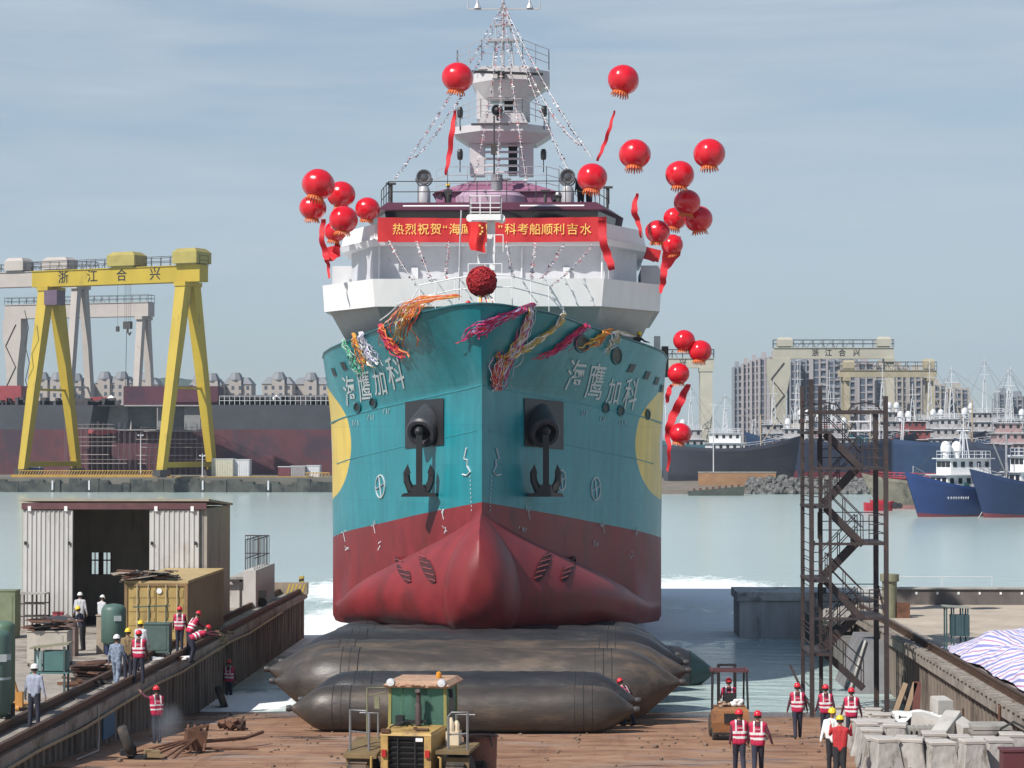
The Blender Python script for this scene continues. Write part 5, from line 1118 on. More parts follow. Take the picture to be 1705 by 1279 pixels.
g.build('rags', cloth('tan', (.32, .22, .15)), rg, True, 60)
# ------------------------------------------------------------------ left quay: shed, container, tanks, clutter
def WX(px, Y): return at(px, 800, Y).x
def WZ(py, Y): return at(852, py, Y).z
corr = M('corrugated_white', (.50, .49, .48), .55, var=.12, dirt=(.34, .31, .28), dpos=.55, stretch=(1, 1, .3))
tanw = M('shed_side_tan', (.32, .29, .25), .8, var=.15, dirt=(.22, .19, .16), dpos=.55, stretch=(1, 1, .35))
SY = 105.0; sx0, sx1 = WX(38, SY), WX(345, SY); sh = thing('tin_shed', 'grey corrugated tin shed with open sliding doors at the edge of the water', 'shed', (sx0, SY, DECK)); SO = sh.location
def ribs(m, x0, x1, z0, z1, y, pitch=.2, d=.04):
    k = max(2, int((x1 - x0) / pitch)); pts = []
    for i in range(k):
        a = x0 + (x1 - x0) * i / k; w_ = (x1 - x0) / k; pts += [(a, y), (a + w_ * .55, y), (a + w_ * .65, y - d), (a + w_ * .9, y - d)]
    pts += [(x1, y), (x1, y + .06), (x0, y + .06)]; m.prism(pts, z0, z1)
zt = WZ(834, SY); d0, d1, d2, d3 = WX(123, SY), WX(250, SY), WX(333, SY), WX(40, SY)
m = MB(SO); m.bx(sx0, sx0 + .15, SY, SY + 7, DECK, zt - .3); m.bx(sx1 - .15, sx1, SY, SY + 7, DECK, zt - .35); wy = SY + 6.9; wa, wb, wc, wd_ = WX(153, wy), WX(186, wy), WZ(957, wy), WZ(921, wy)
m.bx(sx0 + .15, wa, SY + 6.85, SY + 7, DECK, zt - .4); m.bx(wb, sx1 - .15, SY + 6.85, SY + 7, DECK, zt - .4); m.bx(wa, wb, SY + 6.85, SY + 7, DECK, wc); m.bx(wa, wb, SY + 6.85, SY + 7, wd_, zt - .4)
m.build('shed_wall', tanw, sh)
m = MB(SO); m.loft([[(sx0 - .1, SY - .2, zt - .02), (sx1 + .1, SY - .2, zt - .02), (sx1 + .1, SY + 7.2, zt - .38), (sx0 - .1, SY + 7.2, zt - .38)], [(sx0 - .1, SY - .2, zt + .08), (sx1 + .1, SY - .2, zt + .08), (sx1 + .1, SY + 7.2, zt - .28), (sx0 - .1, SY + 7.2, zt - .28)]]); m.build('shed_roof', M('roof_tan', (.34, .30, .24), .8, var=.2), sh)
m = MB(SO); m.bx(sx0, sx1, SY - .22, SY - .02, zt - .38, zt - .1); m.build('door_track', M('track_maroon', (.12, .05, .055), .6, var=.25), sh)
for a, b in ((d3, d0), (d1, d2)):
    m = MB(SO); ribs(m, a, b, DECK + .05, zt - .42, SY - .12); o = m.build('sliding_door', corr, sh)
    m = MB(SO)
    for x in (a + .3, b - .3): m.box((x, SY - .2, zt - .35), (.14, .1, .22)); 
    m.build('hanger', white, o)
    m = MB(SO)
    for x in (a + .12, b - .15): m.box((x, SY - .2, DECK + 3.7), (.1, .05, .15))
    m.build('latch', black, o)
m = MB(SO); m.bx(d2, sx1 - .16, SY - .02, SY + .06, DECK, zt - .4); m.build('front_panel', M('panel_grey', (.22, .22, .21), .7), sh)
m = MB(SO)
for i in range(6): m.tube([(wa + (wb - wa) * i / 5, SY + 6.8, wc), (wa + (wb - wa) * i / 5, SY + 6.8, wd_)], .03)
m.bar((wa, SY + 6.8, wd_ - .35), (wb, SY + 6.8, wd_ - .35), .06); m.bar(((wa + wb) / 2, SY + 6.78, wc), ((wa + wb) / 2, SY + 6.78, wd_), .12); m.build('window_bars', M('bar_maroon', (.14, .06, .06), .6), sh)
m = MB(SO); m.bx(sx0 + .2, sx1 - .2, SY + .2, SY + 6.8, DECK + .01, DECK + .03); m.build('shed_floor', M('dark_floor', (.06, .055, .05), .9), sh)
# container
och = M('ochre_paint', (.40, .28, .10), .6, var=.18, dirt=(.22, .14, .06), dpos=.55, ds=1.2, stretch=(1, 1, .4)); och_shade = M('ochre_shaded_side', (.27, .185, .105), .7, var=.18, dirt=(.17, .10, .05), dpos=.54, stretch=(1, 1, .4))  # container sides: ochre darkened to brown in the colour, standing for shade
CY = 95.0; cx0, cx1 = WX(208, CY), WX(313, CY); ct = thing('shipping_container', 'ochre shipping container with weathered double doors in front of the tin shed', 'container', (cx0, CY, DECK)); CO = ct.location; cz = WZ(968, CY)
m = MB(CO); ribsl = []
k = 34
for i in range(k):
    y = CY + .1 + 9.6 * i / k; d = 9.6 / k; ribsl += [(cx1, y), (cx1, y + d * .4), (cx1 - .05, y + d * .5), (cx1 - .05, y + d * .9)]
ribsl += [(cx1, CY + 9.7), (cx0, CY + 9.7), (cx0, CY + .1)]; m.prism(ribsl, DECK + .12, cz - .1); m.build('container_body', och_shade, ct)
m = MB(CO); m.bx(cx0 - .02, cx1 + .02, CY, CY + 9.8, cz - .1, cz); m.build('container_roof', M('ochre_sunlit_roof', (.42, .31, .15), .7, var=.15, dirt=(.32, .22, .11), dpos=.6), ct)  # roof tone lightened in the colour to stand for sunlight
m = MB(CO); 
for x in (cx0, cx1 - .12): m.bx(x, x + .12, CY - .02, CY + .1, DECK, cz - .1)
m.bx(cx0 + .12, cx1 - .12, CY - .02, CY + .1, DECK, DECK + .14); m.bx(cx0 + .12, cx1 - .12, CY - .02, CY + .1, cz - .22, cz - .1); m.build('corner_frame', M('ochre_dark', (.24, .15, .07), .6, var=.25), ct)
xm = (cx0 + cx1) / 2
for a, b in ((cx0 + .13, xm - .02), (xm + .02, cx1 - .13)):
    m = MB(CO); m.bx(a, b, CY + .02, CY + .08, DECK + .15, cz - .23)
    for i in range(4): m.bx(a + .05, b - .05, CY - .0, CY + .02, DECK + .3 + i * .55, DECK + .6 + i * .55)
    o = m.build('container_door', och, ct)
    m = MB(CO)
    for x in (a + (b - a) * .35, b - (b - a) * .25): m.tube([(x, CY - .05, DECK + .1), (x, CY - .05, cz - .15)], .025); m.box((x, CY - .06, DECK + 1.0), (.16, .03, .06))
    m.build('lock_rod', M('rod_cream', (.5, .42, .26), .5), o)
m = MB(CO); m.lathe([(.11, -.02), (.11, .01), (.01, .01)], (WX(266, CY), CY - .03, WZ(985, CY)), 12, 'y'); m.build('round_sticker', white, ct)
def heap(name, label, cat, loc, mats, n, ext, seed, size=(.9, .25, .03), tilt=.4, part='scrap_plate'):
    t = thing(name, label, cat, loc); r = random.Random(seed); m = MB()
    for i in range(n):
        m.box((r.uniform(-ext[0], ext[0]), r.uniform(-ext[1], ext[1]), ext[2] * (i + .6) / n), (size[0] * r.uniform(.4, 1.1), size[1] * r.uniform(.5, 1.4), size[2] * r.uniform(.6, 1.5)), i % len(mats), r.uniform(-.6, .6), r.uniform(-tilt, tilt) * .4, r.uniform(-tilt, tilt) * .4)
    m.build(part, mats, t); return t
heap('scrap_heap', 'heap of rusty flat scrap on the front edge of the ochre container roof', 'scrap', ((cx0 + WX(285, CY)) / 2 - .1, CY + .5, cz), [rust, steel, M('plank_grey', (.3, .25, .2), .8)], 34, (.95, .45, .38), 3, (1.1, .3, .04))
# platform house and fence by the water
t = thing('pump_house', 'low white block house with a railed platform on top behind the shed', 'hut', (WX(380, 118), 118, DECK)); PO = t.location
m = MB(PO); a, b = WX(383, 118), WX(428, 118); zt2 = WZ(950, 118); m.bx(a, b - .6, 118, 124, DECK, zt2 - .45); m.bx(b - .6, b, 117.6, 125, DECK, zt2); m.build('hut_wall', M('hut_plaster', (.50, .48, .46), .8, var=.12, dirt=(.3, .26, .24), dpos=.55, stretch=(1, 1, .4)), t)
m = MB(PO); m.bx(a, b - .61, 117.8, 124, zt2 - .45, zt2 - .33); m.build('hut_roof', concrete, t)
m = MB(PO); m.bar((b - .75, 117.75, DECK), (b - .75, 117.75, zt2 - .45), .12); m.bar((b - 1.9, 117.75, zt2 - .5), (b - .7, 117.75, zt2 - .5), .12); m.build('pipe_frame', steel, t)
m = MB(PO); hh = WZ(900, 118) - zt2 + .35
for p, q in (((a, 123.5), (b - .1, 123.5)), ((b - .1, 123.5), (b - .1, 117.8)), ((a + .8, 123.5), (a + .8, 118))):
    p, q = V((*p, zt2 - .33)), V((*q, zt2 - .33)); m.tube([p + V((0, 0, hh)), q + V((0, 0, hh))], .03); m.tube([p + V((0, 0, hh * .5)), q + V((0, 0, hh * .5))], .025)
    for i in range(10): s = p.lerp(q, i / 9); m.tube([s, s + V((0, 0, hh))], .018)
m.build('platform_railing', steel, t)
stripe_y = M('stripe_yellow', (.50, .36, .08), .6, var=.25); stripe_k = M('stripe_black', (.03, .03, .03), .6)
px_ = at(502, 985, 130.5); t = thing('bollard_post', 'upright post with black and yellow stripes at the tip of the left quay', 'post', (px_.x, 130.5, DECK)); m = MB()
for i in range(6): m.loft([[(x * .13, y * .13, .14 * i + (.06 if x > 0 else 0)) for x, y in ((-1, -1), (1, -1), (1, 1), (-1, 1))], [(x * .13, y * .13, .14 * (i + 1) + (.06 if x > 0 else 0)) for x, y in ((-1, -1), (1, -1), (1, 1), (-1, 1))]], i % 2)
m.build('post', [stripe_k, stripe_y], t)
p_ = at(475, 992, 127); t = thing('barrier_block', 'low concrete edge block with black and yellow chevrons beside the striped post', 'barrier', (p_.x, 128.6, DECK)); m = MB(); m.bx(-1.6, 1.0, 0, .5, 0, .62); m.build('block', M('block_tan', (.27, .22, .17), .9, var=.25), t)
m = MB()
for i in range(5): m.prism([(-.15 + i * .2, .05), (-.05 + i * .2, .05), (.1 + i * .2, .55), (0 + i * .2, .55)], -.012, -.003, 'y')
m.build('chevron', stripe_y, t)
p_ = dp(430, 1010); t = thing('winch_cart', 'grey green winch cart on wheels beside the ochre container near the quay edge', 'winch', p_); m = MB(); m.box((0, 0, .62), (.75, .6, .36)); m.box((-.42, 0, .58), (.3, .5, .3)); m.build('motor_box', M('machine_grey', (.20, .22, .20), .6, var=.25), t); m = MB()
for x in (-.22, .25): m.lathe([(.05, -.05), (.22, -.05), (.22, .05), (.05, .05)], (x, -.32, .24), 14, 'y'); m.bar((x, 0, .1), (x, 0, .5), .08)
m.tube([(.1, -.3, .3), (.1, .3, .3)], .12, 0, 10); m.build('wheel', rubber, t)
# tanks
green = M('tank_green', (.075, .135, .115), .5, var=.15, dirt=(.06, .09, .075), dpos=.58, stretch=(1, 1, .4)); green2 = M('tank_green_pale', (.10, .17, .115), .5, var=.15, dirt=(.10, .12, .09), dpos=.58, stretch=(1, 1, .4))
def tank(label, px, py, r, h, mat):
    p = dp(px, py); t = thing('pressure_tank', label, 'tank', p, 0, 'green pressure tanks on the left quay'); m = MB(); m.lathe([(.03, .32), (r * .6, .34), (r, .5), (r, h - r * .55), (r * .93, h - r * .32), (r * .7, h - r * .12), (r * .35, h - .02), (.02, h)], (0, 0, 0), 28); m.build('tank_shell', mat, t, True, 60)
    for a in (30, 150, 270): m = MB(); m.box((r * .8 * math.cos(R(a)), r * .8 * math.sin(R(a)), .2), (.14, .14, .42), 0, R(a)); m.build('leg', black, t)
    m = MB(); m.box((r * .5, -r * .9, h * .72), (.28, .03, .2), 0, .5); m.build('gauge_plate', M('plate_grey', (.45, .5, .5), .5), t); return t
tank('dark green pressure tank standing in front of the ochre container', 189, 1090, .47, 1.95, green)
ta = tank('green pressure tank cut by the left edge of the picture, nearest of the pair', -4, 1214, .36, 2.8, green); tank('paler green tank behind the nearest one of the pair', 4, 1195, .36, 2.85, green2)
m = MB(); m.lathe([(.363, 1.95), (.363, 2.12)], (0, 0, 0), 28); m.lathe([(.363, 1.4), (.363, 1.47)], (0, 0, 0), 28); m.build('painted_band', M('band_pale', (.42, .50, .52), .5), ta)
# small cabinets and frames
def boxthing(name, label, cat, px, py, size, mat, rz=0, legs=0, legm=None, part='cabinet_body', rim=True):
    t = thing(name, label, cat, dp(px, py), rz); m = MB(); x, y, z = size; m.box((0, 0, legs + (z - legs) / 2), (x, y, z - legs)); 
    if rim: m.box((0, 0, z + .02), (x + .06, y + .06, .04)); m.box((0, -y / 2 - .008, legs + (z - legs) * .5), (x * .8, .016, (z - legs) * .8))
    m.build(part, mat, t)
    if legs:
        for sx in (-1, 1):
            for sy in (-1, 1): m = MB(); m.box((sx * (x / 2 - .05), sy * (y / 2 - .05), legs / 2), (.06, .06, legs)); m.build('leg', legm or steel, t)
    return t
boxthing('tool_cabinet', 'pale green steel cabinet at the left edge in front of the shed', 'cabinet', 8, 1062, (1.05, .9, 1.95), M('cabinet_green', (.17, .20, .12), .6, var=.2, dirt=(.1, .11, .07)))
t = thing('pipe_rack', 'dark open pipe rack with a grey top beside the pale green cabinet', 'rack', dp(54, 1050)); m = MB()
for x in (-.55, 0, .55):
    for y in (0, .8): m.bar((x, y, 0), (x, y, 1.55), .06)
for z in (.6, 1.15): m.bar((-.55, 0, z), (.55, 0, z), .05); m.bar((-.55, .8, z), (.55, .8, z), .05)
m.build('rack_frame', steel, t); m = MB(); m.box((-.1, .4, 1.58), (1.3, 1.0, .05)); m.build('rack_top', concrete, t)
boxthing('red_drum', 'small red metal drum standing against the shed door', 'drum', 97, 1048, (.4, .4, .72), M('faded_red', (.36, .06, .08), .6, var=.2), part='drum_body')
t = boxthing('workbench', 'cream coloured steel workbench heaped with rusty sheet metal', 'bench', 83, 1108, (1.45, 1.0, 1.25), M('cream_bench', (.42, .38, .33), .7, var=.2, dirt=(.25, .2, .16), dpos=.55), legs=.12)
p_ = dp(83, 1108); heap('sheet_metal_pile', 'pile of rusty sheet metal on top of the cream workbench', 'scrap', (p_[0], p_[1], p_[2] + 1.29), [rust, steel, rust, M('plank_grey', (.3, .25, .2), .8)], 26, (.62, .4, .42), 8, (1.0, .5, .03))
t = thing('dome_cover', 'brown rounded machine cover behind the cream workbench', 'cover', dp(108, 1092)); m = MB(); m.ball((0, 0, 1.05), (.5, .4, .5), 16, 10); m.box((0, 0, .55), (.9, .7, 1.1)); m.build('cover_shell', M('cover_brown', (.20, .13, .115), .7, var=.2), t, True, 50)
t = thing('welding_booth', 'teal welding cabinet on tall legs with a tilted olive roof board', 'cabinet', dp(88, 1166)); teal2 = M('booth_teal', (.07, .16, .155), .55, var=.2); m = MB(); m.box((.1, 0, 1.25), (.75, .5, .62)); m.build('cabinet_body', teal2, t)
m = MB(); m.box((-.42, -.1, 1.25), (.05, .5, .62), 0, .5); m.build('open_door', M('booth_pale', (.22, .32, .32), .5), t); m = MB(); m.box((-.05, 0, .88), (1.2, .7, .05)); m.build('shelf', teal2, t); m = MB(); m.box((-.05, 0, 1.72), (1.25, .7, .05), 0, 0, 0, -.12); m.build('roof_board', M('olive_board', (.22, .21, .14), .7), t)
for x in (-.5, .42):
    for y in (-.28, .28): m = MB(); m.bar((x, y, 0), (x, y, 1.7), .06); m.build('leg', M('booth_dark', (.05, .08, .08), .6), t)
boxthing('gas_locker', 'narrow tan locker with a blue gas bottle next to the dark green tank', 'locker', 171, 1088, (.42, .4, 1.45), M('locker_tan', (.38, .31, .24), .7))
p_ = dp(180, 1090); t = thing('gas_bottle', 'blue gas bottle between the tan locker and the dark green tank', 'gas bottle', p_); m = MB(); m.lathe([(.02, 0), (.11, .01), (.11, 1.1), (.08, 1.22), (.035, 1.28), (.035, 1.38), (.01, 1.4)], (0, -.1, 0), 14); m.build('bottle', M('bottle_blue', (.02, .035, .10), .5), t, True)
t = boxthing('green_bin', 'dented dark green steel bin with a pipe frame by the ochre container doors', 'bin', 263, 1094, (.95, .7, 1.25), M('bin_green', (.075, .115, .105), .6, var=.3, dirt=(.10, .08, .06), dpos=.56), legs=.18)
m = MB(); 
for x in (-.35, .3): m.bar((x, .0, 1.25), (x, .0, 1.95), .05)
m.bar((-.95, 0, 1.88), (.45, 0, 1.93), .05); m.build('pipe_frame', M('frame_green', (.07, .10, .07), .6), t)
heap('steel_plate_stack', 'stack of long rusty steel plates on the ground behind the camouflage man', 'plates', dp(158, 1128), [rust, M('dark_rust', (.07, .035, .028), .8, var=.4)], 12, (.25, .4, .55), 12, (1.6, .9, .05), .15)
heap('pipe_stack', 'low stack of dark pipes and angle iron beside the teal welding cabinet', 'pipes', dp(138, 1142), [steel, rust], 14, (.4, .5, .22), 15, (1.3, .07, .07), .2)
t = thing('pallet_jack', 'orange pallet jack half hidden behind the lone white hatted worker', 'pallet jack', dp(30, 1184)); m = MB(); m.box((0, 0, .35), (.3, .2, .45)); m.bar((0, 0, .5), (-.1, -.3, 1.1), .05); m.box((0, .5, .15), (.5, 1.0, .06)); m.lathe([(.02, -.05), (.09, -.05), (.09, .05), (.02, .05)], (0, -.05, .09), 12, 'x'); m.build('jack_body', M('jack_orange', (.50, .24, .06), .5, var=.2), t)
heap('canvas_scraps', 'white canvas scraps lying on the ground before the dark green bin', 'rags', dp(285, 1100), [WHITE, GREYC, rust], 16, (.7, .3, .12), 21, (.35, .2, .04))
def hose(label, pts, r, mat, z=DECK):
    P = [V(on_z(x, y, z + r)) for x, y in pts]; fine = []
    for i in range(len(P) - 1):
        for k in range(6):
            t = k / 6; a = P[max(0, i - 1)]; b = P[i]; c = P[i + 1]; d = P[min(len(P) - 1, i + 2)]; fine.append(.5 * ((2 * b) + (c - a) * t + (2 * a - 5 * b + 4 * c - d) * t * t + (3 * b - a - 3 * c + d) * t ** 3))
    fine.append(P[-1]); m = MB(P[0]); m.tube(fine, r, 0, 6); o = m.build('hose', mat, None, True, loc=P[0]); tag(o, label, 'hose', 'hoses and cables on the left quay')
hosem = M('hose_grey', (.14, .13, .12), .7); hosel = M('hose_pale', (.42, .38, .32), .7)
hose('dark hose looping on the ground behind the lone white hatted worker', [(120, 1115), (130, 1140), (142, 1135), (138, 1150), (122, 1160), (134, 1172), (110, 1180)], .03, hosem)
hose('dark cable winding from the steel plates towards the camouflage man', [(140, 1130), (165, 1138), (150, 1146), (178, 1150), (160, 1160)], .025, rubber)
hose('pale hose tangled on the ground behind the red vested man at the rail', [(245, 1125), (262, 1112), (250, 1105), (275, 1100), (262, 1118), (285, 1108)], .025, hosel)
hose('black cable near the green tank pair running along the quay edge', [(30, 1200), (60, 1205), (85, 1195), (110, 1200), (90, 1212)], .025, rubber)
hose('pale rope lying beside the wheeled winch cart', [(395, 1020), (410, 1026), (402, 1034), (380, 1038), (372, 1050)], .03, hosel)
heap('timber_offcuts', 'scattered timber offcuts between the ochre container and the quay rail', 'timber', dp(356, 1060), [M('timber', (.30, .21, .13), .8), rust, steel], 22, (.7, 1.4, .2), 31, (.8, .12, .06))
# rope bundle hooked on the wall edge
p_ = on_z(397, 1064, DECK); t = thing('rope_bundle', 'tangled bundle of yellowish rope hung over the coping of the left dock wall', 'rope', (-14.85, p_.y, DECK)); m = MB(); r_ = random.Random(5)
for i in range(14): 
    c = V((r_.uniform(-.25, .25), r_.uniform(-.6, .6), r_.uniform(-.35, .15))); m.tube([c + V((.18 * math.cos(a) * r_.uniform(.8, 1.2), .3 * math.cos(a + .6), .2 * math.sin(a))) for a in [2 * math.pi * k / 10 for k in range(11)]], .025, 0, 5)
m.build('rope', M('rope_tan', (.33, .29, .17), .9), t, True)
# tyres and objects at the foot of the wall
def tyre_thing(label, px, py, r, mat=tyre):
    p = on_ramp(px, py); t = thing('tyre_fender', label, 'tyre', (max(p.x, -14.75), p.y, ramp_z(p.y))); m = MB(); Q = Euler((0, R(70), R(10))).to_matrix(); m.lathe([(r * .55, -.12), (r * .9, -.14), (r, -.08), (r, .08), (r * .9, .14), (r * .55, .12)], (.15, 0, r * .95), 20, 'z', 0, Q); m.build('tyre_ring', mat, t, True, 50)
tyre_thing('old black tyre leaning at the foot of the left wall below the smoke', 203, 1262, .5); tyre_thing('black tyre fender at the water end of the left wall beside the red vested worker', 362, 1180, .48)
heap('sandbag_heap', 'low heap of dark sandbags on the slipway below the left wall', 'sandbags', rpt(240, 1262), [DARK, BROWN], 9, (.5, .3, .25), 41, (.5, .35, .16), .2)
o = MB(); p_ = at(170, 1228, 74.5); o.box((0, 0, 0), (.03, 1.9, 1.0)); o = o.build('blue_sheet', M('sheet_blue', (.03, .13, .24), .6, var=.3), loc=(-14.82, 76.0, 1.75)); tag(o, 'faded blue sheet fixed on the left dock wall', 'sheet')
a = on_z(222, 1178, 2.45); m = MB((-14.7, a.y, 2.4)); m.tube([(-14.68, a.y, 2.45), (-14.6, a.y - .3, 1.6), (-14.4, a.y - 1.4, ramp_z(a.y - 1.4) + .05), (-14.3, a.y - 5, ramp_z(a.y - 5) + .05)], .03, 0, 6); o = m.build('hose', hosel, None, True, loc=(-14.7, a.y, 2.4)); tag(o, 'pale hose hanging down the left dock wall in front of the smoke', 'hose', 'hoses and cables on the left quay')
# rusty frame and rods on the slipway
p_ = rpt(325, 1252); t = thing('scrap_winch', 'rusty winch frame with long rods lying on the slipway by the left wall', 'frame', p_); m = MB(); m.box((0, 0, .35), (.62, .5, .6), 0, .3, 0, .15); m.box((.05, 0, .72), (.72, .12, .08), 0, .3, 0, -.2)
for i in range(4): m.bar((-.3 + i * .2, -.3, .05), (-.25 + i * .2, .25, .78), .06)
m.build('frame_block', rust, t); m = MB()
for dx, dy in ((-1.5, -1.8), (-1.1, -2.2), (-.6, -2.4), (-1.9, -1.2), (-.3, -2.5)): m.tube([(.1, 0, .45), (dx * .5, dy * .5, .25), (dx, dy, .06 + RS * -dy * 0)], .035)
m.tube([(.2, .1, .3), (1.2, 2.2, .15), (1.6, 3.4, .2)], .06); m.tube([(0, 0, .1), (1.9, .1, .08)], .04); m.build('rod', rust, t)
heap('coupling_heap', 'small heap of rusty shackles at the far end of the long rod on the slipway', 'shackles', rpt(385, 1216), [rust], 16, (.35, .25, .3), 51, (.3, .2, .12), 1.5)
# thin weld smoke
sm = bpy.data.materials.new('smoke_volume'); sm.use_nodes = True; t_ = sm.node_tree; t_.nodes.clear(); o_ = N(t_, 'ShaderNodeOutputMaterial'); pv = N(t_, 'ShaderNodeVolumePrincipled'); pv.inputs['Color'].default_value = (.75, .8, .9, 1); t_.links.new(pv.outputs[0], o_.inputs['Volume'])
tc_ = N(t_, 'ShaderNodeTexCoord'); ms_ = N(t_, 'ShaderNodeMapping'); ms_.inputs['Scale'].default_value = (1 / .8, 1 / 1.2, 1 / .9); ln_ = N(t_, 'ShaderNodeVectorMath', operation='LENGTH'); t_.links.new(tc_.outputs['Object'], ms_.inputs[0]); t_.links.new(ms_.outputs[0], ln_.inputs[0])
nz_ = N(t_, 'ShaderNodeTexNoise'); nz_.inputs['Scale'].default_value = 1.6; t_.links.new(tc_.outputs['Object'], nz_.inputs['Vector']); sb_ = N(t_, 'ShaderNodeMath', operation='MULTIPLY_ADD'); sb_.inputs[1].default_value = 1.1; sb_.inputs[2].default_value = -.25; t_.links.new(nz_.outputs[0], sb_.inputs[0])
df_ = N(t_, 'ShaderNodeMath', operation='SUBTRACT'); t_.links.new(sb_.outputs[0], df_.inputs[0]); t_.links.new(ln_.outputs['Value'], df_.inputs[1]); a5_ = N(t_, 'ShaderNodeMath', operation='ADD', use_clamp=True); a5_.inputs[1].default_value = .42; t_.links.new(df_.outputs[0], a5_.inputs[0]); m5_ = N(t_, 'ShaderNodeMath', operation='MULTIPLY'); m5_.inputs[1].default_value = .55; t_.links.new(a5_.outputs[0], m5_.inputs[0]); t_.links.new(m5_.outputs[0], pv.inputs['Density'])
p_ = on_ramp(278, 1240); m = MB(); m.ball((0, 0, 0), (.8, 1.2, .9), 14, 10); o = m.build('smoke', sm, kind='stuff', loc=(p_.x, p_.y, ramp_z(p_.y) + .7))
# ------------------------------------------------------------------ stair tower in the right of the slip
TN, TF = 92.0, 95.7
tz0 = ramp_z(TN)
tw = thing('stair_tower', 'tall rusty scaffold stair tower with zigzag flights at the water edge of the slipway', 'stair tower', (WX(1414, TN), TN, tz0)); TO = tw.location
tst = M('tower_steel', (.05, .038, .038), .55, .2, var=.35, dirt=(.14, .06, .035), dpos=.56, ds=2)
for px, Y, yt, w_ in ((1351, TN, 632, .17), (1475, TN, 660, .17), (1366 + .0, TF, 643, .15), (1336, TF, 643, .15), (1458, TF, 683, .19), (1382, TN, 718, .11)):
    x = WX(px, Y); m = MB(TO); m.bx(x - w_ / 2, x + w_ / 2, Y - w_ / 2, Y + w_ / 2, tz0 - (.6 if Y > TN else .05), WZ(yt, Y)); m.build('post', tst, tw)
XL, XR = WX(1351, TN), WX(1475, TN); xm_ = WX(1378, TN); xr_ = WX(1438, TN)
lv_l = [718, 842, 965, 1087]; lv_r = [778, 903, 1027]
def rail3(m, a, b, h=1.05):
    for l in (1, .66, .33): m.tube([V(a) + V((0, 0, h * l)), V(b) + V((0, 0, h * l))], .02, 0, 5)
    for p in (a, b): m.tube([p, V(p) + V((0, 0, h))], .022, 0, 5)
for py in lv_l:
    z = WZ(py, TN); m = MB(TO); m.bx(XL - .1, xm_ + .1, TN, TF, z - .1, z); m.build('landing', tst, tw)
    m = MB(TO); rail3(m, (XL, TN + .05, z), (XL, TF, z)); rail3(m, (XL, TN, z), (xm_ - .3, TN, z)); m.build('guard_rail', tst, tw)
for py in lv_r:
    z = WZ(py, TN); m = MB(TO); m.bx(xr_ - .1, XR + .05, TN, TF, z - .1, z); m.bar((XL, TN - .02, z - .05), (xr_ - .1, TN - .02, z - .05), .1); m.build('landing', tst, tw)
    m = MB(TO); rail3(m, (XR, TN + .05, z), (XR, TF, z)); rail3(m, (xm_, TF, z), (XR, TF, z)); rail3(m, (xr_ + .2, TN, z), (XR, TN, z)); m.build('guard_rail', tst, tw)
seq = [(0, 718, 0, 778), (1, 778, 1, 842), (0, 842, 0, 903), (1, 903, 1, 965), (0, 965, 0, 1027), (1, 1027, 1, 1087)]
def flight(ya, yb, down_right, yy):
    za, zb = WZ(ya, TN), WZ(yb, TN); xa, xb = (xm_, xr_) if down_right else (xr_, xm_); o = .0
    m = MB(TO)
    for dy in (0, .75):
        m.bar((xa, yy + dy, za - .1), (xb, yy + dy, zb - .1), .06, .26)
    n = 7
    for i in range(n): t = (i + .5) / n; m.box((xa + (xb - xa) * t, yy + .375, za + (zb - za) * t - .04), (.26, .7, .04))
    o_ = m.build('stair_flight', tst, tw)
    m = MB(TO)
    for dy in (-.02, .78):
        m = MB(TO)
        for h in (1.0, .55): m.tube([(xa, yy + dy, za + h), (xb, yy + dy, zb + h)], .02, 0, 5)
        for t in (0, .5, 1): m.tube([(xa + (xb - xa) * t, yy + dy, za + (zb - za) * t), (xa + (xb - xa) * t, yy + dy, za + (zb - za) * t + 1.0)], .02, 0, 5)
        m.build('handrail', tst, o_)
for i, (k, ya, _, yb) in enumerate(seq): flight(ya, yb, i % 2 == 0, TN + .25 if i % 2 == 0 else TN + 2.2)
flight(1087, 1142, True, TN + .25)
z = WZ(686, TN); m = MB(TO); m.bar((XL, TN, z), (XR, TN, z), .12); m.bar((XL, TF, z), (XR, TF, z), .1); m.bar((XR, TN, z), (XR, TF, z), .1); m.build('top_beam', tst, tw)
m = MB(TO)
for cx in (1374, 1440): 
    c = WX(cx, TN); m.tube([(c - .65, TN, z - .0), (c - .45, TN, z + .28), (c, TN, z + .36), (c + .45, TN, z + .28), (c + .65, TN, z)], .03)
m.tube([(WX(1412, TN), TN, z - 1.0), (WX(1428, TN), TN, z + .2)], .03); m.build('hoop', tst, tw)
m = MB(TO); zz = WZ(722, TN); m.tube([(WX(1413, TN), TN, zz + .45), (WX(1450, TN), TN, zz + .45)], .035); m.tube([(WX(1413, TN), TN, zz + .1), (WX(1450, TN), TN, zz + .1)], .04); m.tube([(WX(1450, TN), TN, zz + .8), (WX(1450, TN), TN, zz + .1)], .035); m.build('white_rail', greywhite, tw)
m = MB(TO)
for i in range(22): zl = tz0 + .5 + i * .55; m.tube([(WX(1336, TF), TF, zl), (XL, TN, zl)], .018, 0, 5)
m.build('ladder_rung', tst, tw)
m = MB(TO)
for a, b in (((XL, TN, WZ(940, TN)), (XL + .1, TN, WZ(900, TN))), ((XL, TN, tz0 + .2), (XL - .5, TF, tz0 + 1.6)), ((XR, TN, WZ(1030, TN)), (XR, TF, WZ(960, TN)))): m.bar(a, b, .07)
m.build('diagonal_brace', tst, tw)
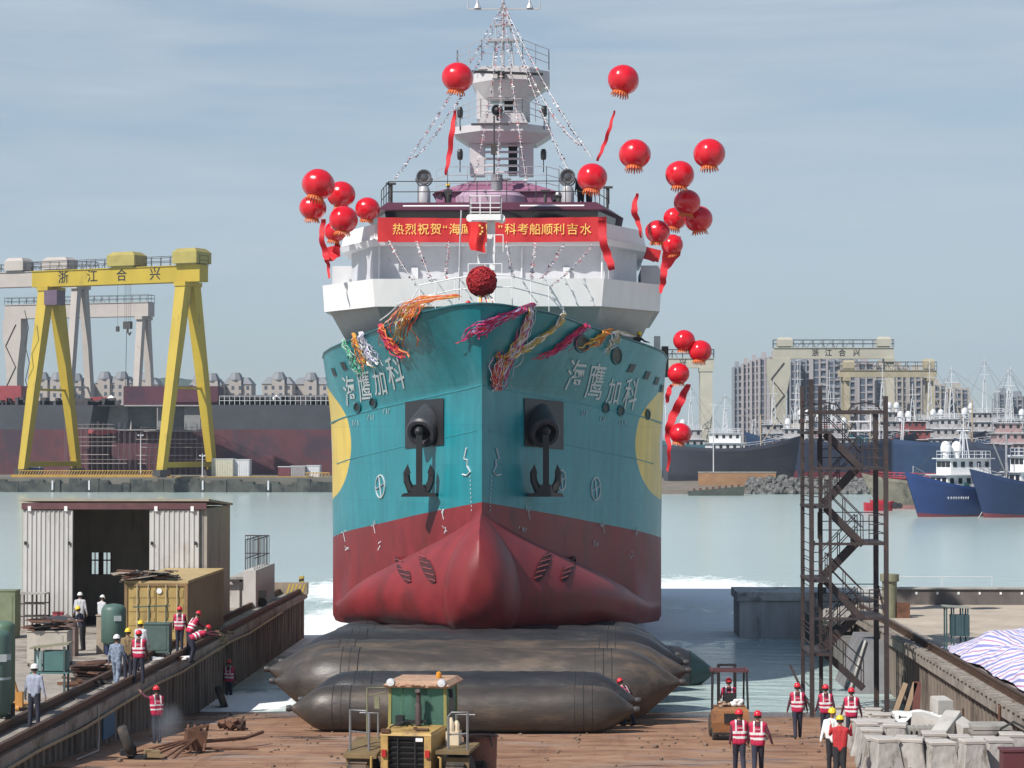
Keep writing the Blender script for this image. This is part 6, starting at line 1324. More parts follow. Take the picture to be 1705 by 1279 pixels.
# concrete abutment behind the tower
t = thing('concrete_buttress', 'big sloping grey concrete buttress with a pale edge behind the foot of the stair tower', 'buttress', (WX(1445, 103), 103, 0)); BO_ = t.location; m = MB(BO_)
x0, x1, x2, x3 = WX(1423, 103), WX(1442, 103), WX(1482, 103), WX(1405, 103); zb_, zt_ = -1, WZ(1066, 103)
m.loft([[(x3 - .25, 101.5, zb_), (13.2, 101.5, zb_), (13.2, 108, zb_), (x3 - .25, 108, zb_)], [(x1, 103, zt_), (13.2, 103, zt_), (13.2, 108, zt_), (x1, 108, zt_)]]); m.build('buttress_body', M('buttress_grey', (.17, .17, .18), .9, var=.25, dirt=(.10, .10, .10), dpos=.52, stretch=(1, 1, .4)), t)
m = MB(BO_); m.bar((x3 - .30, 101.40, zb_), (x1 - .05, 102.92, zt_), .10, .10); m.build('pale_edge', concrete, t)
t = thing('mooring_pillar', 'short olive concrete mooring pillar on the right quay behind the stair tower', 'pillar', (14.85, 112, DECK)); m = MB(); hz = WZ(955, 112) - DECK; m.lathe([(.34, 0), (.34, hz * .82), (.44, hz * .84), (.44, hz), (.05, hz)], (-.35, 0, 0), 16); m.build('pillar', M('pillar_olive', (.20, .20, .13), .85, var=.3, dirt=(.25, .13, .07), dpos=.55), t, True, 30); m = MB(); m.box((.25, -.1, .35), (.6, .4, .7)); m.build('rusty_box', rust, t)
m = MB(); r_ = random.Random(9)
for i in range(90):
    s = r_.uniform(.15, .5); c = (r_.uniform(-2.6, .8), r_.uniform(0, 11), r_.uniform(0, .25) + s * .3); k = len(m.v); m.ball(c, (s, s * r_.uniform(.6, 1.2), s * r_.uniform(.5, .9)), 6, 4)
    for q in range(k, len(m.v)): m.v[q] += V((r_.uniform(-.08, .08), r_.uniform(-.08, .08), r_.uniform(-.06, .06)))
o = m.build('rubble', M('rubble_grey', (.25, .235, .22), .9, var=.3), kind='stuff', loc=(14.4, 113, DECK - .35))
m = MB((12, 108.5, 0)); m.bx(12.3, 13.2, 108.2, 130.8, -4, 1.5); o = m.build('rubble_ledge', darkconc, kind='structure', loc=(12, 108.5, 0))
# ---- concrete keel blocks
kbm = M('keel_concrete', (.34, .325, .305), .9, var=.25, vs=2.5, dirt=(.17, .145, .12), dpos=.49, ds=1.8, stretch=(1, 1, .5), bump=.8, bs=9); kbt = M('keel_top', (.44, .41, .38), .9, var=.18, dirt=(.28, .23, .19), dpos=.56, ds=3)
kb0 = None
ROWS = [(62.6, 1470, 1700, 46, 1.12, 'nearest'), (65.6, 1458, 1700, 43, 1.08, 'second'), (68.6, 1448, 1492, 40, 1.1, 'third'), (71.8, 1440, 1500, 38, .95, 'fourth'), (75, 1436, 1480, 36, .85, 'fifth'), (78.2, 1448, 1500, 33, .75, 'sixth'), (81.4, 1402, 1500, 31, .7, 'seventh'), (84.8, 1394, 1490, 30, .62, 'eighth'), (88.4, 1390, 1480, 29, .55, 'farthest')]
ORD = ['first', 'second', 'third', 'fourth', 'fifth', 'sixth']
rk = random.Random(17)
for Y, a, b, st_, hh, nm in ROWS:
    px = a; i = 0
    while px < b:
        Yj = Y + rk.uniform(-.4, .4); p = (WX(px + rk.uniform(-3, 3), Yj), Yj, ramp_z(Yj) - .02)
        if kb0 is None:
            t = thing('keel_block', 'x', 'keel block', p, 0, 'concrete keel blocks stacked along the right dock wall'); m = MB()
            m.loft([[(x * .46, y * .46, 0) for x, y in ((-1, -1), (1, -1), (1, 1), (-1, 1))], [(x * .45, y * .45, .12) for x, y in ((-1, -1), (1, -1), (1, 1), (-1, 1))], [(x * .29, y * .30, .92) for x, y in ((-1, -1), (1, -1), (1, 1), (-1, 1))]])
            b2 = bmesh.new(); me_ = bpy.data.meshes.new('k'); me_.from_pydata(m.v, [], m.f); b2.from_mesh(me_); bmesh.ops.recalc_face_normals(b2, faces=b2.faces); bmesh.ops.bevel(b2, geom=b2.edges[:], offset=.025, segments=1, affect='EDGES'); bmesh.ops.subdivide_edges(b2, edges=b2.edges[:], cuts=4, use_grid_fill=True)
            for v_ in b2.verts: v_.co += V((noise.noise(v_.co * 5), noise.noise(v_.co * 5 + V((9, 0, 0))), 0)) * .018
            m = MB(); m.v = [v_.co.copy() for v_ in b2.verts]; m.f = [[q_.index for q_ in f_.verts] for f_ in b2.faces]; m.m = [0] * len(m.f); b2.free(); m.build('block_body', kbm, t)
            m = MB(); m.loft([[(x * .30, y * .31, .92) for x, y in ((-1, -1), (1, -1), (1, 1), (-1, 1))], [(x * .31, y * .32, .98) for x, y in ((-1, -1), (1, -1), (1, 1), (-1, 1))], [(x * .29, y * .30, 1.0) for x, y in ((-1, -1), (1, -1), (1, 1), (-1, 1))]]); m.build('top_slab', kbt, t)
            m = MB(); m.lathe([(.035, 0), (.035, .01), (.005, .01)], (0, -.415, .35), 8, 'y'); m.build('lifting_hole', black, t)
            kb0 = t
        else: t = dup(kb0, p)
        t.rotation_euler = (0, 0, rk.uniform(-.25, .25)); sc_ = rk.uniform(.9, 1.1); t.scale = (sc_, sc_, hh * rk.uniform(.92, 1.08))
        t['label'] = f'tapered grey concrete keel block, {ORD[min(i, 5)]} from the open slipway in the {nm} row'
        px += st_ * rk.uniform(.92, 1.12); i += 1
# piles between the keel blocks and the wall
def rx_(px, Y): return (WX(px, Y), Y, ramp_z(Y))
slabm = M('slab_grey', (.30, .285, .26), .9, var=.2, dirt=(.15, .13, .12), dpos=.52)
t = thing('leaning_slabs', 'row of thin grey concrete slabs standing on edge among the keel blocks', 'slabs', rx_(1530, 70)); m = MB()
for i in range(7): m.box((-.45 + i * .16, .05 * i, .5), (.08, .8, .95), 0, .1, 0, .12)
m.build('slab', slabm, t)
t = thing('slab_stack', 'tall flat stack of dark concrete slabs against the right dock wall', 'slabs', rx_(1645, 69)); m = MB(); r_ = random.Random(2)
for i in range(9): m.box((r_.uniform(-.04, .04), r_.uniform(-.04, .04), .07 + i * .125), (1.1, 1.3, .10), 0, r_.uniform(-.04, .04))
m.build('slab', slabm, t)
bm2 = M('beam_concrete', (.44, .42, .39), .85, var=.15, dirt=(.28, .25, .22), dpos=.55)
for lab, (px, Y), z, rz, rx in (('long pale concrete beam lying on top of the slabs, pointing away from the viewer', (1555, 71), .95, .5, .12), ('short pale concrete beam tilted against the long one with its square end facing forward', (1572, 69.3), .95, -.45, .3), ('pale concrete beam on the right of the beam pile, sloping down to the front', (1596, 69.6), 1.0, .35, .25), ('small pale concrete block on top of the beam pile', (1566, 71.8), 1.5, .2, .1)):
    p = rx_(px, Y); t = thing('concrete_beam', lab, 'beam', (p[0], p[1], p[2] + z), rz, 'concrete beams piled beside the dock wall'); m = MB(); L_ = 1.7 if 'long' in lab else (.7 if 'small' in lab else 1.2); m.box((0, 0, 0), (.46, L_, .42), 0, 0, rx); m.box((0, 0, .215), (.40, L_ - .06, .02), 0, 0, rx); m.build('beam', bm2, t)
t = thing('beam_crib', 'cribbed pile of grey slabs carrying the pale concrete beams', 'slabs', rx_(1578, 70.2)); m = MB()
for i in range(6): m.box((0, 0, .08 + i * .13), (1.25, 1.6, .10), 0, .1 * (i % 2))
m.build('slab', slabm, t)
t = thing('wire_cage', 'dark wire cage crate covered with white sheets below the dock wall', 'crate', rx_(1530, 77)); m = MB()
for x in (-.7, 0, .7):
    for y in (-.4, .4): m.bar((x, y, 0), (x, y, .95), .05)
for z in (.1, .35, .6, .9): m.bar((-.7, -.4, z), (.7, -.4, z), .03); m.bar((-.7, .4, z), (.7, .4, z), .03)
m.box((0, 0, .45), (1.3, .7, .7)); m.build('cage', steel, t); m = MB(); g = []
for i in range(13):
    for j in range(7): x, y = -.85 + 1.7 * i / 12, -.5 + 1.0 * j / 6; g.append((x, y, .98 + .08 * noise.noise((x * 3, y * 3, 0)) - (.25 if j == 0 else 0) * (.5 + .5 * math.sin(i))))
fs = [(i * 7 + j, i * 7 + j + 1, i * 7 + j + 8, i * 7 + j + 7) for i in range(12) for j in range(6)]; m.add(g, fs); m.add([(x, y, z + .015) for x, y, z in g], fs); m.build('white_sheet', WHITE, t, True)
t = thing('steel_drum_rack', 'dark steel rack with a cream bundle on top next to the sheeted cage', 'rack', rx_(1575, 77.5)); m = MB(); m.box((0, 0, .5), (.8, .7, .9)); m.bar((-.45, -.4, 0), (-.45, -.4, 1.1), .06); m.bar((.45, -.4, 0), (.45, -.4, 1.15), .06); m.build('rack', steel, t); m = MB(); m.ball((-.1, 0, 1.08), (.34, .25, .16), 10, 6); m.build('bundle', WHITE, t, True)
for lab, px, tilt in (('pale timber plank leaning on the right dock wall', 1492, .35), ('reddish plank leaning on the right dock wall beside the pale one', 1510, .3), ('dark red steel plate propped upright against the right dock wall', 1524, .05)):
    p = rx_(px, 83); t = thing('plank', lab, 'plank', p, 0, 'planks leaning on the right dock wall'); m = MB(); m.box((0, 0, .85), (.16 if 'plate' not in lab else .25, .06, 1.75), 0, 0, 0, tilt); m.build('board', M('plank_pale', (.40, .29, .19), .8) if 'pale' in lab else M('plank_red', (.16, .06, .05), .8), t)
t = thing('dark_tarp', 'crumpled dark green tarpaulin slumped at the foot of the right dock wall', 'tarp', rx_(1612, 74)); m = MB(); m.ball((0, 0, .35), (.65, .5, .45), 14, 8)
for i in range(len(m.v)): v = m.v[i]; m.v[i] = v + V((.12 * noise.noise(v * 3), .12 * noise.noise(v * 3 + V((5, 0, 0))), .15 * noise.noise(v * 2.5 + V((9, 0, 0)))))
m.build('tarp', M('tarp_dark', (.035, .045, .045), .7), t, True, 80)
t = thing('maroon_box', 'dark maroon steel box among the nearest keel blocks at the right edge', 'box', rx_(1690, 60.6)); m = MB(); m.box((0, 0, .5), (.75, .6, .95)); m.box((0, 0, 1.0), (.82, .66, .05)); m.build('box_body', M('box_maroon', (.10, .025, .03), .6), t)
m = MB(); g0 = V(rx_(1705, 66)); m.tube([(0, 0, 1.2), (-.3, .1, 1.35), (-.6, .3, 1.15), (-.7, .5, .9)], .035); o = m.build('hose', rubber, None, True, loc=g0); tag(o, 'black hose curling over the keel blocks at the right edge', 'hose')
m = MB(); m.tube([(0, 0, .0), (0, 0, 1.35), (.2, 0, 1.4)], .05); p = rx_(1622, 77); o = m.build('wall_pipe_stub', rust, loc=(13.0, 74.5, ramp_z(74.5))); tag(o, 'rusty bent pipe standing against the right dock wall above the beams', 'pipe')
# ---- right quay: teal cabinet and tarpaulin heap
t = thing('teal_cabinet', 'dark teal electric cabinet under a small roofed frame on the right quay', 'cabinet', (14.75, 94, DECK)); q = M('cab_teal', (.035, .075, .08), .55, var=.2); m = MB(); m.box((.12, 0, 1.0), (.7, .5, .82)); m.build('cabinet_body', q, t); m = MB(); m.box((-.02, 0, 1.72), (1.05, .75, .05), 0, 0, 0, .06); m.build('roof_board', M('board_grey', (.24, .25, .21), .7), t)
for x in (-.42, -.15, .2, .4):
    for y in (-.28, .28): m = MB(); m.bar((x, y, 0), (x, y, 1.7), .055); m.build('leg', q, t)
def tarp_mat():
    m = bpy.data.materials.new('striped_tarp'); m.use_nodes = True; t = m.node_tree; b = t.nodes['Principled BSDF']; lk = t.links.new; b.inputs['Roughness'].default_value = .5
    uv = N(t, 'ShaderNodeAttribute', attribute_name='stripe'); fr = N(t, 'ShaderNodeMath', operation='FRACT'); lk(uv.outputs['Fac'], fr.inputs[0]); rp = N(t, 'ShaderNodeValToRGB'); rp.color_ramp.interpolation = 'CONSTANT'; e = rp.color_ramp.elements
    e[0].color = (.66, .65, .76, 1); e[1].position = .26; e[1].color = (.25, .25, .52, 1)
    for pos, c in ((.52, (.66, .65, .76, 1)), (.84, (.46, .24, .38, 1))): x = e.new(pos); x.color = c
    lk(fr.outputs[0], rp.inputs[0]); lk(rp.outputs[0], b.inputs['Base Color']); return m
t = thing('striped_tarpaulin', 'heap covered by a red, white and blue striped tarpaulin on the right quay', 'tarpaulin', (17.5, 84, DECK)); m = MB(); nx_, ny_ = 80, 110; vs = []; st_ = []
for j in range(ny_ + 1):
    for i in range(nx_ + 1):
        u, v = i / nx_, j / ny_; x = -3.25 + 7.5 * u; y = -11 + 22.5 * v; e = max(0, 1 - ((u - .45) / .46) ** 2) * max(0, 1 - ((v - .5) / .51) ** 2); h = 1.25 * min(1, e * 2.2) ** .8 * (.8 + .25 * noise.noise((x * .5, y * .3, 2))) + .14 * noise.noise((x * 1.5, y * .8, 1)) * min(1, e * 4) + .05 * noise.noise((x * 4, y * 2, 4))
        vs.append((x + .5 * noise.noise((0, y * .35, 7)) * (1 if i in (0, 1) else .3), y, max(.02, h) + .02)); st_.append((x * .55 + y * .20 + .5 * noise.noise((x * .25, y * .2, 3)) + .3 * h) * 3.6)
fs = [(j * (nx_ + 1) + i, j * (nx_ + 1) + i + 1, (j + 1) * (nx_ + 1) + i + 1, (j + 1) * (nx_ + 1) + i) for j in range(ny_) for i in range(nx_)]
m.add(vs, fs); o = m.build('tarpaulin_sheet', tarp_mat(), t, True, 80); at_ = o.data.attributes.new('stripe', 'FLOAT', 'POINT'); at_.data.foreach_set('value', st_)
# ------------------------------------------------------------------ far left: gantry cranes, hull under construction, apartments
def gantry(label, pxc, Y, z0, yaw, L_, ztop, bd, bw, span, S, mat, text=None, tsz=2.6, legw=(3.0, 1.9), slim=False, boxes=(), rail=True, hook=None, boxm=None, tm=None, fat_left=False):
    X0 = WX(pxc, Y); t = thing('gantry_crane', label, 'gantry crane', (X0, Y, z0), R(yaw), 'shipyard gantry cranes'); H = ztop - z0
    m = MB(); m.bx(-L_ / 2, L_ / 2, -bw / 2, bw / 2, H - bd, H); m.bx(-L_ / 2, L_ / 2, -bw / 2 - .25, bw / 2 + .25, H - .12, H + .06); m.build('main_beam', mat, t)
    for e in (-1, 1):
        xx = e * span
        if fat_left and e < 0:
            m = MB(); m.loft([[(xx - 1.8, -2, 0), (xx + 1.8, -2, 0), (xx + 1.8, 2, 0), (xx - 1.8, 2, 0)], [(xx - 1.8, -2, H * .6), (xx + 2.0, -2, H * .6), (xx + 2.0, 2, H * .6), (xx - 1.8, 2, H * .6)], [(xx - 3, -2, H * .8), (xx + 3.2, -2, H * .8), (xx + 3.2, 2, H * .8), (xx - 3, 2, H * .8)], [(xx - 3, -2, H - bd), (xx + 3.2, -2, H - bd), (xx + 3.2, 2, H - bd), (xx - 3, 2, H - bd)]]); m.build('leg', mat, t)
            m = MB(); zz = [(xx - 2.0, -2.1, H * .1 + i * H * .13) if i % 2 else (xx + 1.5, -2.1, H * .1 + i * H * .13) for i in range(7)]; m.tube(zz, .18, 0, 4); m.build('leg_stair', steel, t); continue
        for s in (-1, 1):
            m = MB(); a = V((xx, s * S / 2, 1.6)); b = V((xx, s * 1.6, H - bd)); w0, w1 = legw
            m.loft([[a + V((-w1 / 2, -w1 / 2, 0)), a + V((w1 / 2, -w1 / 2, 0)), a + V((w1 / 2, w1 / 2, 0)), a + V((-w1 / 2, w1 / 2, 0))], [b + V((-w0 / 2, -w0 / 2, 0)), b + V((w0 / 2, -w0 / 2, 0)), b + V((w0 / 2, w0 / 2, 0)), b + V((-w0 / 2, w0 / 2, 0))]]); m.build('leg', mat, t)
            m = MB(); m.bx(xx - 1, xx + 1, s * S / 2 - 2.0, s * S / 2 + 2.0, .25, 1.7)
            for k in range(3): m.lathe([(.1, -.3), (.45, -.3), (.45, .3), (.1, .3)], (xx, s * S / 2 - 1.2 + k * 1.2, .45), 10, 'x')
            m.build('bogie', steel, t)
        m = MB(); m.bx(xx - .7, xx + .7, -S / 2, S / 2, 2.2, 3.4); m.build('sill_beam', mat, t)
        m = MB(); m.bx(xx - w0 / 2 - .2, xx + w0 / 2 + .2, -3.4, 3.4, H - bd - 1.0, H - bd - .02); m.build('leg_head', mat, t)
        m = MB(); m.bar((xx, -S * .31, H * .42), (xx, S * .31, H * .42), .5); m.build('cross_tie', mat, t)
    m = MB(); rails(m, [(-L_ / 2, -bw / 2, H + .06), (L_ / 2, -bw / 2, H + .06), (L_ / 2, bw / 2, H + .06), (-L_ / 2, bw / 2, H + .06), (-L_ / 2, -bw / 2, H + .06)], 2.1, .07, (1, .5), 2.6)
    for i in range(int(L_ / 2.6 * .6)): x = -L_ / 2 + 4 + i * 2.6; m.tube([(x, bw / 2, H), (x + 1.3, bw / 2, H + 1.9), (x + 2.6, bw / 2, H)], .08, 0, 4)
    m.build('walkway_railing', steel, t)
    for bx_, w_, d_, h_ in boxes:
        m = MB(); z = H + .4; m.loft([[(bx_ - w_ / 2, -d_ / 2, z), (bx_ + w_ / 2, -d_ / 2, z), (bx_ + w_ / 2, d_ / 2, z), (bx_ - w_ / 2, d_ / 2, z)], [(bx_ - w_ / 2, -d_ / 2, z + h_ * .75), (bx_ + w_ / 2, -d_ / 2, z + h_ * .75), (bx_ + w_ / 2, d_ / 2, z + h_ * .75), (bx_ - w_ / 2, d_ / 2, z + h_ * .75)], [(bx_ - w_ * .36, -d_ * .36, z + h_), (bx_ + w_ * .36, -d_ * .36, z + h_), (bx_ + w_ * .36, d_ * .36, z + h_), (bx_ - w_ * .36, d_ * .36, z + h_)]])
        m.bx(bx_ - w_ * .4, bx_ + w_ * .4, -d_ * .4, d_ * .4, H + .06, z); m.build('machine_house', boxm or mat, t)
    if text:
        for ch, x in text:
            m = MB(); add_text(m, ch, tsz, lambda p: (x + p.x, -bw / 2 - .06, H - bd * .5 + p.y), bold=.022); m.build('black_character', tm or black, t)
    if hook:
        x, l = hook; m = MB()
        for dx in (-.8, -.3, .3, .8): m.tube([(x + dx, 0, H - bd), (x + dx, 0, H - bd - l)], .045, 0, 4)
        m.box((x, 0, H - bd - l - .8), (2.0, .9, 1.7)); m.tube([(x, 0, H - bd - l - 1.6), (x, 0, H - bd - l - 2.4), (x + .5, 0, H - bd - l - 3), (x + .9, 0, H - bd - l - 2.4)], .22); m.tube([(x - .3, 0, H - bd - l - 2), (x - .6, 0, 18)], .08, 0, 4); m.tube([(x - 2.8, 0, H - bd), (x - 2.8, 0, H - bd - l - 1)], .04, 0, 4); m.box((x - 2.8, 0, H - bd - l - 1.6), (.7, .5, 1.2)); m.build('hook_block', steel, t)
    return t
gy = M('crane_yellow', (.42, .30, .026), .5, var=.12, vs=.2, dirt=(.24, .15, .03), dpos=.56, ds=.35, stretch=(1, 1, .3)); gp_ = M('crane_pale', (.42, .38, .35), .6, var=.1, vs=.2, dirt=(.3, .26, .23), dpos=.58, ds=.2); gc = M('crane_cream', (.42, .40, .33), .6, var=.1, vs=.2, dirt=(.30, .25, .2), dpos=.58, ds=.2)
ghouse = M('house_ochre', (.33, .27, .07), .6, var=.15, vs=.4)
# text positions on the beam: from the picture, converted to beam coordinates
def bt(pxs, pxc, Y, yaw): return [(WX(p, Y) - WX(pxc, Y)) / math.cos(R(yaw)) for p in pxs]
tx = bt((100, 155, 210, 272), 196, 533, -25)
gk = gantry('big yellow gantry crane with black lettering on its beam above the far left quay', 196, 545, 3.3, -25, 46.5, WZ(446, 545), 3.7, 3.4, 19.0, 20, gy, list(zip('浙江合兴', tx)), 3.0, legw=(2.7, 1.7), boxes=((2.3, 7.6, 5, 3.2), (20, 6.5, 6, 3.4)), hook=(2.6, 8.5), boxm=ghouse)
m = MB(); m.box((-16.0, -2.6, gk.location.z * 0 + WZ(446, 545) - 3.3 - 6.4), (3.6, 3.2, 3.4)); m.build('operator_cab', M('cab_violet', (.12, .08, .12), .4), gk)
m = MB(); H_ = WZ(446, 545) - 3.3
for e in (-1,): m.tube([(-19 + (-.3), -6.5 - .2 * k, 6 + k * 4) if k % 2 else (-20.5, -7 - .1 * k, 6 + k * 4) for k in range(9)], .12, 0, 4)
m.build('leg_ladder', steel, gk)
gantry('pale gantry crane beam ending behind the yellow crane, with slender twin legs', 40, 640, 3.3, -22, 44, WZ(452, 640), 4.0, 3.4, 17.5, 14, gp_, None, legw=(1.9, 1.7), boxes=((-2, 6, 5, 3.4), (11, 8, 5, 3.2)))
gantry('lower pale gantry crane farther back with a fat left leg and slim right legs', 130, 720, 3.3, -18, 49, WZ(505, 720), 4.2, 4, 22, 13, gp_, None, legw=(2.0, 1.8), fat_left=True)
# hull under construction
hm1 = M('hull_slate', (.052, .055, .068), .6, var=.2, vs=.15, dirt=(.09, .08, .08), dpos=.56, ds=.12, vary=False); hm2 = M('hull_dull_red', (.105, .032, .042), .65, var=.3, vs=.12, dirt=(.05, .03, .045), dpos=.48, ds=.08, vary=False)
HY = 580.0
hl = thing('ship_under_construction', 'huge dark grey and maroon ship hull under construction behind the yellow crane', 'ship', (WX(250, HY), HY, 3.3)); HO = hl.location
xa, xb = WX(-70, HY), WX(585, HY); z0, zm, zt = 3.3, WZ(715, HY), WZ(674, HY)
gap0, gap1 = WX(148, HY), WX(328, HY)
m = MB(HO); m.loft([[(xa, HY, z0), (gap0, HY, z0), (gap0 + 5, HY + 9, z0), (gap0 + 5, HY + 26, z0), (xa, HY + 26, z0)], [(xa, HY, zm), (gap0, HY, zm), (gap0 + 5, HY + 9, zm), (gap0 + 5, HY + 26, zm), (xa, HY + 26, zm)]]); m.bx(gap0 + 5.1, xb, HY + 2.0, HY + 26, z0, zm); m.bx(gap1 - 1, xb, HY, HY + 1.95, z0, zm); m.build('lower_hull', hm2, hl)
m = MB(HO); m.loft([[(xa, HY, zm), (gap0, HY, zm), (gap0 + 5, HY + 9, zm), (gap0 + 5, HY + 26, zm), (xa, HY + 26, zm)], [(xa, HY, zt), (gap0 + 1, HY, zt), (gap0 + 6, HY + 9, zt), (gap0 + 6, HY + 26, zt), (xa, HY + 26, zt)]]); m.build('upper_hull', hm1, hl); m = MB(HO); m.bx(gap1 + 1, xb, HY, HY + 26, zm, zt); m.build('upper_hull', hm1, hl)
m = MB(HO)
for a, b, c in ((162, 205, 5.5), (208, 250, 8), (258, 275, 4), (278, 300, 6), (303, 330, 3)): m = MB(HO); m.bx(WX(a, HY), WX(b, HY), HY + c, HY + c + 1, zm + .01, zt - .3); m.build('bulkhead', M('bulkhead_grey', (.22, .225, .23), .7, var=.25, vs=.4), hl)
m = MB(HO); m.bx(WX(155, HY), WX(332, HY), HY + 1.5, HY + 24, zt - .3, zt); m.bx(WX(148, HY), WX(330, HY), HY - .2, HY + 9, zm - .25, zm); m.build('deck_plate', M('deck_pale', (.33, .31, .31), .7, var=.2), hl)
m = MB(HO); m.loft([[(WX(148, HY) + i * .8, HY - 1.5 - 2.2 * math.sin(math.pi * i / 9), zm - 1.4 + .5 * abs(i - 4.5) / 4.5) for i in range(10)], [(WX(148, HY) + i * .8, HY - 1.5 - 2.2 * math.sin(math.pi * i / 9), zm - .1) for i in range(10)]], closed=False, caps=False); m.build('curved_shell_plate', M('bright_oxide', (.30, .05, .06), .6), hl)
m = MB(HO); m.bx(WX(192, HY), WX(352, HY), HY + 10, HY + 20, zt, WZ(641, HY)); m.bx(WX(265, HY), WX(352, HY), HY + 9.5, HY + 9.9, WZ(668, HY), WZ(666, HY)); m.build('deck_house', M('house_oxblood', (.085, .024, .04), .65, var=.25, vs=.15, dirt=(.045, .02, .045), dpos=.5, ds=.12), hl)
m = MB(HO); m.bx(xa, WX(28, HY), HY + 4, HY + 16, zt, WZ(641, HY)); m.build('deck_block', M('bright_oxide', (.30, .05, .06), .6), hl); m = MB(HO); m.bx(WX(145, HY), WX(176, HY), HY + 4, HY + 9, zt, WZ(660, HY)); m.build('deck_block', M('bright_oxide', (.30, .05, .06), .6), hl)
r_ = random.Random(12); m = MB(HO)
for i in range(130):
    x = r_.uniform(WX(362, HY), xb) if i < 85 else r_.uniform(xa, WX(190, HY)); w_ = r_.uniform(.3, 2.2); m.bx(x, x + w_, HY + .5, HY + r_.uniform(1, 5), zt, zt + r_.uniform(.4, 2.0))
m.bx(WX(362, HY), xb, HY + 6, HY + 14, zt, WZ(657, HY)); m.build('deck_fittings', [M('fitting_dark', (.055, .05, .055), .7, var=.5, vs=.5)], hl)
m = MB(HO); 
for i in range(26): x = WX(365, HY) + i * (xb - WX(365, HY)) / 26; m.tube([(x, HY, zt), (x, HY, zt + 2.1)], .08, 0, 4)
for z in (1, 2.1): m.tube([(WX(365, HY), HY, zt + z), (xb, HY, zt + z)], .07, 0, 4)
m.build('deck_railing', greywhite, hl)
def scaffold(label, px0, px1, Y, zlo, zhi, nx_, nz_):
    t = thing('scaffold', label, 'scaffold', (WX(px0, Y), Y, 3.3), 0, 'scaffolding along the unfinished hull'); o = t.location; m = MB(o); x0, x1 = WX(px0, Y), WX(px1, Y); r = random.Random(px0)
    for i in range(nx_ + 1):
        x = x0 + (x1 - x0) * i / nx_; zt_ = zhi - r.uniform(0, 3)
        for y in (Y, Y + 1.6): m.tube([(x, y, 3.3), (x, y, zt_)], .055, 0, 4)
    m.build('upright', M('scaffold_grey', (.20, .17, .18), .6), t); m = MB(o)
    for k in range(nz_):
        z = zlo + (zhi - zlo - 2) * k / (nz_ - 1); a = x0 + r.uniform(0, 3); b = x1 - r.uniform(0, 5); m.bx(a, b, Y - .1, Y + 1.5, z, z + .16)
        if k % 2 == 0: m.tube([(a, Y, z + 1), (b, Y, z + 1)], .05, 0, 4)
    m.build('walk_board', M('board_pale', (.34, .29, .27), .8), t)
scaffold('scaffolding of thin poles in front of the open middle of the unfinished hull', 108, 215, HY - 5, 6, WZ(700, HY), 12, 5); scaffold('scaffolding bay between the yellow crane legs on the maroon hull side', 225, 355, HY - 4, 6, WZ(705, HY), 14, 5)
# quay furniture over there
QY = 533.5
t = thing('quay_barrier', 'long yellow hatched steel barrier on the far left quay edge below the yellow crane', 'barrier', (WX(160, QY), QY, 3.3)); o = t.location; m = MB(o); m.bx(WX(18, QY), WX(285, QY), QY, QY + .4, 3.3, 3.9); m.bx(WX(60, QY), WX(520, QY), QY + 1, QY + 2.2, 3.32, 3.5); m.build('kerb', M('ochre_kerb', (.42, .25, .05), .6, var=.2), t); m = MB(o)
x = WX(30, QY)
while x < WX(283, QY): m.bar((x, QY + .2, 3.9), (x + .5, QY + .2, 4.75), .14); x += .62
m.bx(WX(30, QY), WX(284, QY), QY + .1, QY + .3, 4.7, 4.85); m.build('slats', M('ochre_slat', (.46, .28, .06), .6), t)
t = thing('quay_barrier', 'short yellow hatched barrier piece close to the left of the turquoise bow', 'barrier', (WX(523, QY), QY, 3.3)); o = t.location; m = MB(o); x = WX(508, QY)
while x < WX(545, QY): m.bar((x, QY + .2, 3.3), (x + .6, QY + .2, 4.3), .16); x += .7
m.bx(WX(508, QY), WX(548, QY), QY + .05, QY + .35, 4.2, 4.4); m.build('slats', M('ochre_slat', (.46, .28, .06), .6), t)
def hut(label, px0, px1, pyt, Y, mat, z0=3.3, d=4, name='site_container', extra=None):
    x0, x1 = WX(px0, Y), WX(px1, Y); zt_ = WZ(pyt, Y); t = thing(name, label, 'container', (x0, Y, z0)); o = t.location; m = MB(o); m.bx(x0, x1, Y, Y + d, z0, zt_)
    k = max(3, int((x1 - x0) / .5))
    for i in range(k): m.bx(x0 + (x1 - x0) * (i + .2) / k, x0 + (x1 - x0) * (i + .6) / k, Y - .06, Y, z0 + .2, zt_ - .2)
    m.build('container_wall', mat, t); m = MB(o); m.bx(x0 - .1, x1 + .1, Y - .1, Y + d, zt_ + .005, zt_ + .15); m.build('container_roof', greywhite, t); return t
hut('cream site container at the right foot of the yellow crane', 352, 388, 765, 538, M('cream_box', (.50, .48, .38), .6, var=.08)); hut('white site container joined to the right of the cream one', 389, 415, 766, 539, greywhite); hut('grey container on the far quay left of the bow', 484, 508, 777, 540, M('box_grey', (.3, .28, .29), .6)); hut('pale grey container with a dark door close to the bow on the far quay', 510, 532, 776, 541, greywhite); hut('dull red container beside the grey ones on the far quay', 463, 483, 778, 541, M('box_red', (.16, .05, .06), .6)); hut('blue site container between the left legs of the yellow crane', 38, 66, 779, 546, M('box_blue', (.04, .09, .16), .6))
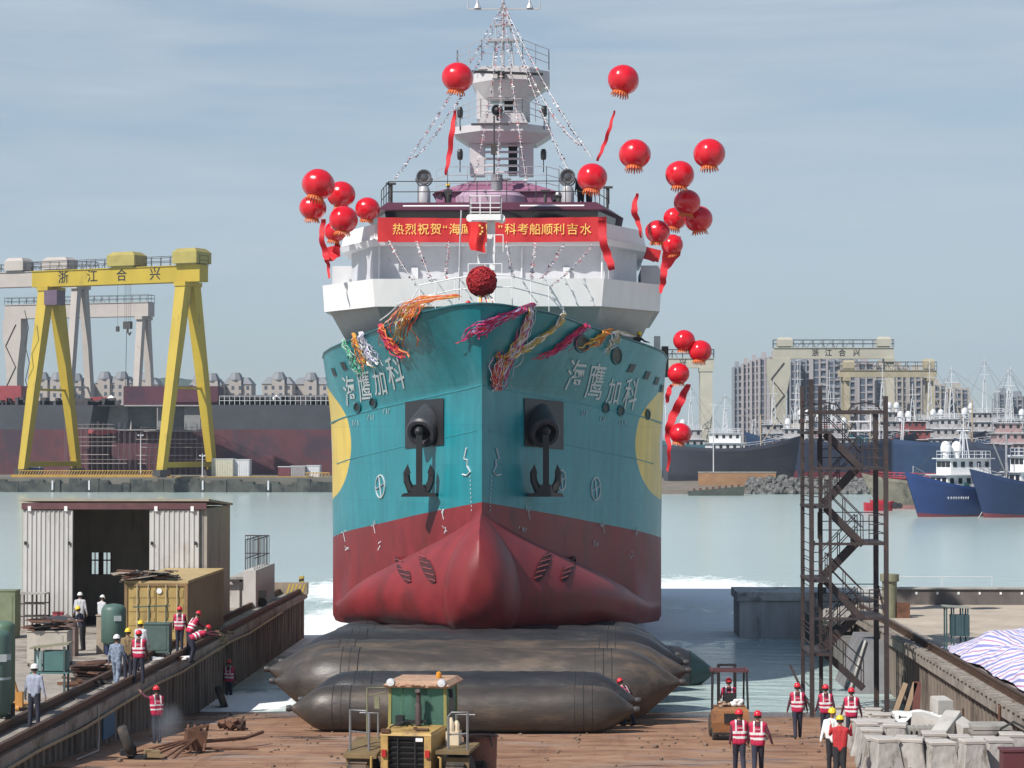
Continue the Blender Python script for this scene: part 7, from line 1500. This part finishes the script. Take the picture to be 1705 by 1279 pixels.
def lamp(label, px, pyt, pyb, Y, z0=3.3, gp='lamp posts on the far quays'):
    x = WX(px, Y); zt_ = WZ(pyt, Y); t = thing('lamp_post', label, 'lamp post', (x, Y, z0), 0, gp); m = MB(); m.tube([(0, 0, 0), (0, 0, zt_ - z0)], [.16, .09], 0, 6); m.build('pole', greywhite, t); m = MB(); m.bar((-.6, 0, zt_ - z0 - .5), (.6, 0, zt_ - z0 - .5), .12); m.box((-.5, -.1, zt_ - z0 - .35), (.4, .3, .25)); m.box((.5, -.1, zt_ - z0 - .35), (.4, .3, .25)); m.build('lamp_head', greywhite, t)
lamp('white lamp post at the water edge beside the cream site container', 337, 756, 806, 533.8); lamp('thin white lamp post in front of the unfinished hull', 234, 722, 795, 560)
t = thing('quay_edge_wall', 'stained dark stone face of the far left quay below the yellow barrier', 'quay wall', (WX(250, 532), 532.4, 0)); m = MB(t.location); r_ = random.Random(6)
x = WX(-60, 532)
while x < WX(560, 532): w_ = r_.uniform(.8, 3.5); m.bx(x, x + w_, 532.2 - r_.uniform(0, .5), 532.99, -1, 2.2 + r_.uniform(-.5, .9)); x += w_
m.build('stone_face', M('quay_stone', (.075, .08, .07), .9, var=.5, vs=.25, dirt=(.03, .035, .035), dpos=.45, ds=.2), t)
m = MB(t.location)
for px in (88, 149, 338, 447): x = WX(px, 532); m.bx(x - .18, x + .18, 531.5, 531.65, .5, 2.6)
m.build('depth_marker', greywhite, t)
# apartment rows with mansard roofs
apw = M('apartment_cream', (.40, .36, .33), .8, var=.08, vs=.05); apr = M('mansard_grey', (.21, .22, .24), .7, var=.15, vs=.1); apg = M('apartment_glass', (.08, .095, .12), .25, var=.2, vs=.3)
def apartment(label, px0, px1, pyt, Y, domes, seed):
    x0, x1 = WX(px0, Y), WX(px1, Y); ze = WZ(pyt, Y) - 5.5; W_ = x1 - x0; t = thing('apartment_block', label, 'apartments', (x0, Y, 3), 0, 'apartment blocks behind the shipyard'); o = t.location; m = MB(o); m.bx(x0, x1, Y, Y + 14, 3, ze); 
    for d in domes: c = x0 + W_ * d; m.bx(c - 2.6, c + 2.6, Y - 1.2, Y - .02, 3, ze + 1.6)
    m.build('facade', apw, t); m = MB(o); m.loft([[(x0 - .4, Y - .4, ze), (x1 + .4, Y - .4, ze), (x1 + .4, Y + 14, ze), (x0 - .4, Y + 14, ze)], [(x0 + 2, Y + 2.5, ze + 3), (x1 - 2, Y + 2.5, ze + 3), (x1 - 2, Y + 12, ze + 3), (x0 + 2, Y + 12, ze + 3)]]); m.build('mansard_roof', apr, t)
    for d in domes: c = x0 + W_ * d; m = MB(o); m.lathe([(3.3, 1.6), (3.2, 2.2), (2.3, 4.3), (2.0, 4.4), (1.9, 4.9), (.1, 5.0)], (c, Y + 1.4, ze), 8); m.build('turret_roof', apr, t)
    k = max(4, int(W_ / 2.6))
    for i in range(k):
        x = x0 + W_ * (i + .5) / k; near = min(abs(x - (x0 + W_ * d)) for d in domes); yy = Y - 1.25 if near < 2.2 else Y - .05
        if 2.2 <= near < 3.1: continue
        m = MB(o)
        for f in range(5): m.bx(x - .6, x + .6, yy, yy + .1, ze - 2.4 - f * 3.1, ze - .8 - f * 3.1)
        m.build('window_column', apg, t)
for i, (a, b, y, d, lab) in enumerate(((52, 108, 617, (.3, .75), 'cream apartment block seen between the left legs of the yellow crane'), (110, 148, 619, (.4,), 'cream apartment block just right of the yellow crane left legs'), (158, 218, 616, (.25, .72), 'cream apartment block behind the thin crane cable'), (222, 262, 618, (.5,), 'cream apartment block at the slim legs of the lower pale crane'), (316, 368, 619, (.3, .7), 'cream apartment block between the right legs of the yellow crane'), (370, 418, 618, (.45,), 'cream apartment block just right of the yellow crane'), (436, 486, 617, (.55,), 'cream apartment block with one turret standing free in the gap left of the bow'), (488, 546, 618, (.5,), 'cream apartment block directly left of the turquoise bow'))): apartment(lab, a, b, y, 1000 + 12 * (i % 3), d, i)
for lab, px, py in (('white tent roof on deck of the unfinished hull near the maroon deck house', 185, 664), ('white tent roof among the railings of the unfinished hull near the bow', 460, 651)):
    c = at(px, py + 5, HY + 3); t = thing('white_tent', lab, 'tent', (c.x, HY + 3, zt)); m = MB(); m.loft([[(-1.3, -1.3, 0), (1.3, -1.3, 0), (1.3, 1.3, 0), (-1.3, 1.3, 0)], [(-1.2, -1.2, 1.4), (1.2, -1.2, 1.4), (1.2, 1.2, 1.4), (-1.2, 1.2, 1.4)], [(-.1, -.1, 2.4), (.1, -.1, 2.4), (.1, .1, 2.4), (-.1, .1, 2.4)]]); m.build('tent_canvas', white, t)

# ------------------------------------------------------------------ far right: towers, cranes, fishing fleet
tww = [M('tower_mauve', (.36, .335, .345), .8, var=.07, vs=.04), M('tower_slate', (.25, .27, .30), .8, var=.07, vs=.04), M('tower_beige', (.40, .375, .345), .8, var=.07, vs=.04)]; twg = M('tower_glass', (.09, .11, .15), .25, var=.25, vs=.2); tws = M('tower_slab', (.30, .29, .30), .8)  # tower wall tones lightened in the colour to imitate distance haze
def tower(label, px0, px1, pyt, Y, k, seed):
    x0, x1 = WX(px0, Y), WX(px1, Y); zt_ = WZ(pyt, Y); W_ = x1 - x0; t = thing('apartment_tower', label, 'tower block', (x0, Y, 3), 0, 'apartment towers behind the fishing fleet'); o = t.location; r = random.Random(seed); D = 14
    m = MB(o); m.bx(x0, x1, Y, Y + D, 3, zt_); n = max(2, int(W_ / 2.3))
    for i in range(n + 1): x = x0 + W_ * i / n; m.bx(x - .35, x + .35, Y - .9, Y - .01, 3, zt_ + (.6 if i % 2 else 0))
    m.bx(x0 + W_ * .3, x0 + W_ * .7, Y + 3, Y + 9, zt_, zt_ + 2.4); m.build('tower_wall', tww[k], t)
    for i in range(n):
        a, b = x0 + W_ * i / n + .42, x0 + W_ * (i + 1) / n - .42; m = MB(o); m.bx(a, b, Y - .1, Y - .02, 12, zt_ - .8); g = m.build('window_bay', twg, t); m = MB(o); z = 14
        while z < zt_ - 1: m.bx(a, b, Y - (.75 if i % 2 else .3), Y - .11, z, z + (.9 if i % 2 else .5)); z += 3
        m.build('balcony_slab', tws, g)
TWL = [(1222, 1236, 611, 1060, 1, 'leftmost slim tower of the stepped cluster'), (1237, 1251, 605, 1050, 0, 'second tower from the left in the stepped cluster'), (1251, 1265, 600, 1040, 0, 'third tower from the left in the stepped cluster'), (1265, 1283, 596, 1030, 0, 'broad tower just left of the cream gantry leg'), (1281, 1302, 594, 1010, 0, 'tower hidden partly by the fat leg of the cream gantry'), (1316, 1332, 602, 1010, 1, 'slate tower right beside the fat leg of the cream gantry'), (1333, 1352, 600, 1020, 1, 'slate tower under the left lettering of the cream gantry'), (1353, 1377, 596, 990, 0, 'mauve tower under the middle lettering of the cream gantry'), (1378, 1400, 600, 1030, 1, 'slate tower behind the steel posts of the stair tower'), (1402, 1428, 597, 1060, 1, 'dark tower rising behind the yellow lattice gantry'), (1430, 1455, 603, 1000, 0, 'mauve tower just left of the slim leg of the cream gantry'), (1458, 1482, 609, 1020, 2, 'beige tower behind the slim leg of the cream gantry'), (1484, 1512, 612, 1050, 2, 'beige tower just right of the cream gantry'), (1514, 1545, 617, 1040, 2, 'beige tower behind the right end of the yellow lattice gantry'), (1546, 1576, 641, 1000, 2, 'lower beige block right of the yellow lattice gantry'), (1578, 1613, 647, 1010, 2, 'lowest beige block at the right end of the tower cluster'), (1664, 1683, 655, 1150, 1, 'distant slate tower in the gap of masts on the far right'), (1685, 1712, 660, 1160, 1, 'distant slate tower cut by the right edge')]
for i, (a, b, y, Y, k, lab) in enumerate(TWL): tower(lab, a, b, y, Y, k, i)
tx = bt((1357, 1379, 1402, 1426), 1388, 650, 0)
gantry('cream gantry crane with black lettering in front of the apartment towers', 1388, 655, 3.0, 0, 32.5, WZ(580, 655), 3.0, 3.0, 15.0, 12, gc, list(zip('浙江合兴', tx)), 2.0, legw=(2.2, 2.0), boxes=((-13.2, 4.2, 4, 2.4), (13.6, 3.8, 4, 2.6)), fat_left=True)
tx = bt((1137,), 1085, 600, 0)
gantry('cream gantry crane behind the pair of balloons at the right side of the bow', 1085, 600, 3.0, 0, 31, WZ(597, 600), 2.4, 3, 13.5, 9, gc, [('兴', tx[0])], 1.9, legw=(3.0, 2.6))
gantry('small ochre lattice gantry crane in front of the beige towers', 1478, 640, 3.0, 4, 26, WZ(617, 640), 1.9, 2.6, 11.2, 8, M('crane_hazed_yellow', (.38, .33, .23), .6, var=.15, vs=.3), None, legw=(1.3, 1.2), boxes=((11, 2.8, 3, 2.6), (-10.5, 3.0, 3, 2.2)))  # crane yellow paled and greyed in the colour to imitate haze
# bank with retaining wall and stones
bankm = M('mud_bank', (.17, .145, .12), .9, var=.3, vs=.1, vary=False)
m = MB(); bx0, bx1 = WX(1085, 520), WX(1500, 520); m.loft([[(bx0, 508, -1), (bx0, 516, .9), (bx0, 524, 1.9), (bx0, 650, 3.0)], [(WX(1250, 510), 512, -1), (WX(1250, 518), 518, 1.0), (WX(1250, 524), 525, 2.2), (WX(1250, 640) , 650, 3.0)], [(bx1, 514, -1), (bx1, 520, 1.2), (bx1, 526, 2.4), (bx1 + 10, 650, 3.0)]], closed=False, caps=False); m.build('mud_bank', bankm, kind='structure')
t = thing('retaining_wall', 'low ochre retaining wall on the mud bank right of the hull', 'wall', (WX(1165, 522), 522, 1.5)); o = t.location; m = MB(o); m.bx(WX(1163, 522), WX(1292, 522), 522, 523, 1.3, WZ(787, 522)); m.build('wall_face', M('ochre_wall', (.30, .17, .09), .85, var=.25, vs=.3), t); m = MB(o); m.bx(WX(1163, 522) - .1, WX(1292, 522) + .1, 521.9, 523.1, WZ(787, 522), WZ(787, 522) + .2); m.build('wall_cap', concrete, t)
m = MB(); r_ = random.Random(77); ox = WX(1350, 516)
for i in range(520):
    x = r_.uniform(WX(1245, 516), WX(1470, 516)); v = r_.random(); y = 513 + 9 * v; z = .1 + 3.0 * v + r_.uniform(-.3, .4); s = r_.uniform(.35, 1.0); k = len(m.v); m.ball((x - ox, y - 516, z), (s, s, s * .75), 5, 4)
    for q in range(k, len(m.v)): m.v[q] += V((r_.uniform(-.15, .15), r_.uniform(-.15, .15), r_.uniform(-.12, .12)))
m.build('stone_bank', M('stone_grey', (.13, .13, .125), .9, var=.45, vs=.6), kind='stuff', loc=(ox, 516, 0))
t = thing('old_pontoon', 'dark waterlogged pontoon lying at the foot of the mud bank', 'pontoon', (WX(1192, 500), 500, 0)); m = MB(); L2 = (WX(1240, 500) - WX(1150, 500)) / 2; m.loft([[(-L2, -1.5, -.3), (L2, -1.2, -.3), (L2, 1.5, -.3), (-L2, 1.5, -.3)], [(-L2 - .3, -1.5, .9), (L2 + .4, -1.3, 1.9), (L2 + .4, 1.5, 1.9), (-L2 - .3, 1.5, .9)]]); m.build('pontoon_hull', M('pontoon_green', (.06, .07, .06), .8, var=.3), t); m = MB()
for i in range(8): m.lathe([(.05, 0), (.25, 0), (.25, .5), (.05, .5)], (-L2 + 1 + i * (2 * L2 - 2) / 7, -1.2, 1.0 + i * .12), 8)
m.build('bollard', rust, t)
# fishing vessels
wnd = M('boat_window', (.02, .025, .03), .15)
def hull_shape(m, L_, B, D, fl, sheer, boot, m0=0, m1=1, stern=.85):
    st = [0, .06, .2, .4, .6, .75, .86, .94, .985, 1]; wd = [stern, .93, 1, 1, .98, .86, .64, .36, .12, .02]
    def ring(k, zf):
        r_ = []
        for s, q in zip(st, wd): r_.append(((s - .5) * L_ + (zf - .55) * fl * s ** 4, B / 2 * q * (.72 + .28 * min(1, zf * 1.1)) ** (1 + s * 2.2), (D + sheer * ((s - .42) ** 2 * (2.6 if s > .42 else 1.4))) * zf - .6 * (1 - zf)))
        return r_
    zs = [0, boot, (boot + 1) / 2, .92, 1]
    for sg in (-1, 1):
        rr = [[(x, sg * y, z) for x, y, z in ring(0, zf)] for zf in zs]
        for i in range(len(zs) - 1): m.loft([rr[i], rr[i + 1]], m1 if i == 0 else m0, caps=False, closed=False)
    a, b = ring(0, .88), ring(0, .88); m.loft([[(x, y, z) for x, y, z in a], [(x, -y, z) for x, y, z in b]], m0, caps=False, closed=False)
    e = [(ring(0, zf)[0]) for zf in zs]; m.add([(x, y, z) for x, y, z in e] + [(x, -y, z) for x, y, z in e], [(i, i + 1, len(e) + i + 1, len(e) + i) for i in range(len(e) - 1)], m0)
def vessel(label, px, Y, L_, B, D, rz, hullm, bootm, house=(-.28, .28, 2, 2.4), housem=white, mast=9, seed=0, fl=3, sheer=4, z=0, derrick=True, domes=0, arch=True, trim=None, group='fishing vessels in the far harbour', name='fishing_boat', cat='fishing boat'):
    t = thing(name, label, cat, (WX(px, Y), Y, z), R(rz), group); m = MB(); hull_shape(m, L_, B, D, fl, sheer, .28 if D > 6 else .17); m.build('hull', [hullm, bootm], t, True, 40); r = random.Random(seed)
    def dz(x): s = x / L_ + .5; return (D + sheer * ((s - .42) ** 2 * (2.6 if s > .42 else 1.4)))
    hx, hl_, tiers, th = house[0] * L_, house[1] * L_, house[2], house[3]; zb = dz(hx) * .88; w_ = B * .72
    for k in range(tiers):
        f = 1 - .2 * k; m = MB(); z0_ = zb + k * th; m.bx(hx - hl_ / 2 * f, hx + hl_ / 2 * f, -w_ / 2 * f, w_ / 2 * f, z0_, z0_ + th - .15); o = m.build('deck_house', housem, t)
        m = MB(); n = max(3, int(hl_ * f / 1.4))
        for i in range(n):
            x = hx - hl_ / 2 * f + hl_ * f * (i + .5) / n; m.bx(x - .33, x + .33, -w_ / 2 * f - .05, w_ / 2 * f + .05, z0_ + th * .45, z0_ + th * .78)
        for i in range(3): y = w_ * f * (i - 1) / 3.2; m.bx(hx + hl_ / 2 * f - .05, hx + hl_ / 2 * f + .06, y - .5, y + .5, z0_ + th * .45, z0_ + th * .8)
        m.build('cabin_window', wnd, o)
        m = MB(); m.bx(hx - hl_ / 2 * f - .5, hx + hl_ / 2 * f + .5, -w_ / 2 * f - .4, w_ / 2 * f + .4, z0_ + th - .15, z0_ + th); m.build('deck_edge', trim or greywhite, t)
    zt_ = zb + tiers * th; m = MB(); rails(m, [(hx - hl_ * .4, -w_ * .38, zt_), (hx + hl_ * .4, -w_ * .38, zt_), (hx + hl_ * .4, w_ * .38, zt_), (hx - hl_ * .4, w_ * .38, zt_), (hx - hl_ * .4, -w_ * .38, zt_)], 1.0, .05, (1, .5), 1.4)
    pts = [(x, -B / 2 * .8 if x < L_ * .3 else -B / 2 * .5 * (1 - (x / L_ - .3) / .22), dz(x) * 1.0) for x in [L_ * (.05 + i * .06) for i in range(8)]]; rails(m, [p for p in pts], 1.0, .045, (1, .5), 1.5); m.build('railing', greywhite, t)
    m = MB(); 
    for sx, sy in ((-.6, -.6), (.6, -.6), (-.6, .6), (.6, .6)): m.tube([(hx + sx, sy, zt_), (hx + sx * .35, sy * .35, zt_ + mast * .6)], .09, 0, 5)
    for k in range(4): zz = zt_ + mast * .14 * (k + .5); q = 1 - .16 * k; m.tube([(hx - .6 * q, -.6 * q, zz), (hx + .6 * q, -.6 * q, zz + mast * .1)], .06, 0, 4)
    m.tube([(hx, 0, zt_ + mast * .55), (hx, 0, zt_ + mast)], .09, 0, 5); m.bar((hx, -1.6, zt_ + mast * .62), (hx, 1.6, zt_ + mast * .62), .16); m.bar((hx - 1.5, 0, zt_ + mast * .7), (hx + 1.5, 0, zt_ + mast * .7), .12); m.bar((hx - .9, 0, zt_ + mast * .85), (hx + .9, 0, zt_ + mast * .85), .08); m.build('mast', greywhite, t)
    for k in range(domes): m = MB(); c = (hx + hl_ * .28 - k * 1.9, -w_ * .2, zt_); m.lathe([(.45, 0), (.5, .8), (.78, 1.0), (.8, 1.6), (.6, 2.2), (.25, 2.45), (.02, 2.5)], c, 14); m.build('radome', white if D < 6 else greywhite, t, True)
    if derrick:
        x0 = hx + L_ * r.uniform(.25, .35); z0_ = dz(x0) * .88; m = MB(); m.tube([(x0, 0, z0_), (x0, 0, z0_ + mast * .9)], .16, 0, 6); m.tube([(x0, 0, z0_ + 1.2), (x0 + L_ * .13, .5, z0_ + mast * .75)], .11, 0, 5); m.tube([(x0, 0, z0_ + mast * .9), (x0 + L_ * .13, .5, z0_ + mast * .75)], .035, 0, 4); m.bar((x0, -1.8, z0_ + mast * .72), (x0, 1.8, z0_ + mast * .72), .14); m.build('derrick', [M('derrick_buff', (.42, .33, .22), .6), greywhite, M('derrick_grey', (.3, .3, .32), .6)][seed % 3], t)
    if arch:
        xa_ = -L_ * .44; z0_ = dz(xa_) * .88; h_ = r.uniform(4, 6.5); m = MB()
        for y in (-B * .33, B * .33): m.tube([(xa_, y, z0_), (xa_ + .4, y, z0_ + h_)], .16, 0, 5)
        m.tube([(xa_ + .4, -B * .33, z0_ + h_), (xa_ + .4, B * .33, z0_ + h_)], .15, 0, 5); m.build('stern_arch', greywhite, t)
    m = MB(); tp = (hx, 0, zt_ + mast * .95)
    for x, y in ((L_ * .47, 0), (-L_ * .45, 0), (L_ * .25, -B * .4), (-L_ * .3, -B * .4)): m.tube([tp, (x, y, dz(x))], .03, 0, 3)
    m.build('rigging', steel, t)
    m = MB()
    for i in range(int(L_ * .9)):
        x = r.uniform(-.44, .36) * L_; s = r.uniform(.25, .9); z0_ = dz(x) * .88; m.box((x, r.uniform(-.35, .35) * B, z0_ + s * .6), (s, s, s * 1.2), r.randrange(4), r.uniform(0, 1))
    m.build('deck_gear', [M('gear_rust', (.20, .07, .05), .8), M('gear_teal', (.05, .14, .15), .7), M('gear_white', (.5, .5, .5), .7), M('gear_orange', (.42, .15, .05), .7)], t)
    return t
dullw = M('dull_white_paint', (.36, .35, .36), .6, var=.2, vs=.5, dirt=(.2, .15, .13), dpos=.54, ds=.6)
slate = M('trawler_slate', (.05, .055, .075), .55, var=.2, vs=.2); blue = M('trawler_blue', (.022, .05, .115), .5, var=.2, vs=.2, dirt=(.06, .08, .12), dpos=.58, ds=.3); blue2 = M('boat_deep_blue', (.018, .045, .16), .4, var=.15, vs=.3); navy = M('trawler_navy', (.03, .04, .075), .5, var=.2, vs=.2, dirt=(.10, .10, .12), dpos=.6, ds=.3); bootr = M('boat_oxide', (.16, .035, .045), .6, var=.25, vs=.3); tealh = M('trawler_teal', (.04, .12, .15), .5, var=.2, vs=.2); bsl = M('boot_slate', (.04, .04, .055), .6, var=.3, vs=.2)
vessel('slate grey trawler hauled on the bank with a white sloping wheelhouse', 1218, 560, 31, 9, 8.2, 8, slate, bsl, (-.05, .26, 2, 2.3), white, 9, 3, 2, 3.4, 1.5)
vessel('dull teal boat behind the slate trawler, close to the bow of the big ship', 1150, 590, 22, 8, 8.5, 180, tealh, bsl, (.0, .3, 2, 2.4), dullw, 11, 4, 2, 3, 2, domes=1)
vessel('blue trawler with oxide red bottom behind the left posts of the stair tower', 1345, 585, 28, 9, 8.5, 172, blue, bootr, (.1, .26, 2, 2.3), dullw, 10, 5, 3, 3.5, 2.2, domes=1)
vessel('grey blue trawler with red bottom behind the middle of the stair tower', 1425, 575, 27, 9, 9.0, 6, navy, bootr, (-.2, .3, 2, 2.3), dullw, 10, 6, 3, 3, 2, domes=1)
vessel('teal hulled trawler behind the right post of the stair tower with a rusty red bridge', 1520, 580, 28, 9, 9.2, 175, tealh, bsl, (.0, .36, 3, 2.2), M('rusty_bridge', (.20, .05, .05), .7, var=.3, vs=.4), 9, 7, 3, 3, 1.5, domes=2)
vessel('large dark blue trawler with a scarred white patch on its bow on the right', 1610, 560, 34, 10, 10.5, -4, blue, bsl, (-.1, .3, 3, 2.3), dullw, 12, 8, 4, 3.5, .5, domes=1)
vessel('navy trawler cut by the right edge behind the moored blue boats', 1700, 545, 28, 9, 9, 185, navy, bootr, (.1, .3, 3, 2.3), M('pinkish_house', (.36, .24, .24), .7), 12, 9, 3, 3, .5)
vessel('rust stained trawler far behind, only its upper decks and masts showing', 1470, 620, 30, 9, 10, 8, navy, bsl, (0, .4, 3, 2.4), dullw, 12, 11, 3, 3, 3, domes=2)
vessel('pale trawler far behind the large blue one, only its masts and bridge showing', 1640, 625, 30, 9, 11, 176, slate, bsl, (0, .4, 3, 2.4), dullw, 14, 12, 3, 3, 2, domes=1)
for i, (px, Y, L_, D_, rz_, hm_, hs_, lab) in enumerate(((1285, 600, 24, 8.5, 5, navy, dullw, 'small navy trawler tucked behind the bow of the slate trawler'), (1385, 610, 26, 9.5, 178, slate, M('rusty_bridge', (.20, .05, .05), .7, var=.3, vs=.4), 'trawler with a rusty bridge behind the middle posts of the stair tower'), (1545, 605, 27, 10, 3, navy, dullw, 'navy trawler wedged behind the teal one, white bridge showing'), (1580, 640, 28, 11, 182, slate, M('pinkish_house', (.36, .24, .24), .7), 'pinkish bridged trawler far behind the large blue trawler'), (1680, 600, 26, 10, 8, blue, dullw, 'blue trawler showing between the masts near the right edge'), (1325, 640, 26, 10.5, 4, slate, M('buff_house', (.40, .33, .24), .7), 'buff bridged trawler far behind the left posts of the stair tower'))):
    vessel(lab, px, Y, L_, 8, D_, rz_, hm_, bsl, (.02, .34, 3, 2.2), hs_, 11 + i % 3 * 2, 30 + i, 3, 3, 1.5, domes=i % 3)
wb_ = vessel('royal blue patrol boat with white bridge, two white radomes and lattice mast moored in front', 1612, 356, 20, 6.4, 4.2, 206, blue2, bootr, (.04, .44, 2, 2.4), white, 6.5, 13, 2.5, 2.8, 0, derrick=False, domes=2, arch=True, group='moored boats in the right foreground water')
m = MB()
for i in range(9): 
    x = 2.2 + i * .36; y = 3.12 - .035 * i - .008 * i * i; m.tube([(x, y, 2.6), (x + .05 * (i % 3), y + .05, 3.0)], .04, 0, 4); m.tube([(x, y + .02, 2.8), (x + .22, y + .01, 2.82)], .035, 0, 4)
m.build('bow_lettering', white, wb_)
vessel('dark blue boat with white rounded foredeck cut by the right edge', 1722, 352, 19, 6.8, 4.8, 200, M('boat_night_blue', (.014, .03, .09), .4, var=.15, vs=.3), bootr, (-.02, .42, 2, 2.4), white, 8, 14, 2.5, 2.6, 0, derrick=True, group='moored boats in the right foreground water')
m = MB(); a = at(1668, 798, 350); b = at(1629, 863, 349); m.tube([(0, 0, 0), b - a], .07, 0, 5); o = m.build('mooring_rope', M('rope_pale', (.4, .38, .34), .8), loc=a); tag(o, 'pale mooring rope slanting into the water from the dark blue boat', 'rope')
t = thing('work_barge', 'olive stained barge with a red piped deck moored left of the royal blue boat', 'barge', (WX(1525, 395), 395, 0), R(-6)); m = MB(); hull_shape(m, 15, 6, 4.6, 3.0, 1.5, .25); m.build('hull', [M('barge_olive', (.20, .18, .14), .7, var=.35, vs=.4, dirt=(.08, .08, .06), dpos=.5, ds=.3), M('barge_pink', (.28, .14, .13), .7, var=.2)], t, True, 40); t.rotation_euler = (0, 0, R(174)); m = MB(); rails(m, [(-6.5, -2.6, 4.7), (5.5, -2.3, 5.0), (7.3, 0, 5.3)], 1.0, .06, (1, .5), 1.0); rails(m, [(-6.5, 2.6, 4.7), (5.5, 2.3, 5.0), (7.3, 0, 5.3)], 1.0, .06, (1, .5), 1.0)
for i in range(6): m.box((-5 + i * 2, (-1) ** i * .8, 4.6), (1.2, .8, .9)); m.tube([(-6, -1.5 + i * .6, 4.9), (6, -1.5 + i * .6, 5.1)], .12, 0, 5)
m.build('deck_piping', M('pipe_red', (.34, .05, .07), .6, var=.2), t)
t = thing('work_boat', 'small bright red work boat with black fenders beside the stair tower post', 'boat', (WX(1463, 385), 385, 0), R(4)); m = MB(); hull_shape(m, 4.6, 2.0, 1.25, .4, .4, .2); m.build('hull', [M('boat_red', (.45, .02, .035), .45, var=.1), M('boat_red_dark', (.2, .02, .03), .6)], t, True, 40); m = MB(); m.bx(-1.2, .6, -.7, .7, 1.1, 1.7); m.build('cabin', M('boat_red', (.45, .02, .035), .45), t); m = MB()
for i in range(5): m.tube([(-1.5 + i * .7, -.6, 1.1), (-1.5 + i * .7, -.6, 2.1)], .04, 0, 4)
m.build('stanchion', M('boat_red', (.45, .02, .035), .45), t); m = MB(); m.lathe([(.2, -.25), (.5, -.25), (.55, 0), (.5, .25), (.2, .25)], (2.6, -.3, .85), 12, 'y'); m.lathe([(.2, -.25), (.45, -.25), (.45, .25), (.2, .25)], (3.3, -.3, .8), 12, 'y'); m.build('tyre_fender', rubber, t)
lamp('thin pale mast pole on the mud bank beside the trawlers', 1188, 672, 800, 545, 2.0); lamp('tall thin lamp pole at the quay behind the large blue trawler', 1661, 650, 760, 600, 2.5)
# ------------------------------------------------------------------ air
hz = bpy.data.materials.new('haze_air'); hz.use_nodes = True; t_ = hz.node_tree; t_.nodes.clear()
o_ = N(t_, 'ShaderNodeOutputMaterial'); pv = N(t_, 'ShaderNodeVolumePrincipled'); pv.inputs['Color'].default_value = (.72, .86, 1.0, 1); pv.inputs['Density'].default_value = .00012; pv.inputs['Anisotropy'].default_value = .2
t_.links.new(pv.outputs[0], o_.inputs['Volume'])
m = MB(); m.bx(-3000, 3000, -60, 4500, -8, 175); m.build('haze', hz, kind='stuff')
